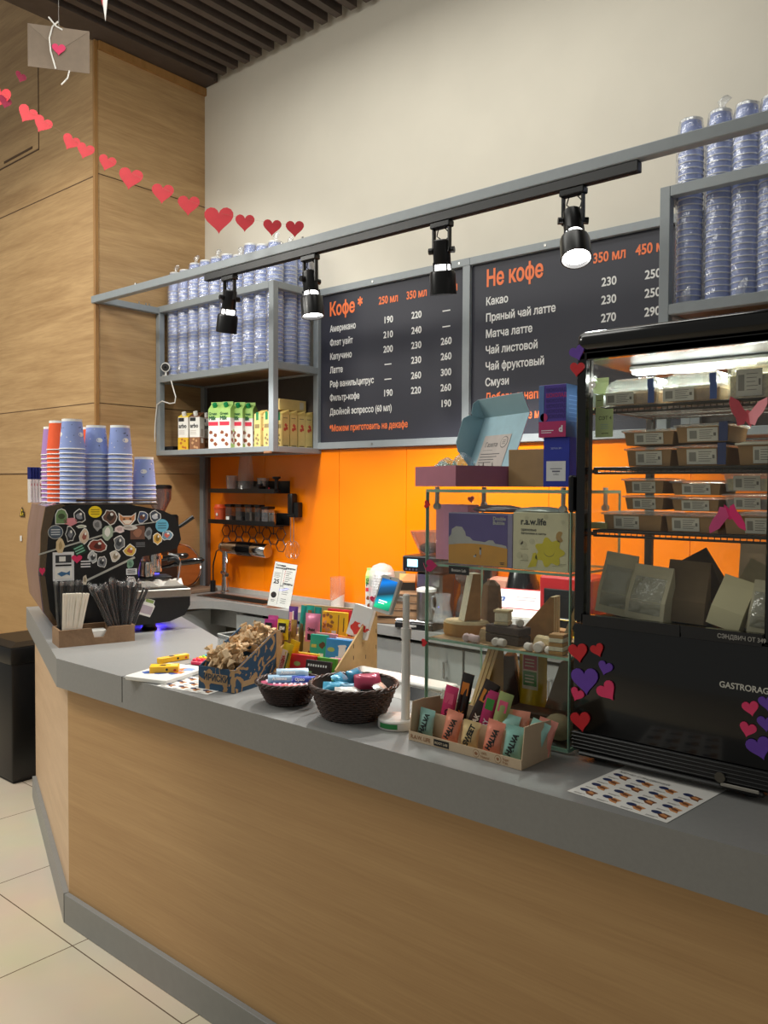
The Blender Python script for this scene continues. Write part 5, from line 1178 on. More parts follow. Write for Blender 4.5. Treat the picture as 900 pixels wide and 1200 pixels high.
def a_blk(s, w2, h):
    for i in range(8): s.box(-w2*.8+i*w2*.2, -w2*.8+i*w2*.2+w2*.11, -.0008, 0, h*.78, h*.86, 1)
    s.box(-w2*.9, -w2*.45, -.0008, 0, h*.35, h*.6, 2); price(s, w2*.0, h*.1)
    for i in range(5): s.prism([(u-w2*.1+i*w2*.2, v+h*.45) for u, v in blob(.004, 7, .3, i)], 0, .0008, 3, FR(0, 0, 0))
def a_teal(s, w2, h): price(s, w2*.45, h*.1); s.box(-w2*.8, -w2*.2, -.0006, 0, h*.5, h*.62, 2); s.prism([(u+w2*.5, v+h*.6) for u, v in blob(.010, 9, .3, 5)], 0, .0006, 3, FR(0, 0, 0))
def a_blue(s, w2, h):
    s.prism([(u+w2*.35, v+h*.52) for u, v in [(-.011, -.022), (.011, -.022), (.012, .012), (.016, .016), (.01, .020), (-.01, .018), (-.016, .015), (-.012, .010)]], 0, .0008, 1, FR(0, 0, 0)); s.prism([(u-w2*.55, v+h*.55) for u, v in ell(.013, .007, 14)], 0, .0006, 2, FR(0, 0, 0)); price(s, w2*.05, h*.08)
def a_nut(s, w2, h):
    for i in range(16): s.prism([(u-w2*.95+w2*.85*random.Random(i).random(), v+h*(.1+.8*random.Random(i+40).random())) for u, v in blob(.006, 7, .3, i)], 0, .0006+.00002*i, 2 if i % 2 else 3, FR(0, 0, 0))
    price(s, w2*.05, h*.12); s.box(w2*.35, w2*.42, -.0006, 0, h*.1, h*.9, 3); s.box(w2*.8, w2*.86, -.0006, 0, h*.3, h*.8, 4)
# lower step
bar(338.3, 766, 367, 792, .012, .014, ['d42a34', 'f0f0ea', 'a8b06a'], 'red chocolate box at the left of the lowest rack step', a_red, zb=.0126, lean=8)
bar(346, 764, 372, 790, .034, .008, ['e6c83a'], 'yellow chocolate box just behind the red one on the lowest step', None, zb=.0126, lean=6)
o_ = bar(355.5, 773, 384.5, 797, -.022, .012, ['2c2220', 'ecebe6', '8fb07a', 'd9a878'], 'dark chocolate box with a spiced nut print at the front of the rack', a_blk, zb=.0006, lean=10)
bar(369, 770, 392, 796, .026, .012, ['5fa83c'], 'bright green chocolate box behind the dark one', None, zb=.0126, lean=8)
bar(384, 771, 402, 796, .044, .014, ['e58aa0'], 'pink chocolate box at the right of the lowest rack step', None, zb=.0126, lean=8)
# middle step
bar(361.7, 743, 381, 778, .088, .014, ['1fa08c', 'f0efe8', 'b8b45a', '5a3a28'], 'teal chocolate box with a price tag on the middle rack step', a_teal, zb=.0556, lean=8)
bar(380.5, 748, 409, 778, .086, .014, ['3b8fd2', 'f2f0ea', 'a3b46a'], 'blue chocolate box with a milk jug picture on the middle rack step', a_blue, zb=.0556, lean=8)
bar(388, 747, 413, 778, .108, .012, ['dfe9f2', '8fb7de'], 'white and pale blue chocolate box behind the blue one', None, zb=.0556, lean=8)
bar(368, 741, 392, 776, .108, .010, ['e38c8e'], 'salmon chocolate box behind the teal one on the middle step', None, zb=.0556, lean=8)
bar(394, 745, 419, 778, .126, .012, ['e88a2c'], 'orange chocolate box at the back of the middle rack step', None, zb=.0556, lean=8)
# top step
bar(376.5, 716, 404, 748, .168, .016, ['f0bc22', 'f0efe8', 'd8ac74', '9a6a3a', '3a2a18'], 'yellow chocolate box with a nut picture on the top rack step', a_nut, zb=.1106, lean=6)
bar(382, 713, 409, 748, .190, .010, ['c8203c'], 'crimson chocolate box behind the yellow nut one', None, zb=.1106, lean=6)
bar(386, 714, 414, 748, .206, .010, ['4a1f2a'], 'dark burgundy chocolate box at the back of the top step', None, zb=.1106, lean=6)
# white card box with a red figure
x0, z0 = RK.on(414, 742, .150); x1, zt = RK.on(427, 705, .15)
s = MB().box(-.031, .031, 0, .016, 0, .088, 0, b=.001); s.prism([(u*.9-.006, v*.9+.026) for u, v in blob(.019, 12, .22, 9)], 0, .0006, 1, FR(0, 0, 0)); s.prism([(u+.014, v+.030) for u, v in blob(.010, 9, .3, 3)], 0, .0007, 1, FR(0, 0, 0)); s.prism([(u+.004, v+.033) for u, v in blob(.005, 8, .2, 4)], 0, .0009, 0, FR(0, 0, 0))
for i in range(3): s.prism([(u+.022+.004*i, v+.022+.004*i) for u, v in ell(.006, .002, 8)], 0, .0005, 1, FR(0, 0, 0))
o = s.build('gift_box', [WHITE, pl('de3a2c', .5)], M=RK.M @ T(RKW-.020, .152, .128) @ RY(12) @ RX(-12) @ SCL(1.12), smooth=0); tag(o, 'white card gift box with a red blotch, leaning at the rack top', 'box')
# soft bars
t = thing('snack_box', 'small brown card box holding upright bars left of the chocolate rack', 'box', RK.M @ Vector((-.078, .125, 0)), RKTH)
MB().box(-.068, .068, 0, .108, 0, .0955, 0, b=.001).build('body', KRAFT, t, smooth=0)
for a_ in ((-.068, .068, 0, .002), (-.068, .068, .106, .108), (-.068, -.066, .0022, .1058), (.066, .068, .0022, .1058)): MB().box(*a_, .0957, .122).build('wall', KRAFT, t, smooth=0)
def pillow(w, h, th, crimp=.010, nx=6, ny=8, puff=1.0, seed=0):
    """a flat flow-wrapped pack standing on z, front towards -Y; returns a mesh builder"""
    q = random.Random(seed); fr_, bk = [], []
    for j in range(ny+1):
        v = j/ny
        for i in range(nx+1):
            u = i/nx; e = max(0, (sin(pi*u)))**.45*max(0, min(1, min(v, 1-v)*h/crimp-1))**.5 if min(v, 1-v)*h > crimp else 0
            x = (u-.5)*w*(1-.06*(e > 0)); z = v*h; wob = q.uniform(-.0006, .0006)
            if e == 0: fr_.append((x, -.0006+.0009*(i % 2)*(1 if j in (0, ny) else .5), z)); bk.append((x, .0006+.0009*(i % 2)*(1 if j in (0, ny) else .5), z))
            else: fr_.append((x, -th/2*e*puff+wob-.0004, z)); bk.append((x, th/2*e*puff+wob+.0004, z))
    N = len(fr_); f = [(j*(nx+1)+i, j*(nx+1)+i+1, (j+1)*(nx+1)+i+1, (j+1)*(nx+1)+i) for j in range(ny) for i in range(nx)]
    mb = MB(); mb.add(fr_+bk, f+[tuple(N+a for a in g[::-1]) for g in f])
    rim = list(range(nx+1))+[j*(nx+1)+nx for j in range(1, ny+1)]+[ny*(nx+1)+i for i in range(nx-1, -1, -1)]+[j*(nx+1) for j in range(ny-1, 0, -1)]
    mb.f += [[rim[i-1], N+rim[i-1], N+rim[i], rim[i]] for i in range(len(rim))]; mb.m += [0]*len(rim); return mb
def foil(h, rough=.28): return mat('foil_'+h, hexc(h), rough, .15, var=.05, bump=.25, scale=60, coat=.2)
def softbar(F, px, py, yl, w, h, th, c1, lab, extra=None, lean=0, roll=0, zb=None, name='snack_bar', cat='bar', group=None, colours=(), yaw=0):
    x, z = F.on(px, py, yl)
    if zb is not None: z = zb+w/2*abs(sin(R(roll)))
    mb = pillow(w, h, th, seed=int(px*7+py))
    if extra: extra(mb, w, h, th)
    o = mb.build(name, [foil(c1)]+[pl(c_, .4) for c_ in colours], M=F.M @ T(x, yl, z) @ RZ(yaw) @ RX(-lean) @ RY(roll), smooth=50); tag(o, lab, cat, group); return o
def patch_(mb, x0, x1, z0, z1, y, mi): mb.box(x0, x1, y-.0008, y, z0, z1, mi)
def lab_blk(mb, w, h, th): patch_(mb, -w*.33, w*.33, h*.35, h*.82, -th/2*.98, 1); text_mb(mb, 'ЕМ', w*.3, FR(-w*.2, -th/2-.0008, h*.5), 2, .05)
softbar(RK, 315, 739, .150, .040, .060, .012, 'b43a86', 'magenta snack pack with a black label at the left of the rack', lab_blk, colours=('1c1a1c', 'e8e8e4'), zb=.0962, lean=6)
softbar(RK, 319, 739, .19, .040, .066, .012, 'c24a92', 'magenta snack pack behind the black labelled one', None, zb=.0962, lean=6)
softbar(RK, 331, 743, .142, .044, .066, .014, 'e6cf1c', 'yellow snack pack with a black label beside the magenta packs', lab_blk, colours=('181816', 'e8e8e4'), zb=.0962, lean=6)
softbar(RK, 344, 743, .160, .022, .064, .012, '9a7c4c', 'brown and gold snack pack beside the yellow one', None, zb=.0962, lean=4)
def a_vio(mb, w, h, th):
    patch_(mb, -w*.30, w*.02, h*.08, h*.80, -th/2*.97, 1); patch_(mb, w*.02, w*.16, h*.08, h*.84, -th/2*.97, 2); text_mb(mb, 'ALPEN', w*.30, FR(-w*.12, -th/2-.001, h*.1) @ RZ(90), 3, .05)
softbar(RK, 343, 728, .185, .036, .088, .014, '6a3f9c', 'tall violet wafer bar standing at the left of the rack', a_vio, colours=('e8a0bc', 'f0e8f0', '3a1f70'), zb=.1106, lean=4)
softbar(RK, 353, 735, .178, .022, .095, .012, '1fa39a', 'turquoise bar standing beside the violet wafer bar', None, zb=.1106, lean=2, roll=6)
softbar(RK, 364, 735, .200, .030, .094, .012, '2fae9e', 'turquoise and brown bar behind the pink bag', lambda mb, w, h, th: patch_(mb, -w*.2, w*.25, h*.5, h*.85, -th/2*.97, 1), colours=('a8744a',), zb=.1106)
softbar(RK, 373, 735, .205, .026, .090, .012, '1d9c94', 'turquoise bar nearest the yellow chocolate box', None, zb=.1106)
softbar(RK, 352, 759, .115, .020, .105, .014, '5a4a2c', 'dark olive bar standing on the middle rack step', None, zb=.0556, roll=5, yaw=-30)
def a_pk(mb, w, h, th): text_mb(mb, 'Эми', w*.24, FR(-w*.2, -th/2-.001, h*.40), 1, .04); patch_(mb, -w*.2, w*.4, h*.08, h*.30, -th/2*.95, 1)
softbar(RK, 366, 741, .148, .056, .090, .026, 'e585a8', 'glossy pink sweet bag with dark writing at the rack top', a_pk, colours=('241a20',), zb=.0985, lean=4)
def a_nah(mb, w, h, th): patch_(mb, -w*.36, w*.18, h*.10, h*.80, -th/2*.97, 1); text_mb(mb, 'НАХОДКА', w*.36, FR(w*.06, -th/2-.0012, h*.13) @ RZ(90), 2, .06, sx=.8); patch_(mb, w*.22, w*.34, h*.14, h*.75, -th/2*.97, 3)
softbar(RK, 329, 788, .004, .036, .104, .014, 'e2bd20', 'yellow wafer bar with red lettering leaning beside the toffee box', a_nah, colours=('f0cdb4', 'c22a22', '3a5a3a'), roll=15, lean=4, zb=.0126)
softbar(RK, 339, 780, .040, .034, .108, .012, 'd8b018', 'second yellow wafer bar just behind the red lettered one', None, roll=13, zb=.0126)
softbar(RK, 349, 765, .06, .012, .07, .010, '7a2a2a', 'thin brown bar lying between the yellow bars and teal box', None, roll=40, zb=.03)

# ---------------- wicker baskets
WICK = mat('dark_wicker', rgb(62, 40, 32), .38, var=.35, scale=90, bump=.4)
def basket(pc, r_top, r_bot, h, lab):
    t = thing('wicker_basket', lab, 'basket', pc, 0, 'wicker baskets on the counter'); N = 56
    s = MB(); rows = int(h/.0062)
    for j in range(rows):
        z = .004+j*(h-.012)/(rows-1); f = z/h; r = r_bot+(r_top-r_bot)*f**.8
        s.tube([((r+.0018*(1 if (i+j) % 2 else -1))*cos(2*pi*i/N), (r+.0018*(1 if (i+j) % 2 else -1))*sin(2*pi*i/N), z) for i in range(N)], .0031, 5, closed=True)
    s.build('weave', WICK, t, smooth=60)
    s = MB().lathe([(.0001, .001), (r_bot, .001)]+[(r_bot+(r_top-r_bot)*f**.8-.0015, f*h) for f in (.1, .3, .5, .7, .85, .96)]+[(r_bot+(r_top-r_bot)*f**.8-.004, f*h) for f in (.96, .7, .4, .1)]+[(.0001, .004)], 40, cap=False); s.build('lining', mat('dark_wicker_core', rgb(40, 27, 22), .6), t)
    s = MB()
    for ph in range(3):
        s.tube([((r_top+.0035*cos(2*pi*ph/3+i*.9))*cos(2*pi*i/72), (r_top+.0035*cos(2*pi*ph/3+i*.9))*sin(2*pi*i/72), h-.004+.0035*sin(2*pi*ph/3+i*.9)) for i in range(72)], .0034, 6, closed=True)
    s.build('rim', WICK, t, smooth=60)
    return t
b1 = at_z(338, 822, CT); b1.z = CT; hB1 = up_from(b1, 338, 796)-CT
basket(b1, .086, .053, hB1, 'small dark wicker basket of blue and pink sweets')
b2 = at_z(414, 838, CT); b2.z = CT; hB2 = up_from(b2, 414, 799)-CT
basket(b2, .112, .076, hB2, 'large dark wicker basket of teal and crimson sweets')
def sweet(pc, dx, dy, z, w, h, th, c1, lab, yaw, pitch, extra=None, colours=(), roll=0, group=None):
    mb = pillow(w, h, th, crimp=.006, seed=int(1000*(dx+dy+z)))
    if extra: extra(mb, w, h, th)
    o = mb.build('wrapped_sweet', [foil(c1)]+[pl(c_, .4) for c_ in colours], M=T(pc.x+dx, pc.y+dy, pc.z+z) @ RZ(yaw) @ RX(pitch) @ RY(roll) @ T(0, 0, -h/2), smooth=50); tag(o, lab, 'sweet', group)
def s_txt(word):
    def f(mb, w, h, th): text_mb(mb, word, w*.42, FR(w*.14, -th/2*.99-.0006, h*.14) @ RZ(90), 1, .04, sx=.9); patch_(mb, w*.28, w*.36, h*.1, h*.9, -th/2*.9, 2)
    return f
c40 = 42
sweet(b1, -.010, .022, hB1+.006, .034, .085, .014, 'bcd8ee', 'pale blue sweet bar on top of the small basket, the upper one', c40+85, -60, s_txt('Аленка'), ('f4f6f8', '4a8ac8'), 0)
sweet(b1, -.012, -.004, hB1-.006, .034, .085, .014, 'a9cdea', 'pale blue sweet bar in the small basket, below the upper one', c40+82, -62, s_txt('Аленка'), ('f4f6f8', '4a8ac8'))
MB
def rotsweet(pc, dx, dy, z, w, h, th, c1, lab, M, extra=None, colours=()):
    mb = pillow(w, h, th, crimp=.006, seed=int(3000*(dx+dy+z)))
    if extra: extra(mb, w, h, th)
    o = mb.build('wrapped_sweet', [foil(c1)]+[pl(c_, .4) for c_ in colours], M=T(pc.x+dx, pc.y+dy, pc.z+z) @ M @ T(0, 0, -h/2), smooth=50); tag(o, lab, 'sweet')
for nm in [o for o in bpy.data.objects if o.name.startswith('wrapped_sweet')]: bpy.data.objects.remove(nm)
def flat(yaw, tilt=38): return RZ(yaw) @ RX(-tilt) @ RY(90)     # lying on its side, printed face up and towards the front
rotsweet(b1, -.012, .026, hB1+.010, .030, .088, .014, 'bcd8ee', 'pale blue sweet bar on top of the small basket, the upper of two', flat(48), s_txt('Аленка'), ('f4f6f8', '4a8ac8'))
rotsweet(b1, -.018, .000, hB1-.004, .030, .088, .014, 'a9cdea', 'pale blue sweet bar in the small basket, just below the upper one', flat(46), s_txt('Аленка'), ('f4f6f8', '4a8ac8'))
rotsweet(b1, .034, .030, hB1-.004, .028, .075, .014, '2a45b0', 'deep blue sweet bar at the right of the small basket', flat(38), s_txt('Орео'), ('e4e8f4', '8aa4e0'))
for i, (dx, dy, z, yaw) in enumerate(((-.045, -.01, -.016, 70), (.005, -.03, -.016, 40), (.045, -.01, -.014, 52))):
    rotsweet(b1, dx, dy, hB1+z, .028, .078, .013, ('d8587c', 'c84a74', 'e06a6a')[i], 'pink and white striped sweet low in the small basket, %s' % ('by its left rim', 'at its front', 'by its right rim')[i], flat(yaw, 60), lambda mb, w, h, th: [patch_(mb, -w*.4, w*.4, h*(.2+.2*q_), h*(.28+.2*q_), -th/2*.85, 1) for q_ in range(4)], ('eed8e4',))
TEAL, CRIM = '2f86ac', 'b03a5a'
for i, (dx, dy, z, yaw, tl, c_, lab) in enumerate(((-.050, .005, -.002, 110, 50, '3a97bb', 'teal sweet standing up at the left of the large basket'), (-.020, .030, .006, 100, 30, '2f86ac', 'teal sweet near the back of the large basket'),
        (-.035, -.030, -.014, 40, 62, '3f9fc4', 'pale teal sweet at the front of the large basket'), (-.004, -.01, -.016, 60, 60, '226a86', 'dark teal sweet in the middle of the large basket'),
        (.030, .025, .004, 60, 40, CRIM, 'crimson sweet near the back of the large basket'), (.045, .002, .006, 48, 32, 'b8405f', 'large crimson sweet at the right of the large basket'), (.010, .040, -.004, 80, 40, 'a23252', 'crimson sweet with a frilled end at the back of the large basket'),
        (.022, -.045, -.016, 44, 60, 'e0dcd6', 'white sweet at the front of the large basket'), (.075, .02, -.010, 120, 50, 'd4d2cc', 'white sweet by the right rim of the large basket'), (-.068, .02, -.014, 120, 50, '2a8a5c', 'green sweet by the left rim of the large basket'))):
    rotsweet(b2, dx, dy, hB2+z, .040, .066, .020, c_, lab, flat(yaw, tl))
for b_, hh, w_ in ((b1, hB1, .058), (b2, hB2, .080)):
    pass
# ---------------- tablet stand
tb = at_z(465.5, 851, CT); tb.z = CT
t = thing('tablet_stand', 'white pole stand with a round foot holding a small tablet', 'stand', tb)
MB().lathe([(.047, 0), (.048, .002), (.048, .020), (.045, .023), (.0001, .0245)], 36, cap=False).build('foot', WHITEP, t)
pxo = at_y(475.5, 800, tb.y).x-tb.x; hp = up_from(tb+Vector((pxo, 0, 0)), 475, 696)-CT; hc = up_from(tb+Vector((pxo, 0, 0)), 475, 748)-CT; hc2 = up_from(tb+Vector((pxo, 0, 0)), 475, 736)-CT
MB().lathe([(.0115, .023), (.0105, .04), (.0105, hc)], 18, 0, T(pxo, 0, 0)).lathe([(.0085, hc), (.0085, hp-.003), (.006, hp)], 18, 0, T(pxo, 0, 0)).build('pole', WHITEP, t)
MB().lathe([(.0125, hc+.0), (.0125, hc2)], 18, 0, T(pxo, 0, 0)).build('collar', WHITEP, t)
st = MB()
for i in range(9): pass
a_ = [(.0485*cos(R(a)), .0485*sin(R(a))) for a in range(-110, -49, 6)]
st.add([(x, y, z) for x, y in a_ for z in (.005, .017)], [(i*2, i*2+2, i*2+3, i*2+1) for i in range(len(a_)-1)]); st.build('green_sticker', pl('2f8f4a', .5), t)
cT = EYEV+ray(453, 697)*((tb-EYEV).dot(_fw)-.01)
PM = T(*(cT-tb)) @ RZ(18) @ RX(-14) @ RY(13)
MB().box(-.025, .025, .0005, .020, -.045, .045, 0, b=.005, seg=2).build('holder', mat('pale_grey_plastic', rgb(176, 178, 174), .45), t, M=PM)
tabl = MB().prism(rrect(-.0245, .0245, -.0455, .0455, .006), -.0005, .0065, 0, RX(90)).build('tablet', WHITEP, t, M=PM)
m = bpy.data.materials.new('tablet_screen'); m.use_nodes = True; n = m.node_tree.nodes; k = m.node_tree.links; pr = n['Principled BSDF']
tc = n.new('ShaderNodeTexCoord'); wv = n.new('ShaderNodeTexGradient'); mp = n.new('ShaderNodeMapping'); mp.inputs['Location'].default_value = (.5, 0, .40); mp.inputs['Rotation'].default_value = (0, R(-70), 0); mp.inputs['Scale'].default_value = (11, 11, 11)
rp = n.new('ShaderNodeValToRGB'); e = rp.color_ramp.elements; e[0].color = rgb(20, 40, 60); e[1].position = 1; e[1].color = rgb(24, 60, 66)
for ps, c_ in ((.18, (18, 120, 215)), (.32, (30, 80, 120)), (.5, (28, 52, 66)), (.64, (20, 150, 180)), (.76, (30, 190, 130))): x_ = e.new(ps); x_.color = rgb(*c_)
k.new(tc.outputs['Object'], mp.inputs['Vector']); k.new(mp.outputs['Vector'], wv.inputs['Vector']); k.new(wv.outputs['Fac'], rp.inputs['Fac']); k.new(rp.outputs['Color'], pr.inputs['Base Color']); k.new(rp.outputs['Color'], pr.inputs['Emission Color']); pr.inputs['Emission Strength'].default_value = .9; pr.inputs['Roughness'].default_value = .15
sc = MB().box(-.0205, .0205, -.0075, -.0066, -.037, .037); sc.build('screen', m, tabl, smooth=0)
tx = MB(); tx.box(-.012, .010, -.0080, -.0076, -.019, -.016); tx.box(-.012, .004, -.0080, -.0076, -.024, -.022); tx.build('screen_text', mat('screen_white', (1, 1, 1, 1), .4, emit=1.0, var=0), tabl, smooth=0)
MB().cyl(.0015, .0066, .0072, 10, 0, RX(90) @ T(0, .041, 0)).build('lens', INK, tabl)
aa = Vector((pxo, 0, hp-.012)); bb = PM @ Vector((.01, .021, -.005))
MB().tube([aa, (aa+bb)/2+Vector((0, .004, 0)), bb], .0055, 8).build('arm', WHITEP, t)
MB().tube([Vector((.03, .03, .012)), Vector((.06, .05, .03)), Vector((.055, .07, .05)), Vector((.03, .085, .03))], .003, 8).build('cable', WHITEP, t)
# ---------------- white till screen seen from behind
pa = at_y(404, 783, 1.80); pb_ = at_y(520, 812, 1.80)
t = thing('till_screen', 'long white slanted casing with a dark panel lying behind the large basket', 'screen', (pa.x, 1.80, CT)); L_ = pb_.x-pa.x; zt_ = pa.z-CT
s = MB(); s.add([(0, -.035, 0), (L_, -.035, 0), (L_, .08, 0), (0, .08, 0), (0, -.004, zt_-.012), (L_, -.004, zt_-.012), (L_, .06, zt_-.012), (0, .06, zt_-.012)], [(0, 3, 2, 1), (4, 5, 6, 7), (0, 1, 5, 4), (1, 2, 6, 5), (2, 3, 7, 6), (3, 0, 4, 7)])
s.build('shell', WHITEP, t, smooth=0)
MB().box(-.003, L_+.003, -.008, .066, zt_-.0118, zt_, 0, b=.004).build('rim', WHITEP, t)
x5 = at_y(481, 800, 1.80).x-pa.x
s = MB(); sl_ = lambda f: -.035+.031*f
s.add([(x5, sl_(.05)-.001, .05*(zt_-.012)), (L_-.004, sl_(.05)-.001, .05*(zt_-.012)), (L_-.004, sl_(.96)-.001, .96*(zt_-.012)), (x5, sl_(.96)-.001, .96*(zt_-.012)), (x5, sl_(.05)+.002, .05*(zt_-.012)), (L_-.004, sl_(.05)+.002, .05*(zt_-.012)), (L_-.004, sl_(.96)+.002, .96*(zt_-.012)), (x5, sl_(.96)+.002, .96*(zt_-.012))], [(0, 1, 2, 3), (7, 6, 5, 4), (0, 4, 5, 1), (1, 5, 6, 2), (2, 6, 7, 3), (3, 7, 4, 0)])
s.build('dark_panel', BLACKG, t, smooth=0)

# ---------------- snack tray before the showcase
p0, p1 = at_z(479, 866.5, CT), at_z(611, 903, CT); th = atan2((p1-p0).y, (p1-p0).x); TW = (p1-p0).length
TR = Frame((p0.x, p0.y, CT), th)
CARD = mat('pale_tray_card', rgb(206, 182, 150), .7, var=.03)
t = thing('snack_tray', 'pale card display tray of halva packs leaning before the glass showcase', 'tray', TR.o, th)
fl = .021; TDP = .118
f_ = MB().box(0, TW, 0, .002, 0, fl); text_mb(f_, 'R.A.W. LIFE', .0125, FR(.006, -.0001, .006), 1, .02, sx=.95); f_.box(.075, .118, -.0007, 0, .003, .0175, 2); text_mb(f_, 'ROOT LAB', .0075, FR(.0965, -.0008, .0075), 3, .03, 'CENTER')
for i, (x, a, b_) in enumerate(((.205, '100%', 'Natural'), (.262, 'Sugar', 'Free'))):
    f_.prism([(u+x-.012, v+fl*.5) for u, v in ell(.0085, .0085, 18)], 0, .0003, 1, FR(0, 0, 0)); f_.prism([(u+x-.012, v+fl*.5) for u, v in ell(.0075, .0075, 18)], .0003, .0005, 0, FR(0, 0, 0)); f_.prism([(u+x-.012, v+fl*.5) for u, v in blob(.004, 7, .4, i)], .0005, .0007, 1, FR(0, 0, 0))
    text_mb(f_, a, .0075, FR(x, -.0001, fl*.55), 1, .01); text_mb(f_, b_, .0075, FR(x, -.0001, fl*.2), 1, .01)
f_.build('front_lip', [CARD, pl('9a6a48', .7), INK, pl('c9b79a')], t, smooth=0)
MB().box(0, TW, .002, TDP, 0, .002).build('base', CARD, t, smooth=0)
MB().box(0.0022, TW-.0022, .046, .048, .0021, .060).build('middle_wall', CARD, t, smooth=0)
MB().box(0, TW, TDP-.002, TDP, .0021, .075).build('back_wall', CARD, t, smooth=0)
for x in (0, TW-.002):
    MB().prism([(.0022, .0021), (TDP-.0022, .0021), (TDP-.0022, .082), (.05, .088), (.012, .088), (.0022, fl)], 0, .002, 0, T(x, 0, 0) @ RZ(90) @ RX(90)).build('end_wall', CARD, t, smooth=0)
for x in (.075, .15, .225): MB().box(x, x+.0015, .0482, TDP-.0022, .0021, .055).build('divider', CARD, t, smooth=0)
def a_word(word, big=.40):
    def f(mb, w, h, th): text_mb(mb, word, w*big, FR(-w*.02, -th/2*.97-.001, h*.14) @ RZ(74), 1, .05, sx=.95); patch_(mb, w*.12, w*.16, h*.3, h*.7, -th/2*.93, 1)
    return f
for px, c_, wd, lab, yaw, rl, hh in ((497.5, '9ccabf', 'HALVA', 'mint halva pack in the front row at the left end', 4, 4, .068), (526, 'ee9478', 'HALVA', 'coral halva pack second in the front row of the tray', 8, 10, .076), (549, 'e2c68e', 'SWEET', 'cream sweet pack in the middle of the tray front row', 12, 6, .064),
        (575, 'f0937a', 'HALVA', 'coral halva pack fourth in the front row of the tray', 8, 9, .076), (599, '8fc4b8', 'HALVA', 'mint halva pack at the right end of the tray front row', 10, 6, .076)):
    softbar(TR, px, 880, .024, .042, hh, .020, c_, lab, a_word(wd), zb=.0026, lean=6, roll=rl, yaw=yaw, colours=('1d2624',), name='halva_pack', cat='sweet pack')
for px, c_, lab, yl, hh, yaw, rl in ((592, '9fd0c4', 'mint halva pack in the rear row behind the coral one', .066, .082, 14, 8), (619, 'a2d4c8', 'mint halva pack leaning at the rear right of the tray', .066, .080, 20, 20), (596, 'd8b48c', 'beige pack behind the rear mint halva pack', .094, .088, 10, 0), (608, 'ee9a80', 'coral pack showing between the rear mint packs', .092, .090, 12, 0), (632, 'ee9a8a', 'coral pack at the far right corner of the tray', .098, .078, 20, 14)):
    softbar(TR, px, 880, yl, .042, hh, .018, c_, lab, a_word('HALVA', .3) if yl < .07 else None, zb=.0026, lean=10, roll=rl, yaw=yaw, colours=('4a6a68',), name='halva_pack', cat='sweet pack')
def a_b(word, c=1):
    def f(mb, w, h, th): text_mb(mb, word, w*.5, FR(w*.2, -th/2-.0006, h*.12) @ RZ(90), c, .04); patch_(mb, -w*.3, w*.3, h*.66, h*.86, -th/2*.9, 2)
    return f
for px, c_, lab, yl, w, hh, rl, ex, cs in ((519, 'd2356c', 'hot pink bar at the left of the upright snack bars', .060, .034, .120, 9, a_b('COCO'), ('2a0d1a', 'e0587e')),
        (535, '231c1a', 'black and orange bar leaning behind the break bar', .085, .030, .150, 9, a_b('BREAK'), ('e08a2a', 'd07a28')), (547, '2a1c16', 'orange and brown break bar with large lettering', .066, .034, .150, 22, a_b('BREAK'), ('f0e6da', 'd8862c')),
        (556, '191616', 'narrow black bar right of the break bar', .090, .022, .140, 20, a_b('NEO'), ('cfcac0', '5a4a3a')), (563, 'b92f68', 'pink and green berry bar right of the black bar', .068, .032, .126, 12, a_b('BERRY'), ('f2e2ea', '3a8a3a')),
        (578, '9aa86a', 'green and pink strawberry bar right of the upright bars', .066, .034, .128, 12, a_b('BERRY'), ('f0e8e0', 'd8587a'))):
    softbar(TR, px, 880, yl, w, hh, .012, c_, lab, ex, zb=.0026, lean=6, roll=rl, yaw=12, colours=cs)
# ================================================================ glass showcase
SX0, SX1, SY0, SY1 = -1.263, -.863, 1.635, 1.885
PANE = glass('showcase_glass', (.965, .985, .975, 1), .02, .01, .26)
EDGE = mat('green_glass_edge', rgb(138, 178, 156), .25, var=.15, scale=8)
sc = thing('glass_showcase', 'frameless glass showcase with green edges standing left of the fridge', 'showcase', (SX0, SY0, CT)); SO = T(-SX0, -SY0, -CT)
SZS = [.926, 1.128, 1.314, 1.499]; gt = .005
def pane(name, x0, x1, y0, y1, z0, z1):
    o = MB().box(x0, x1, y0, y1, z0, z1, 0, SO).build(name, PANE, sc, smooth=0)
    d = [x1-x0, y1-y0, z1-z0]; a = d.index(min(d)); e = MB(); t_ = .0016; r = [(x0, x1), (y0, y1), (z0, z1)]
    for b_ in range(3):
        if b_ == a: continue
        for side in (0, 1):
            q = [list(v) for v in r]; q[b_] = [r[b_][0]-t_*.02, r[b_][0]+t_] if side == 0 else [r[b_][1]-t_, r[b_][1]+t_*.02]
            q[a] = [r[a][0]-.0003, r[a][1]+.0003]; e.box(*q[0], *q[1], *q[2], 0, SO)
    e.build('edge', EDGE, o, smooth=0)
pane('side_pane', SX0, SX0+gt, SY0+gt+.0005, SY1, .9306, 1.4985)
pane('side_pane', SX1-gt, SX1, SY0+gt+.0005, SY1, .9306, 1.4985)
pane('front_pane', SX0, SX1, SY0, SY0+gt, .9306, 1.4985)
pane('bottom_pane', SX0, SX1, SY0, SY1, CT+.0045, .9301)
pane('shelf_pane', SX0+gt+.0005, SX1-gt-.0005, SY0+gt+.0006, SY1-.004, SZS[1], SZS[1]+gt)
pane('shelf_pane', SX0+gt+.0005, SX1-gt-.0005, SY0+gt+.0006, SY1-.004, SZS[2], SZS[2]+gt)
pane('top_pane', SX0, SX1, SY0, SY1, SZS[3], SZS[3]+gt)
c = MB()
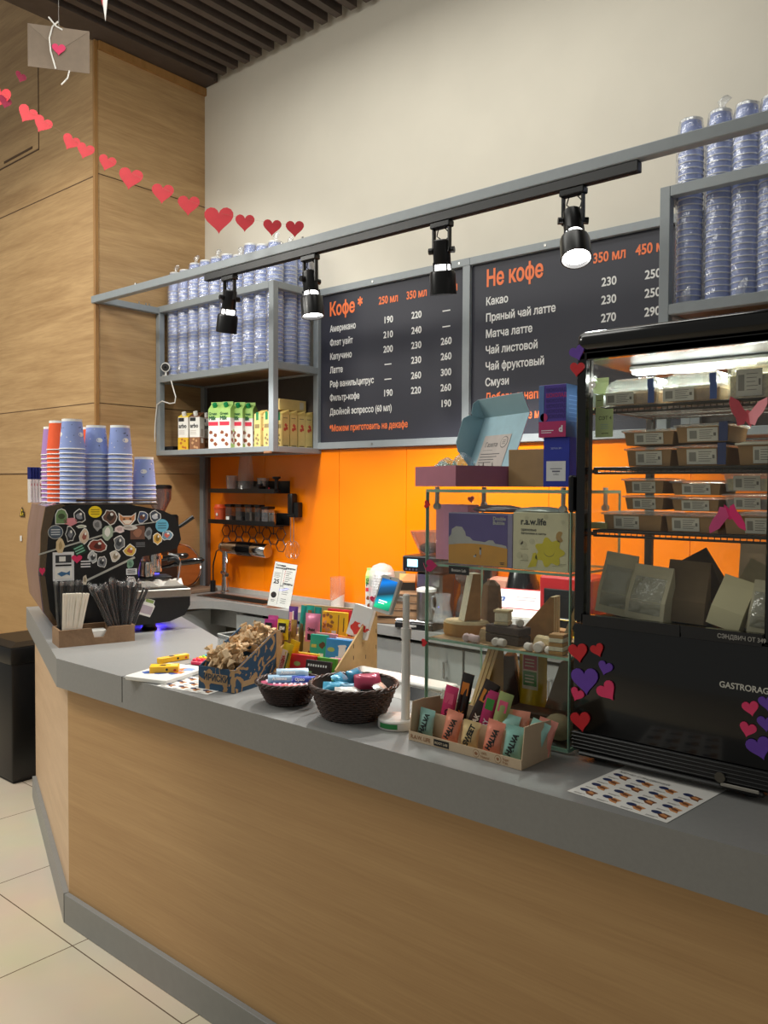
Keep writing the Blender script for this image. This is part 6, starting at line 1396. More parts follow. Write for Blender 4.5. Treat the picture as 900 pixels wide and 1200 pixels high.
for x in (SX0+.02, SX1-.03):
    for y in (SY0+.02, SY1-.02):
        c.box(x-.003, x+.003, y-.006, y+.006, 1.462, 1.4985, 0, SO, b=.001); c.cyl(.008, -.006, .006, 14, 0, SO @ T(x, y, 1.462) @ RX(90)); c.cyl(.006, 0, .006, 12, 0, SO @ T(x, y, 1.5045))
c.build('clip', mat('bright_clip', rgb(178, 176, 170), .35, .3), sc)
for x in (SX0+.06, SX1-.06):
    for y in (SY0+.04, SY1-.04): MB().cyl(.009, .0, .0042, 14, 0, T(x-SX0, y-SY0, 0)).build('foot', CLEARP, sc)
SF = Frame((SX0, SY0, 0), 0)
x, z = SF.on(538, 668.5, 0); s = MB().box(x-.030, x+.030, -.0015, -.0003, z-.010, z+.010, 0); text_mb(s, 'Boston Lab', .0095, FR(x, -.0016, z-.003), 1, .02, 'CENTER'); s.build('name_tag', [INK, pl('b9b6b0')], sc, M=T(0, 0, -CT), smooth=0)
def heart_on(parent, M, w, m_, name='heart', th=.003): return MB().prism(heart2(w), 0, th, 0).build(name, m_, parent, M=M, smooth=0)
for px, py, y_, w, a, m_ in ((501, 591, -.0006, .020, 80, RED), (497.8, 753, -.0006, .020, 95, RED)):
    x, z = SF.on(px, py, 0); heart_on(sc, T(x, y_, z-CT) @ RX(90) @ RZ(a), w, m_)
x, z = SF.on(501.5, 665, 0)
bf = MB()
for sgn, a in ((1, 25), (-1, -50)): bf.prism([(u*.9, v) for u, v in heart2(.034)], 0, .0006, 0, T(0, 0, 0) @ RY(a) @ T(sgn*.015, 0, 0) @ RZ(70*sgn))
bf.build('paper_butterfly', mat('magenta_paper', rgb(196, 40, 104), .6), sc, M=T(x, -.010, z-CT) @ RX(90) @ RZ(25), smooth=0)
x, z = SF.on(553, 585, .235); heart_on(sc, T(x, .232, z-CT) @ RX(90) @ RZ(10), .020, RED)
# ---- on top: open pink gift box
MAUVE = mat('mauve_card', rgb(176, 112, 130), .6, var=.03); SKYC = mat('pale_blue_card', rgb(150, 184, 192), .7, var=.02)
ZT = SZS[3]+gt+.0075
cr = at_z(534, 570, 1.49); 
d0 = ray(534, 560); P0 = EYEV+d0*(1.66/d0.y); th = R(66)
gb = thing('gift_box', 'open mauve gift box lined in pale blue with a raised lid', 'box', (P0.x, P0.y, ZT), th); bwx, bdy, bh = .165, .215, .052
MB().box(0, bwx, 0, .002, 0, bh).build('front_wall', MAUVE, gb, smooth=0); MB().box(0, bwx, bdy-.002, bdy, 0, bh).build('back_wall', MAUVE, gb, smooth=0)
MB().box(0, .002, .0022, bdy-.0022, 0, bh).build('side_wall', MAUVE, gb, smooth=0); MB().box(bwx-.002, bwx, .0022, bdy-.0022, 0, bh).build('side_wall', MAUVE, gb, smooth=0)
MB().box(.0022, bwx-.0022, .0022, bdy-.0022, 0, .002).build('base', SKYC, gb, smooth=0)
LM = T(bwx, 0, bh) @ RY(21)                                  # lid hinged on the far long side
lidh = .150
ld = MB().box(-.0012, -.0002, 0, bdy, 0, lidh, 0, LM).box(-.0001, .0012, 0, bdy, 0, lidh, 1, LM); ld.build('lid', [mat('light_blue_lining', rgb(178, 214, 226), .7), MAUVE], gb, smooth=0)
LT = LM @ T(0, 0, lidh) @ RY(-46)
MB().box(-.0012, 0, .0, bdy, .0005, .055, 0, LT).box(.0001, .0012, 0, bdy, .0005, .055, 1, LT).build('tuck_flap', [SKYC, MAUVE], gb, smooth=0)
FLAP = [(0, .005), (0, lidh-.002), (-.05, lidh-.012), (-.066, lidh-.03), (-.062, .05), (-.048, .03)]
MB().prism(FLAP, 0, .0012, 0, LM @ T(0, bdy-.0013, 0) @ RX(90)).build('side_flap', SKYC, gb, smooth=0)
MB().prism([(0, .0005), (0, .055), (-.02, .052), (-.036, .03), (-.036, .004)], 0, .0012, 0, LT @ T(0, bdy-.0013, 0) @ RX(90)).build('side_flap', SKYC, gb, smooth=0)
CM = LM @ T(-.0016, bdy-.035, .004) @ RZ(-90) @ RX(90) if 0 else LM @ T(-.0018, 0, 0) @ Matrix(((0, 0, -1, 0), (-1, 0, 0, bdy-.04), (0, 1, 0, 0), (0, 0, 0, 1)))
cd = MB().box(0, .128, .0, .092, 0, .0006, 0, CM); text_mb(cd, 'Газета', .019, CM @ T(.016, .058, .0006), 1, .01); cd.prism([(u+.104, v+.070) for u, v in ell(.0165, .0165, 22)], .0006, .0009, 1, CM); cd.prism([(u+.104, v+.070) for u, v in ell(.0145, .0145, 22)], .0009, .0012, 0, CM); 
for i in range(3): cd.box(.097, .111, .064+i*.005, .0655+i*.005, .0012, .0014, 1, CM)
cd.box(.012, .06, .048, .0488, .0006, .0009, 1, CM)
for i in range(4): cd.box(.008, .10-.01*i, .036-i*.008, .0382-i*.008, .0006, .0009, 1, CM)
cd.build('printed_card', [mat('cream_card', rgb(212, 200, 192), .7), pl('6f6a68')], gb, smooth=0)
GM = T(P0.x, P0.y, ZT) @ Matrix.Rotation(th, 4, 'Z'); q = random.Random(8)
for i in range(9):
    y = .012+i*.0215; mb = pillow(.030, .05, .012, .006, seed=i)
    o = mb.build('wrapped_sweet', [foil(('8a8478', 'c9c2b6', '5a4f4a', '7a3a44')[i % 4])], M=GM @ T(.120, y+.008, .012) @ RZ(60) @ RY(35+q.uniform(-10, 15)), smooth=50); tag(o, 'small foil sweet sticking up inside the open mauve gift box', 'sweet', 'foil sweets in the mauve gift box')
s = MB(); n = 16
for k_ in range(3): s.loft([[(r*cos(2*pi*i/n)*(1+q.uniform(-.2, .2)), r*sin(2*pi*i/n)*(1+q.uniform(-.2, .2)), z) for i in range(n)] for r, z in ((.028, 0), (.034, .02), (.022, .04+.01*k_), (.004, .05+.012*k_))], 0, T(.03*k_, .03*(k_ % 2), 0))
o = s.build('tissue_wrap', glass('blue_film', (.62, .86, .95, 1), .10, .12, .3, bump=.8, bscale=60, milky=.12), M=GM @ T(.04, .135, .016), smooth=60); tag(o, 'crumpled pale blue film poking out of the mauve gift box', 'film')
# kraft, blue and violet boxes
def blk(F, pxl, pxr, pyt, pyb, yl, dep, cols, lab, art=None, name='card_box', zb=None, cat='box', yaw=0):
    xl_, z1 = F.on(pxl, pyt, yl); xr_, z0 = F.on(pxr, pyb, yl)
    if zb is not None: z0 = zb
    w2, h = (xr_-xl_)/2, z1-z0
    s = MB().box(-w2, w2, 0, dep, 0, h, 0, b=.001)
    if art: art(s, w2, h, dep)
    o = s.build(name, [pl(c_, .45) for c_ in cols], M=F.M @ T((xl_+xr_)/2, yl, z0) @ RZ(yaw), smooth=0); tag(o, lab, cat); return o
blk(SF, 596, 640, 527, 572, .160, .06, ['a8875c'], 'plain kraft box behind the open mauve gift box', zb=ZT)
def a_bl(s, w2, h, d): s.box(-w2*.75, w2*.72, -.0006, 0, h*.12, h*.52, 1); s.box(-w2*.3, w2*.3, -.0008, 0, h*.30, h*.33, 2); s.box(-w2*.45, w2*.45, -.0008, 0, h*.36, h*.375, 2); text_mb(s, 'ЗЕРНА №1', .0058, FR(0, 0, h*.76), 3, .02, 'CENTER'); text_mb(s, 'coffee', .006, FR(0, -.0006, h*.24), 2, .0, 'CENTER')
o = blk(SF, 637, 667, 513, 574, .10, .09, ['1f2fa0', 'd9d9dc', '6a6a78', '9aa6dc'], 'deep blue box with a white label standing beside the fridge', a_bl, zb=ZT)
bpy.context.view_layer.update(); bt_ = max((o.matrix_world @ v.co).z for v in o.data.vertices)
def a_vi(s, w2, h, d):
    s.box(-w2, w2, -.0006, 0, 0, h*.30, 1); s.box(-w2, -w2*.62, -.0008, 0, h*.3, h*.99, 2); s.prism([(u-w2*.62, v+h*.38) for u, v in ell(.010, .010, 16)], 0, .0008, 1, FR(0, 0, 0))
    for i in range(6): text_mb(s, 'ШОКОЛАД', .0125, FR(-w2*.48, -.0002, h*(.36+.10*i)), 3 if i != 4 else 1, .02, sx=.8)
    text_mb(s, 'd', .02, FR(w2*.5, -.0008, h*.1), 4, .05); s.box(-w2*.8, w2*.1, -.0008, 0, h*.12, h*.135, 4); s.box(-w2*.8, -w2*.05, -.0008, 0, h*.08, h*.095, 4); s.box(w2, w2+.0006, 0, d, 0, h, 5)
    for i in range(7): s.box(w2+.0006, w2+.001, .012, d-.015, h*(.3+.08*i), h*(.315+.08*i), 2)
blk(SF, 632, 663, 452, 513, .095, .085, ['4a3596', 'b02a66', '5a7ab0', '3a2878', 'e0dce6', '35588c'], 'violet printed box with a magenta base on top of the blue box', a_vi, zb=bt_+.0004)
# ---- second shelf: two picture boxes and pouches
Z2 = SZS[2]+gt+.0004
def a_pic(s, w2, h, d):
    N = 24
    s.box(-w2+.002, w2*.86, -.0004, 0, .002, h-.002, 1)
    s.prism([(-w2+.002+(w2*1.86-.002)*i/N, h*.36+h*.06*sin(pi*(i+2)/(N+2))) for i in range(N+1)]+[(w2*.86, .002), (-w2+.002, .002)], .0004, .0007, 2, FR(0, 0, 0))
    cl = [(-.98, .36), (-.98, .52), (-.9, .58), (-.88, .68), (-.74, .74), (-.55, .73), (-.45, .64), (-.42, .56), (-.3, .54), (-.2, .48), (.0, .47), (.18, .46), (.3, .50), (.42, .50), (.5, .44), (.66, .43), (.82, .41), (.85, .36)]
    s.prism([(u*w2, v*h) for u, v in cl], .00042, .00055, 3, FR(0, 0, 0))
    s.prism([(-w2+.002+(w2*1.86-.002)*i/N, h*.36+h*.06*sin(pi*(i+2)/(N+2))) for i in range(N+1)]+[(w2*.86, .002), (-w2+.002, .002)], .0006, .0009, 2, FR(0, 0, 0))
    s.box(w2*.02, w2*.07, -.0014, -.0008, h*.22, h*.31, 3); s.prism([(u+w2*.045, v+h*.335) for u, v in ell(.0024, .003, 10)], .0009, .0014, 4, FR(0, 0, 0)); s.box(w2*.02, w2*.035, -.0014, -.0008, h*.16, h*.22, 5); s.box(w2*.055, w2*.07, -.0014, -.0008, h*.16, h*.22, 5)
    s.prism([(u-w2*.13, v+h*.18) for u, v in ell(.0042, .0026, 10)], .0009, .0014, 3, FR(0, 0, 0)); s.prism([(u-w2*.10, v+h*.205) for u, v in ell(.002, .002, 8)], .0009, .0015, 4, FR(0, 0, 0))
    text_mb(s, 'Double', .012, FR(w2*.42, -.0006, h*.88), 3, .03); text_mb(s, 'Bubble', .012, FR(w2*.42, -.0006, h*.80), 3, .03); s.box(w2*.66, w2*.76, -.0014, -.0008, h*.06, h*.075, 4); s.box(w2*.64, w2*.78, -.0014, -.0008, h*.09, h*.1, 4)
blk(SF, 525.5, 600, 600.5, 663, .030, .055, ['8f87a8', '5a4a8c', 'd3932c', 'b4b0ae', '2a2024', 'c88a5a'], 'violet picture box of a cloud over an orange field on the second shelf', a_pic, zb=Z2)
blk(SF, 511, 548, 591, 660, .120, .05, ['d28aa8', 'c9708f'], 'pink card box behind the violet picture box', None, zb=Z2)
def a_raw(s, w2, h, d):
    text_mb(s, 'r.a.w.life', .021, FR(-w2*.72, 0, h*.79), 1, .03, sx=.95); text_mb(s, 'ореховые', .0085, FR(-w2*.70, 0, h*.68), 1, .02); text_mb(s, 'батончики и пасты', .0072, FR(-w2*.70, 0, h*.62), 1, .02)
    fl_ = [(.034*(1+.16*cos(7*a))*cos(a), .030*(1+.16*cos(7*a))*sin(a)) for a in [2*pi*i/70 for i in range(70)]]
    s.prism([(u+w2*.33, v+h*.33) for u, v in fl_], 0, .0006, 2, FR(0, 0, 0)); s.prism([(u*1.0-w2*.28, v+h*.18) for u, v in [(-.012, -.018), (.010, -.014), (.014, .0), (.010, .018), (.002, .016), (-.002, .0)]], 0, .0006, 2, FR(0, 0, 0))
    sm = [(w2*.33+.013*cos(a), h*.33+.010*sin(a)) for a in [pi+pi*i/10 for i in range(11)]]; s.prism(sm+[(x_, y_+.0012) for x_, y_ in sm[::-1]], .0006, .0009, 3, FR(0, 0, 0))
    s.prism([(u+w2*.70, v+h*.60) for u, v in [(.010*cos(a), .0125*sin(a)) for a in [R(50)+R(270)*i/12 for i in range(13)]]+[(.002, .0)]], 0, .0006, 4, FR(0, 0, 0))
    for i, (u, v, r) in enumerate(((-.7, .48, .006), (-.6, .44, .008), (-.3, .5, .007), (-.75, .25, .008), (-.55, .22, .009), (-.5, .9, .005), (.2, .93, .006), (.8, .85, .005))): s.prism([(a*r+u*w2, b_*r+v*h) for a, b_ in ell(1, 1, 12)], 0, .0004, 5, FR(0, 0, 0))
    for i in range(2): s.box(-w2*.72, -w2*.42, -.0004, 0, h*(.36-.2*i), h*(.365-.2*i), 3)
    for i in range(3): s.box(w2*(.45+.1*i), w2*(.8+.06*i), -.0004, 0, h*(.10+.02*i), h*(.104+.02*i), 3)
blk(SF, 601.5, 666, 600, 670, .026, .06, ['d9cfae', '2a2a26', 'd6c21e', '6a6030', 'b48a4a', 'c9c0a0'], 'cream box with a yellow nut flower and black title on the second shelf', a_raw, zb=Z2)
zb1 = SF.on(560, 600.5, .03)[1]+.0012
def pouch(px, yl, w, d, h, m_, lab, seed, z0=None):
    q = random.Random(seed); n = 18; x, _ = SF.on(px, 598, yl)
    s = MB().loft([[(w*f*cos(2*pi*i/n)*(1+q.uniform(-.05, .05)), d*f*sin(2*pi*i/n)*(1+q.uniform(-.05, .05)), z+q.uniform(-.0015, .0015)*(z > 0)) for i in range(n)] for f, z in ((.8, 0), (1, h*.2), (1, h*.35), (.8, h*.75), (.4, h), (.05, h*1.02))])
    o = s.build('foil_pouch', m_, loc=(SX0+x, SY0+yl, (z0 or zb1)), smooth=60); tag(o, lab, 'pouch')
pouch(585, .06, .075, .030, .016, foil('4a3036', .25), 'dark red foil pouch lying on the violet picture box', 3)
pouch(633, .06, .070, .030, .014, foil('8f948c', .22), 'silver foil pouch lying on the cream box', 4)
# ---- third shelf: bread, cakes and marshmallows on a kraft sheet
Z3 = SZS[1]+gt+.0004
o = MB().box(SX0+.012, SX1-.012, SY0+.012, SY1-.012, Z3, Z3+.0006).build('kraft_sheet', KRAFT); tag(o, 'kraft paper sheet lining the third showcase shelf', 'paper')
Z3 += .001
BREAD = mat('pale_bread', rgb(208, 184, 142), .85, var=.10, scale=120, bump=.5); CRUST = mat('brown_crust', rgb(176, 128, 66), .7, var=.15, scale=40); FILL = mat('brown_filling', rgb(92, 58, 38), .6); PALEF = mat('pale_crumb', rgb(226, 214, 188), .9, var=.08, scale=150, bump=.4)
def sw_mesh(w, h, th, n=3):
    """half a sandwich standing on its long cut side: crust outside, layered slices"""
    s = MB(); k_ = th/n
    for i in range(n):
        y0 = i*k_; s.prism([(0, 0), (w, 0), (w*.98, h*.12), (w*.12, h), (0, h*.98)], -(y0+k_*.86), -y0, 0, RX(90), 1)
        if i < n-1: s.prism([(.002, .002), (w*.96, .002), (.002, h*.94)], -(y0+k_), -(y0+k_*.86), 2, RX(90))
    return s
def put(name, lab, cat, mb, mats, px, yl, z, yaw=0, M=None, F=SF, smooth=25, group=None, py=700):
    x, _ = F.on(px, py, yl); o = mb.build(name, mats, M=T(F.o.x+x, F.o.y+yl, z) @ RZ(yaw) @ (M or Matrix.Identity(4)), smooth=smooth); return tag(o, lab, cat, group)
put('bread_round', 'thick pale round of bread under the upright sandwich half', 'bread', MB().lathe([(.0001, 0), (.058, 0), (.062, .006), (.062, .032), (.056, .038), (.0001, .039)], 30, 0, SCL(1, .7, 1), [1, 1, 1, 0, 0], cap=False), [BREAD, CRUST], 547, .09, Z3, 10)
def wedge_mesh(w, h, th, n=3, cap=.012):
    """a cut sandwich: layered slope facing -X, crusty triangular sides"""
    s = MB(); k_ = th/n; P_ = [(0, 0), (w, 0), (w, h), (w-cap, h)]
    for i in range(n):
        s.prism(P_, i*k_, (i+.80)*k_, 1, RX(90) @ T(0, 0, -th), 0)
        if i < n-1: s.prism([(.003, 0), (w-.002, 0), (w-.002, h-.004), (w-cap, h-.004)], (i+.80)*k_, (i+1)*k_, 2, RX(90) @ T(0, 0, -th))
    return s
put('sandwich', 'pale sandwich half standing upright on the round bread', 'sandwich', wedge_mesh(.046, .118, .040, 1, .022), [PALEF, CRUST, FILL], 546, .060, Z3+.0395, 62)
put('paper_wrap', 'brown wrinkled paper wrap standing behind the upright sandwich', 'wrap', MB().loft([[(r*cos(2*pi*i/12)*(1+.12*(i % 2)), r*.6*sin(2*pi*i/12)*(1+.12*(i % 2)), z) for i in range(12)] for r, z in ((.024, 0), (.027, .03), (.026, .09), (.022, .125), (.008, .138))]), mat('wrinkled_kraft', rgb(120, 92, 64), .8, var=.2, scale=50, bump=.6), 576, .15, Z3, 0, smooth=20)
s = MB()
for i in range(4): s.box(-.03, .03, -.022, .022, i*.009, i*.009+.0075, 0 if i % 2 else 1, b=.001)
put('chocolate_cake', 'dark layered cake slice behind the biscuit block', 'cake', s, [FILL, pl('4a3326', .7)], 572, .19, Z3, 20)
put('brownie_block', 'dark brown brownie block at the middle front of the third shelf', 'cake', MB().box(-.052, .05, -.024, .024, 0, .021, 0, b=.002).box(-.052, .05, -.024, .024, .0225, .042, 0, b=.002), mat('brownie', rgb(66, 46, 34), .85, var=.2, scale=90, bump=.4), 596, .070, Z3, -6)
s = MB().box(-.018, .018, -.016, .016, 0, .007, 1, b=.001).box(-.017, .017, -.015, .015, .0072, .030, 0, b=.002).box(-.02, .02, -.016, .016, .0302, .036, 1, b=.001)
put('cream_slice', 'small cream slice between biscuit layers on top of the brownie block', 'cake', s, [PALEF, BREAD], 590, .075, Z3+.0425, 12)
put('long_sandwich', 'long tan sandwich wedge sloping up at the back of the third shelf', 'sandwich', wedge_mesh(.105, .112, .045, 3, .010), [BREAD, CRUST, PALEF], 601, .115, Z3, 8)
put('tan_wedge', 'small tan cake wedge beside the pink marshmallows', 'cake', MB().prism([(0, 0), (.045, 0), (.045, .026), (.010, .030)], -.03, 0, 0, RX(90), 1), [BREAD, CRUST], 559, .045, Z3, 20)
MM_W = mat('white_marshmallow', rgb(226, 214, 206), .9); MM_P = mat('pink_marshmallow', rgb(226, 196, 196), .9)
mm = MB().lathe([(.0001, 0), (.008, .0005), (.0095, .003), (.0095, .016), (.008, .0185), (.0001, .019)], 16, cap=False)
ME_M = [mm.mesh('marshmallow', MM_W, 40), mm.mesh('marshmallow', MM_P, 40)]
for i, (px, yl, k_, z, yaw, lab) in enumerate(((546.5, .020, 1, 0, 30, 'pink marshmallow at the front left of the third shelf'), (553, .022, 1, 0, 60, 'pink marshmallow beside the tan wedge on the third shelf'), (557, .016, 1, 0, 110, 'third pink marshmallow lying right of the pink pair'), (581, .020, 0, 0, 20, 'white marshmallow before the brownie block, the left of two'),
        (588, .020, 0, 0, 80, 'white marshmallow before the brownie block, the right of two'), (609, .075, 0, .0425, 40, 'white marshmallow lying on top of the brownie block'), (619.5, .018, 0, 0, 75, 'white marshmallow right of the brownie block'), (632, .022, 0, 0, 10, 'large white marshmallow on end before the beige loaf'), (643, .020, 0, 0, 60, 'small white marshmallow beside the layered biscuit cake'))):
    o = bpy.data.objects.new('marshmallow', ME_M[k_]); COL.objects.link(o); x, _ = SF.on(px, 755, yl); kk = 1.25 if px == 632 else .85 if px == 643 else 1
    o.matrix_world = T(SX0+x, SY0+yl, Z3+z+.0095*kk) @ RZ(yaw) @ RX(90) @ T(0, 0, -.009*kk) @ SCL(kk); tag(o, lab, 'sweet')
put('beige_loaf', 'low beige loaf behind the large white marshmallow', 'bread', MB().loft([[(x, .018*cos(a)*r, max(0, .020*sin(a)*r+.012)) for a in [2*pi*i/14 for i in range(14)]] for x, r in ((-.028, .7), (-.024, 1), (.024, 1), (.028, .7))]), BREAD, 641, .055, Z3, -10)
s = MB()
for i in range(5): s.box(-.017, .017, -.017, .017, i*.0095, i*.0095+(.0085 if i % 2 == 0 else .0095), i % 2, b=.0012)
put('biscuit_cake', 'layered biscuit cake block at the right front of the third shelf', 'cake', s, [CRUST, PALEF], 655, .030, Z3, 8)
s = MB().cyl(.011, -.03, .03, 14, 0, T(0, 0, .011) @ RX(90)); put('chocolate_log', 'dark chocolate log lying behind the biscuit cake', 'sweet', s, FILL, 648, .10, Z3, 60)
s = MB().cyl(.011, -.03, .03, 14, 0, T(0, 0, .011) @ RX(90)); put('chocolate_log', 'second dark chocolate log near the fridge side of the third shelf', 'sweet', s, FILL, 660, .085, Z3, 70)
put('wafer_stick', 'pale wafer stick leaning at the right end of the third shelf', 'wafer', MB().box(-.006, .006, -.004, .004, 0, .095, 0, b=.001), BREAD, 661, .15, Z3+.002, 0, RY(22))
put('tan_block', 'flat tan biscuit block right of the long sandwich wedge', 'cake', MB().box(-.03, .03, -.02, .02, 0, .024, 0, b=.002), CRUST, 655, .205, Z3, 0)
# ---- bottom: sandwiches and packs
Z4 = .9306
put('sandwich', 'tall layered sandwich half behind the upright snack bars', 'sandwich', wedge_mesh(.075, .172, .056, 3, .014), [mat('toast_slice', rgb(206, 172, 118), .85, var=.1, scale=90), mat('golden_crust', rgb(190, 140, 64), .7, var=.12), FILL], 560, .075, Z4, 62, py=800)
s = MB().prism([(0, 0), (.075, 0), (.075, .03), (.055, .150), (.030, .150)], -.05, -.018, 0, RX(90), 0).prism([(0, 0), (.07, 0), (.055, .15), (.030, .15)], -.018, 0, 1, RX(90))
put('tall_biscuit', 'tall tan biscuit slab with a dark side beside the yellow bag', 'cake', s, [mat('tan_slab', rgb(168, 138, 92), .8), pl('4a2a26', .6)], 577, .145, Z4, 24, py=800)
t = thing('coffee_bag', 'yellow bag with a red and green label at the back of the showcase', 'bag', (SX0+SF.on(625, 800, .185)[0], SY0+.185, Z4))
s = pillow(.082, .185, .045, .012, seed=77); s.build('bag', mat('yellow_bag', rgb(206, 174, 28), .5), t, smooth=50)
s = MB().box(-.018, .026, -.0235, -.0225, .075, .165, 0).box(-.015, .023, -.0241, -.0235, .124, .160, 1).box(-.015, .023, -.0241, -.0235, .084, .120, 2)
for i in range(3): s.box(-.010, .016, -.0245, -.0241, .132+.008*i, .135+.008*i, 0)
for i in range(3): s.box(-.010, .016, -.0245, -.0241, .092+.008*i, .095+.008*i, 0)
s.build('label', [pl('d8cdb8'), pl('b02a4a'), pl('3f8a4a')], t, smooth=0)
s = MB().prism([(0, 0), (.095, 0), (.095, .03), (.085, .165), (.055, .16)], -.05, 0, 0, RX(90)); put('paper_wedge', 'grey brown paper wrapped wedge right of the yellow bag', 'wrap', s, mat('grey_brown_paper', rgb(116, 98, 78), .8, var=.1), 632, .14, Z4, 5, py=800)
s = MB().box(-.07, .07, -.03, .03, 0, .055, 0, b=.003); put('dark_tray', 'dark brown low box in front of the paper wedge', 'box', s, pl('4a3424', .7), 632, .075, Z4, 4, py=850)
s = MB().ball(.034, 0, SCL(1.1, .8, .9) @ T(0, 0, .034), 16, 10); put('cloth_bundle', 'pale knotted cloth bundle at the bottom right of the showcase', 'bundle', s, mat('pale_cloth', rgb(164, 148, 116), .9, var=.15, scale=40, bump=.5), 655, .055, Z4, 0, py=850, smooth=60)
s = MB().ball(.022, 0, SCL(1.2, .8, .8) @ T(0, 0, .022), 14, 8); put('bread_roll', 'small tan bread roll above the cloth bundle by the fridge', 'bread', s, CRUST, 660, .13, Z4, 0, py=850, smooth=60)
# ================================================================ display fridge
FX0, FX1, FY0, FY1, FZ1 = -.846, -.436, 1.62, 2.004, 1.843
fr = thing('display_fridge', 'black countertop display fridge covered in foam hearts', 'fridge', (FX0, FY0, CT)); FO = T(-FX0, -FY0, -CT)
FF = Frame((FX0, FY0, 0), 0)
WZ0, WZ1 = 1.234, 1.786                      # window
fb = MB().box(FX0+.004, FX1-.004, FY0+.012, FY1, .950, WZ0-.012, 0, FO, b=.008, seg=2); fb.build('cabinet', BLACKG, fr)
MB().box(FX0, FX1, FY0, FY0+.0115, .985, WZ0-.016, 0, FO, b=.004, seg=2).build('front_panel', BLACKG, fr)
v = MB().box(FX0, FX1, FY0-.001, FY0+.0115, .944, .983, 0, FO, b=.003)
for i in range(5): v.box(FX0-.001, FX1+.001, FY0-.003, FY0+.0115, .948+i*.0078, .951+i*.0078, 0, FO, b=.001)
v.build('vent_grille', BLACK, fr)
MB().box(FX0+.012, FX1-.012, FY0-.004, FY1-.02, CT+.012, .9435, 0, FO, b=.006).build('base', BLACK, fr)
for x in (FX0+.05, FX1-.05):
    for y in (FY0+.04, FY1-.05): MB().cyl(.016, 0, .0118, 14, 0, FO @ T(x, y, CT)).build('foot', INK, fr)
MB().box(FX0-.002, FX1+.002, FY0-.006, FY1+.002, WZ1+.012, FZ1, 0, FO, b=.018, seg=3).build('top_cap', BLACKG, fr)
MB().box(FX0+.004, FX1-.004, FY0, FY1, WZ1-.002, WZ1+.0115, 0, FO).build('header', BLACK, fr, smooth=0)
for x in (FX0, FX1-.018):
    MB().box(x, x+.018, FY1-.02, FY1, WZ0-.012, WZ1+.012, 0, FO, b=.003).build('rear_post', mat('dark_grey_metal', rgb(62, 56, 50), .4, .3), fr)
    MB().box(x, x+.018, FY0+.028, FY0+.045, WZ0-.012, WZ1+.012, 0, FO, b=.003).build('inner_post', _M['dark_grey_metal'], fr)
# door: frame and pane
d = MB()
d.box(FX0, FX0+.021, FY0, FY0+.022, WZ0-.012, WZ1+.0115, 0, FO, b=.003); d.box(FX1-.021, FX1, FY0, FY0+.022, WZ0-.012, WZ1+.0115, 0, FO, b=.003)
d.box(FX0+.021, FX1-.021, FY0, FY0+.022, WZ1-.004, WZ1+.0115, 0, FO, b=.002); d.box(FX0+.021, FX1-.021, FY0, FY0+.022, WZ0-.012, WZ0+.004, 0, FO, b=.002)
dr = d.build('door_frame', BLACKG, fr)
FG = glass('fridge_glass', (.98, .985, .97, 1), .018, .01, .2)
MB().box(FX0+.021, FX1-.021, FY0+.009, FY0+.014, WZ0+.004, WZ1-.004, 0, FO).build('pane', FG, dr, smooth=0)
zc0, zc1 = FF.on(666, 557, 0)[1], FF.on(666, 600, 0)[1]
MB().box(FX0-.012, FX0-.0005, FY0-.012, FY0+.012, zc1, zc0, 0, FO, b=.004).build('handle', BLACK, dr)
for x in (FX0+.002, FX1-.006): MB().box(x, x+.004, FY0+.046, FY1-.021, WZ0-.010, WZ1-.003, 0, FO).build('side_pane', FG, fr, smooth=0)
MB().box(FX0+.019, FX1-.019, FY1-.008, FY1-.004, WZ0-.010, WZ1-.003, 0, FO).build('rear_pane', FG, fr, smooth=0)
# lamp
MB().box(FX0+.05, FX1-.05, FY0+.15, FY0+.19, WZ1-.014, WZ1-.0025, 0, FO, b=.003).build('lamp_holder', WHITEP, fr)
MB().box(FX0+.055, FX1-.097, FY0+.152, FY0+.188, WZ1-.022, WZ1-.0143, 0, FO, b=.003).build('lamp_tube', mat('fridge_tube', (.96, 1, .97, 1), .4, emit=7.0, var=0), fr)
l = bpy.data.lights.new('fridge_lamp', 'AREA'); l.shape = 'RECTANGLE'; l.size = .30; l.size_y = .03; l.energy = 2.6; l.color = (.96, 1, .94)
lo = bpy.data.objects.new('fridge_lamp', l); COL.objects.link(lo); lo.parent = fr; lo.location = ((FX1-FX0)/2, .17, WZ1-.024-CT)
# wire shelves
SH = [FF.on(694.7, 477, .04)[1], FF.on(694.7, 547, .04)[1], FF.on(692, 620, .04)[1]]
WIRE = mat('dark_wire', rgb(58, 54, 48), .35, .5)
for z in SH:
    s = MB(); x0, x1, y0, y1 = FX0+.02, FX1-.02, FY0+.05, FY1-.03
    s.tube([(x0, y0, z-.004), (x1, y0, z-.004)], .0034, 8, 0, FO).tube([(x0, y1, z-.004), (x1, y1, z-.004)], .003, 8, 0, FO).tube([(x0, y0, z-.014), (x1, y0, z-.014)], .0026, 8, 0, FO)
    s.tube([(x0, y0, z-.004), (x0, y1, z-.004)], .003, 8, 0, FO).tube([(x1, y0, z-.004), (x1, y1, z-.004)], .003, 8, 0, FO)
    k_ = 30
    for i in range(1, k_): x = x0+(x1-x0)*i/k_; s.tube([(x, y0-.001, z-.013), (x, y0, z-.0022), (x, y1, z-.0022)], .0012, 5, 0, FO)
    for y in (y0+.1, y0+.2): s.tube([(x0, y, z-.005), (x1, y, z-.005)], .002, 6, 0, FO)
    for x in (FX0+.0065, FX1-.012): s.box(x, x+.012, y0-.002, y0+.02, z-.014, z-.006, 0, FO)
    s.build('wire_shelf', WIRE, fr, smooth=50)
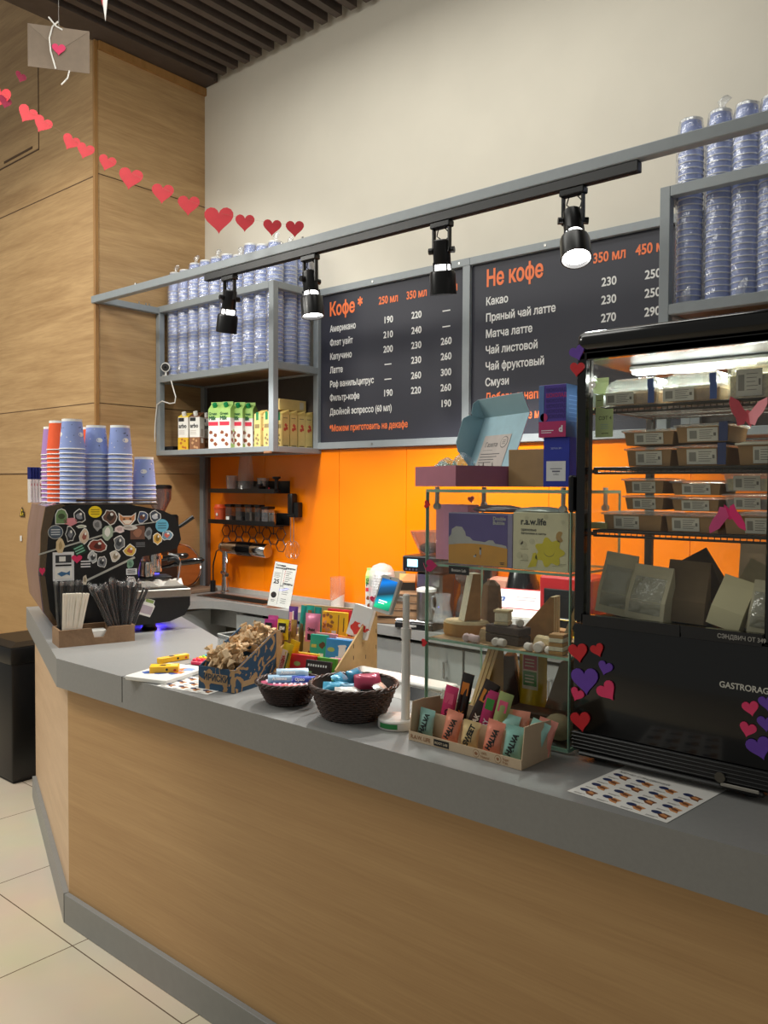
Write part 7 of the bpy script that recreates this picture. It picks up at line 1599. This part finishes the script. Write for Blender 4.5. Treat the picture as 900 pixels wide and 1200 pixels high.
MB().box(FX0+.019, FX1-.019, FY0+.046, FY1-.021, WZ0-.0118, WZ0-.008, 0, FO).build('floor_plate', BLACK, fr, smooth=0)
# lettering and hearts
def fx(px, py, y=0): a, z = FF.on(px, py, y); return a, z-CT
s = MB(); x, z = fx(843, 801); x2, _ = fx(898, 812); text_mb(s, 'GASTRORAG', .0165, T(x, -.0006, z-.006) @ RX(90), 0, .02, sx=.93); s.build('lettering', pl('c9c6bc', .3), fr, smooth=0)
x, z = fx(871, 748); s = MB().box(FX0-FX0+.235, .386, -.002, -.0004, z-.012, z+.011, 0); text_mb(s, 'СЭНДВИЧ ОТ 349', .0115, T(x-.003, -.0022, z-.004) @ RX(90), 1, .02, 'CENTER', sx=.9); s.box(.022, .232, -.002, -.0004, z-.012, z+.011, 0); s.build('price_strip', [INK, pl('a3a09a')], fr, smooth=0)
x, z = fx(691.5, 454); s = MB(); text_mb(s, 'P', .03, T(x-.003, -.0006, z-.01) @ RX(90), 0, .05); s.build('lettering', WHITE, fr, smooth=0)
hrt = [(677, 413, 17, 18, PURPH), (677, 432, 16, -5, RED), (678, 763.5, 21, 12, RED), (700.5, 761, 15, 25, RED), (686, 796, 30, 8, PURPH), (710, 782, 16, -12, PURPH), (711.5, 809, 22, 40, PINKH), (677, 813, 15, -20, PINKH), (681, 844, 22, 12, RED),
       (880, 829, 19, 15, PINKH), (877, 854, 19, -10, PINKH), (890, 875, 29, 22, PURPH), (899, 823, 19, 10, PURPH), (898, 847, 20, 5, PURPH)]
for px, py, w, a, m_ in hrt:
    x, z = fx(px, py); x2, _ = fx(px+1, py); heart_on(fr, T(x, -.0006, z) @ RX(90) @ RZ(a), w*(x2-x)*1.06, m_)
def butterfly(px, py, y, k_, m1, m2, a):
    x, z = fx(px, py, y); b = MB()
    wing = [(0, -.002), (.010, .004), (.026, .016), (.046, .020), (.044, .008), (.032, -.006), (.020, -.014), (.012, -.026), (.0, -.020)]
    b.prism([(u*k_, v*k_) for u, v in wing], 0, .0006, 0, RY(-22)); b.prism([(-u*k_*.85, v*k_*1.1) for u, v in wing], 0, .0006, 1, RY(26) @ RZ(-24))
    b.prism([(u*k_, v*k_) for u, v in [(-.012, -.004), (0, .006), (.012, -.004), (.002, -.028)]], .0006, .0012, 1)
    b.build('paper_butterfly', [m1, m2], fr, M=T(x, y-.003, z) @ RX(90) @ RZ(a), smooth=0)
butterfly(877, 484, .0085, 1.0, mat('light_pink_paper', rgb(238, 150, 160), .6), mat('pink_paper', rgb(214, 92, 104), .6), 8)
butterfly(856, 606, .0085, .95, mat('hot_pink_paper', rgb(232, 90, 150), .6), mat('deep_pink_paper', rgb(206, 28, 104), .6), 200)
s = MB(); x, z = fx(845, 910, 0); s.cyl(.010, 0, .004, 18, 0, T(x, -.004, z) @ RX(90)); s.build('lock', mat('grey_lock', rgb(86, 82, 72), .35, .4), fr)
x, z = fx(868, 922, 0); MB().box(x-.035, x+.035, -.008, -.0045, z-.0045, z+.002, 0, b=.001).build('clear_latch', mat('clear_latch', rgb(150, 145, 135), .3), fr)
# ---------------- food boxes
KB = mat('kraft_food_box', rgb(158, 124, 84), .7, var=.06); LIDP = glass('clear_food_lid', (.95, .94, .88, 1), .14, .08, .45, milky=.20); LABM = [mat('white_food_label', rgb(212, 210, 200), .6), pl('77756f'), pl('8f8d86')]
NAVY = pl('34406e', .5)
def lab_art(s, x, z, w, h, M, mi=0):
    s.box(x-w/2, x+w/2, -.0007, -.0001, z-h/2, z+h/2, mi, M)
    for i in range(5): s.box(x-w*.10, x+w*(.34-.05*(i % 3)), -.0010, -.0007, z+h*(.32-.15*i)-.0006, z+h*(.32-.15*i)+.0006, mi+1, M)
    s.box(x-w*.42, x-w*.18, -.0010, -.0007, z-h*.3, z+h*.3, mi+2, M); s.box(x+w*.36, x+w*.44, -.0010, -.0007, z-h*.12, z+h*.12, mi+1, M)
def fbox(pxl, pxr, pyt, pyb, yl, dep, lab, zb, kind='kraft', lab_px=None, band=False, lid_c=None, flare=.006, fill=None):
    xl_, z1 = FF.on(pxl, pyt, yl); xr_, z0 = FF.on(pxr, pyb, yl); z0 = zb; w, h = xr_-xl_, z1-z0
    t = thing('food_box', lab, 'food box', (FX0+(xl_+xr_)/2, FY0+yl, z0), 0, None); w2 = w/2; hb = h*.82
    fl = flare; s = MB()
    s.loft([[(-w2+fl, fl, 0), (w2-fl, fl, 0), (w2-fl, dep-fl, 0), (-w2+fl, dep-fl, 0)], [(-w2+.002, .002, hb), (w2-.002, .002, hb), (w2-.002, dep-.002, hb), (-w2+.002, dep-.002, hb)]])
    mats = {'kraft': KB, 'clear': LIDP}[kind]
    s.build('body', mats, t, smooth=0)
    if fill: MB().loft([[(-w2+fl+.003, fl+.003, .002), (w2-fl-.003, fl+.003, .002), (w2-fl-.003, dep-fl-.003, .002), (-w2+fl+.003, dep-fl-.003, .002)], [(-w2+.006, .006, hb*.75), (w2-.006, .006, hb*.75), (w2-.006, dep-.006, hb*.75), (-w2+.006, dep-.006, hb*.75)]]).build('food', fill, t, smooth=0)
    MB().box(-w2-.003, w2+.003, -.003, dep+.003, hb+.0003, hb+.0045, 0, b=.0015).loft([[(-w2+.004, .004, hb+.0046), (w2-.004, .004, hb+.0046), (w2-.004, dep-.004, hb+.0046), (-w2+.004, dep-.004, hb+.0046)], [(-w2+.012, .012, h), (w2-.012, .012, h), (w2-.012, dep-.012, h), (-w2+.012, dep-.012, h)]]).build('lid', lid_c or LIDP, t, smooth=30)
    ls = MB(); ang = math.degrees(atan2(fl-.002, hb)); lw = w*.56 if lab_px is None else lab_px[1]*w; lx = 0 if lab_px is None else lab_px[0]*w
    lab_art(ls, lx, hb*.5, lw, hb*.86, T(0, fl, 0) @ RX(ang) @ T(0, -.0002, 0)); ls.build('label', LABM, t, smooth=0)
    if band: MB().box(w2*.62, w2*.94, -.0045, dep+.0045, -.0 if 0 else .0008, h+.001, 0).build('paper_band', NAVY, t, smooth=0) if 0 else MB().box(w2*.64, w2*.95, -.0046, -.0034, .001, h, 0).box(w2*.64, w2*.95, -.0046, dep*.8, h+.0004, h+.0012, 0).build('paper_band', NAVY, t, smooth=0)
    return t
YF = .055
s1, s2, s3 = [z+.0006 for z in SH]
fbox(733, 787, 524, 541, YF, .12, 'kraft food box, lower left of the four on the middle shelf', s2, band=False)
fbox(791, 853, 521, 543, YF, .12, 'kraft food box, lower right of the four with a navy band', s2, band=True)
zt_a = s2+(FF.on(733, 524, YF)[1]-s2)+.0035; zt_b = s2+(FF.on(791, 521, YF)[1]-s2)+.0035
fbox(730, 790, 504, 521, YF, .12, 'kraft food box stacked upper left on the middle shelf', zt_a)
fbox(791, 855, 497, 521, YF, .12, 'kraft food box stacked upper right with a navy band on the middle shelf', zt_b, band=True)
fbox(863, 906, 517, 543, YF, .12, 'kraft food box with a white lid at the right of the middle shelf', s2, lid_c=mat('white_lid', rgb(222, 216, 200), .3), lab_px=(.2, .5))
# lowest wire shelf
fbox(706, 776, 599, 621, YF, .15, 'wide flat food box, leftmost along the lowest wire shelf', s3, lab_px=(-.1, .42), fill=None)
fbox(779, 843, 601, 624, YF, .15, 'wide flat food box, middle one along the lowest wire shelf', s3, lab_px=(-.12, .5))
fbox(847, 905, 600, 625, YF, .15, 'wide flat food box behind the hot pink butterfly', s3, lab_px=(.2, .5))
zl = [FF.on(740, 599, YF)[1]+.0035, FF.on(800, 601, YF)[1]+.0035, FF.on(870, 600, YF)[1]+.0035]
fbox(731, 778, 580, 598, YF+.01, .11, 'kraft food box on the left flat box, lower of two', zl[0])
fbox(786, 843, 582, 600, YF+.01, .11, 'kraft food box on the middle flat box, lower of two', zl[1])
fbox(848, 903, 578, 599, YF+.01, .11, 'clear food box with dark filling above the butterfly', zl[2], 'clear', fill=mat('dark_salad', rgb(96, 86, 62), .8, var=.3, scale=90))
z2 = [FF.on(731, 580, YF+.01)[1]+.0035, FF.on(790, 582, YF+.01)[1]+.0035, FF.on(870, 578, YF+.01)[1]+.0035]
fbox(730, 778, 560, 580, YF+.01, .11, 'kraft food box on the left flat box, upper of two', z2[0])
fbox(786, 845, 563, 582, YF+.01, .11, 'kraft food box on the middle flat box, upper of two', z2[1])
fbox(847, 903, 552, 577, YF+.01, .11, 'clear food box with yellow filling at the right of the lowest wire shelf', z2[2], 'clear', fill=mat('yellow_salad', rgb(206, 188, 96), .8, var=.3, scale=90))
# top shelf: domed clear boxes
def dome(pxl, pxr, pyt, pyb, lab, fillc):
    xl_, z1 = FF.on(pxl, pyt, YF); xr_, _ = FF.on(pxr, pyb, YF); w2, h = (xr_-xl_)/2, z1-s1; dep = .12
    t = thing('domed_box', lab, 'food box', (FX0+(xl_+xr_)/2, FY0+YF, s1), 0, 'domed clear boxes on the top shelf')
    R4 = lambda a, y0, y1, z: [(-a, y0, z), (a, y0, z), (a, y1, z), (-a, y1, z)]
    MB().loft([R4(w2-.008, .008, dep-.008, 0), R4(w2-.002, .002, dep-.002, h*.45), R4(w2, 0, dep, h*.5)]).build('base', LIDP, t, smooth=0)
    s = MB().loft([R4(w2, 0, dep, h*.505), R4(w2-.004, .004, dep-.004, h*.75), R4(w2-.018, .018, dep-.018, h*.97), R4(w2-.03, .03, dep-.03, h)])
    for i in range(16): x = -w2*.8+w2*1.3*i/15; s.box(x-.0012, x+.0012, .004, .012, h*.6, h*.88, 0, T(0, 0, 0))
    s.build('dome_lid', glass('dome_lid', (.95, .97, .94, 1), .18, .06, .5, milky=.16), t, smooth=30)
    MB().loft([R4(w2-.012, .012, dep-.012, .003), R4(w2-.008, .008, dep-.008, h*.42), R4(w2-.02, .02, dep-.02, h*.5)]).build('pastry', fillc, t, smooth=0)
    ls = MB(); lab_art(ls, -w2*.42, h*.25, w2*1.05, h*.42, T(0, -.0015, 0) @ RX(4)); ls.build('label', LABM, t, smooth=0)
    MB().box(w2*.62, w2*.84, -.002, -.0008, .002, h*.55, 0, b=0).box(w2*.60, w2*.82, .0, .0012, h*.55, h*.86, 0, T(0, -.003, 0)).build('paper_band', pl('3f5a9c', .5), t, smooth=0)
PAST = mat('golden_pastry', rgb(190, 150, 92), .7, var=.25, scale=70, bump=.4)
dome(709, 772, 444, 474, 'domed clear pastry box with a blue band, left on the top shelf', PAST)
dome(776, 846, 437, 470, 'domed clear pastry box with a blue band, middle of the top shelf', PAST)
fbox(851, 905, 424, 464, YF, .11, 'tall clear box of shredded salad at the right of the top shelf', s1, 'clear', fill=mat('shredded_salad', rgb(214, 200, 150), .9, var=.35, scale=110, bump=.8), flare=.004)
x, _ = FF.on(701, 462, .10); s = MB().cyl(.016, -.05, .05, 18, 0, RX(90) @ T(0, .016, 0)); o = s.build('film_roll', pl('c4d4d6', .35), loc=(FX0+x+.004, FY0+.115, s1)); tag(o, 'pale blue wrapped roll at the left end of the top shelf', 'roll')
for i, (pts, lab, txt) in enumerate((((698, 718, 480, 512), 'pale green price card hanging below the top shelf', True), ((692, 713, 444, 460), 'pale green card behind the blue roll on the top shelf', False), ((698, 707, 463, 474), 'small green card at the front left of the top shelf', False))):
    yl = (.046, .20, .050)[i]; xl_, z1 = FF.on(pts[0], pts[2], yl); xr_, z0 = FF.on(pts[1], pts[3], yl)
    if i: z0 = s1
    s = MB().box(0, xr_-xl_, 0, .0008, z0, z1, 0); w_ = xr_-xl_
    if txt:
        s.prism([(0, z1), (w_, z1-.004), (w_*.05, z1+.006)], 0, .0008, 0, RX(90)); text_mb(s, 'СЭТ 4', w_*.26, T(w_*.18, 0, z0+(z1-z0)*.62) @ RX(90), 1, .02)
        for r in range(3): s.box(w_*.3, w_*.72, -.0004, 0, z0+(z1-z0)*(.3+.07*r), z0+(z1-z0)*(.32+.07*r), 2)
        s.box(w_*.35, w_*.75, -.0004, 0, z0+(z1-z0)*.12, z0+(z1-z0)*.15, 1)
    else: s.box(w_*.2, w_*.8, -.0004, 0, z0+(z1-z0)*.5, z0+(z1-z0)*.55, 1)
    o = s.build('price_card', [mat('pale_green_card', rgb(196, 214, 150), .6), pl('5a6a3a'), pl('9ab8b0')], loc=(FX0+xl_, FY0+yl, 0), smooth=0); tag(o, lab, 'card')
x, z = FF.on(698, 616, .05); o = MB().box(-.018, .018, 0, .03, 0, .014, 0, b=.001).build('price_card', pl('a9a56a'), loc=(FX0+x+.006, FY0+.052, s3), smooth=0); tag(o, 'small olive tag at the left of the lowest wire shelf', 'card')
# ---------------- paper bags on the fridge floor
FL = WZ0-.0078
WINM = glass('bag_window', (.90, .90, .84, 1), .12, .08, .4, bump=.4, bscale=60, milky=.10); WBAG = mat('white_bag_paper', rgb(206, 198, 170), .75, var=.05); KBAG = mat('brown_bag_paper', rgb(132, 112, 86), .8, var=.08, scale=25, bump=.3); DBAG = mat('dark_bag_paper', rgb(88, 72, 56), .8, var=.1)
def sbag(px, yl, w, h, dep, lab, m_, yaw=0, lean=0, roll=0, win=False, z=None, dark=None):
    x, _ = FF.on(px, 700, yl); t = thing('sandwich_bag', lab, 'paper bag', M=T(FX0+x, FY0+yl, FL+w/2*abs(sin(R(roll)))+.001) @ RZ(yaw) @ RY(roll) @ RX(-lean)); w2 = w/2
    s = MB().loft([[(-w2, 0, 0), (w2, 0, 0), (w2, dep, 0), (-w2, dep, 0)], [(-w2, -.004, h*.35), (w2, -.004, h*.35), (w2, dep*.9, h*.35), (-w2, dep*.9, h*.35)], [(-w2*.98, dep*.25, h*.85), (w2*.98, dep*.25, h*.85), (w2*.98, dep*.5, h*.85), (-w2*.98, dep*.5, h*.85)], [(-w2*.98, dep*.3, h), (w2*.98, dep*.3, h), (w2*.98, dep*.38, h), (-w2*.98, dep*.38, h)]])
    s.build('bag', m_, t, smooth=0)
    if win:
        W = MB(); nx = 6; f = lambda z: (-.004*z/(h*.35) if z < h*.35 else -.004+(dep*.25+.004)*(z-h*.35)/(h*.5))
        zs = [h*.12+h*.66*i/8 for i in range(9)]; ring = []
        vs = [(-w2*.8+w2*1.6*i/nx, f(zz)-.0012-.006*sin(pi*i/nx)*sin(pi*j/8), zz) for j, zz in enumerate(zs) for i in range(nx+1)]; N = len(vs)
        vs += [(a, b+.0008+.006*sin(pi*(k_ % (nx+1))/nx)*sin(pi*(k_//(nx+1))/8), c_) for k_, (a, b, c_) in enumerate(vs)]
        fs = [(j*(nx+1)+i, j*(nx+1)+i+1, (j+1)*(nx+1)+i+1, (j+1)*(nx+1)+i) for j in range(8) for i in range(nx)]
        W.add(vs, fs+[tuple(N+a for a in g[::-1]) for g in fs]); W.build('window', WINM, t, smooth=60)
    return t
sbag(716, .085, .072, .135, .05, 'white sandwich bag with a clear window at the left of the fridge floor', WBAG, 10, 4, 8, True)
sbag(754, .058, .088, .118, .055, 'pale sandwich bag with a wide clear window, second on the fridge floor', WBAG, -4, 8, 4, True)
sbag(800, .092, .085, .130, .05, 'plain brown sandwich bag in the middle of the fridge floor', KBAG, 6, 6, 3)
sbag(836, .170, .080, .135, .045, 'dark brown bag lying tilted over the others at the rear', DBAG, -4, 8, -30)
sbag(846, .046, .064, .104, .035, 'cream sandwich bag leaning right at the front of the fridge floor', mat('cream_bag_paper', rgb(214, 206, 168), .7, var=.03), 0, 12, 15)
sbag(858, .118, .060, .130, .045, 'ribbed pale bag behind the leaning cream one', mat('ribbed_bag_paper', rgb(176, 164, 132), .8, var=.12, scale=35), 6, 6, 26)
sbag(890, .052, .046, .105, .045, 'clear windowed bag at the right end of the fridge floor', WBAG, 6, 8, 5, True)
sbag(885, .225, .070, .170, .05, 'tall brown bag standing at the rear right of the fridge floor', KBAG, 8, 2, 0)

# ================================================================ paper hearts and envelope hanging in front of the column
HGY = 2.0
GRED = mat('red_heart_card', rgb(186, 34, 46), .6); DPINK = mat('dark_pink_card', rgb(150, 30, 66), .6)
hs = [(0, 113, 26, 20, 1), (6, 119, 20, 5, 2), (24.5, 90, 17, 12, 2), (32, 133, 21, 32, 0), (50, 145, 20, 30, 0), (83, 166, 19, 30, 0), (100, 176, 19, 20, 0), (125.5, 190, 19, 20, 0), (153, 208, 26, 12, 0), (190.5, 225.5, 24, 6, 0), (221, 239.5, 24, 4, 0), (256.5, 256, 32, 0, 0), (287, 260, 21, 2, 0), (319, 265.5, 20, 4, 0), (345.5, 267, 20, 0, 0)]
def hgp(px, py):          # the string runs from the column towards the bar, a little nearer on the left
    y = 1.75+.55*min(1, max(0, px/345)); return at_y(px, py, y)
g0 = hgp(172, 218); gl = thing('heart_garland', 'string of red paper hearts hanging across the column and white wall', 'garland', g0)
pts = []
for px, py, w, a, k_ in hs:
    p = hgp(px, py); d = (p-EYEV).dot(_fw)/F_PX
    if k_ != 2: pts.append(p-g0+Vector((0, .003, w*d*.20)))
    MB().prism(heart2(w*d*(.8 if k_ == 2 else 1.08)), -.0004, .0004, 0).build('heart', DPINK if k_ == 2 else GRED, gl, M=T(*(p-g0)) @ RZ(41+(50 if k_ == 2 else -18 if k_ == 1 else 0)+a*.3) @ RX(90) @ RZ(-a*.9), smooth=0)
pts = [hgp(-40, 92)-g0+Vector((0, 0, .02))]+pts
MB().tube(pts, .0003, 5).build('string', pl('8a6a50'), gl)
pe = at_y(69, 57, 1.9); de = (pe-EYEV).dot(_fw)/F_PX
en = thing('envelope', 'brown paper envelope with a pink heart tied by white ribbon, hanging high', 'envelope', pe, R(55)); ew, eh = 68*de, 49*de
MB().box(-ew/2, ew/2, 0, .002, -eh/2, eh/2, 0).build('sleeve', mat('grey_brown_kraft', rgb(128, 112, 96), .7, var=.06), en, smooth=0)
MB().prism([(-ew/2, eh/2), (0, -eh*.05), (ew/2, eh/2)], .0, .0010, 0, RX(90) @ T(0, 0, .0002)).build('flap', mat('kraft_flap', rgb(136, 120, 104), .7), en, smooth=0)
heart_on(en, T(0, -.003, -eh*.02) @ RX(90), ew*.22, PINKH, th=.004)
rb = MB()
rb.tube([(-.01*ew, -.004, eh*.62), (-.10*ew, -.006, eh*.48), (-.15*ew, -.006, eh*.2), (-.13*ew, -.006, -.1*eh), (-.05*ew, -.005, -.5*eh)], .0035, 6); rb.tube([(-.16*ew, -.004, eh*.7), (-.04*ew, -.006, eh*.5), (.06*ew, -.004, eh*.44)], .0035, 6); rb.tube([(.17*ew, -.004, -.5*eh), (.14*ew, -.004, -.68*eh), (.04*ew, -.004, -.85*eh)], .0035, 6)
rb.build('ribbon', WHITE, en)
zc = CEIL-.012
MB().tube([(0, .001, eh/2), (0, .001, zc-pe.z)], .0005, 5).build('thread', WHITE, en)
pw = at_y(122.5, 6, 1.6); s = thing('paper_pennant', 'white and red folded paper point hanging from the slatted ceiling', 'decoration', pw, R(40)); d_ = (pw-EYEV).dot(_fw)/F_PX
MB().prism([(-6*d_, 30*d_), (6*d_, 30*d_), (1*d_, -19*d_)], 0, .001, 0, RX(90)).build('white_fold', WHITE, s, smooth=0)
MB().prism([(-9*d_, 30*d_), (-2*d_, 30*d_), (-2*d_, -2*d_)], .0012, .002, 0, RX(90)).build('red_fold', GRED, s, smooth=0)
MB().tube([(0, 0, 30*d_), (0, 0, zc-pw.z)], .0005, 5).build('thread', WHITE, s) if zc-pw.z > 30*d_ else None
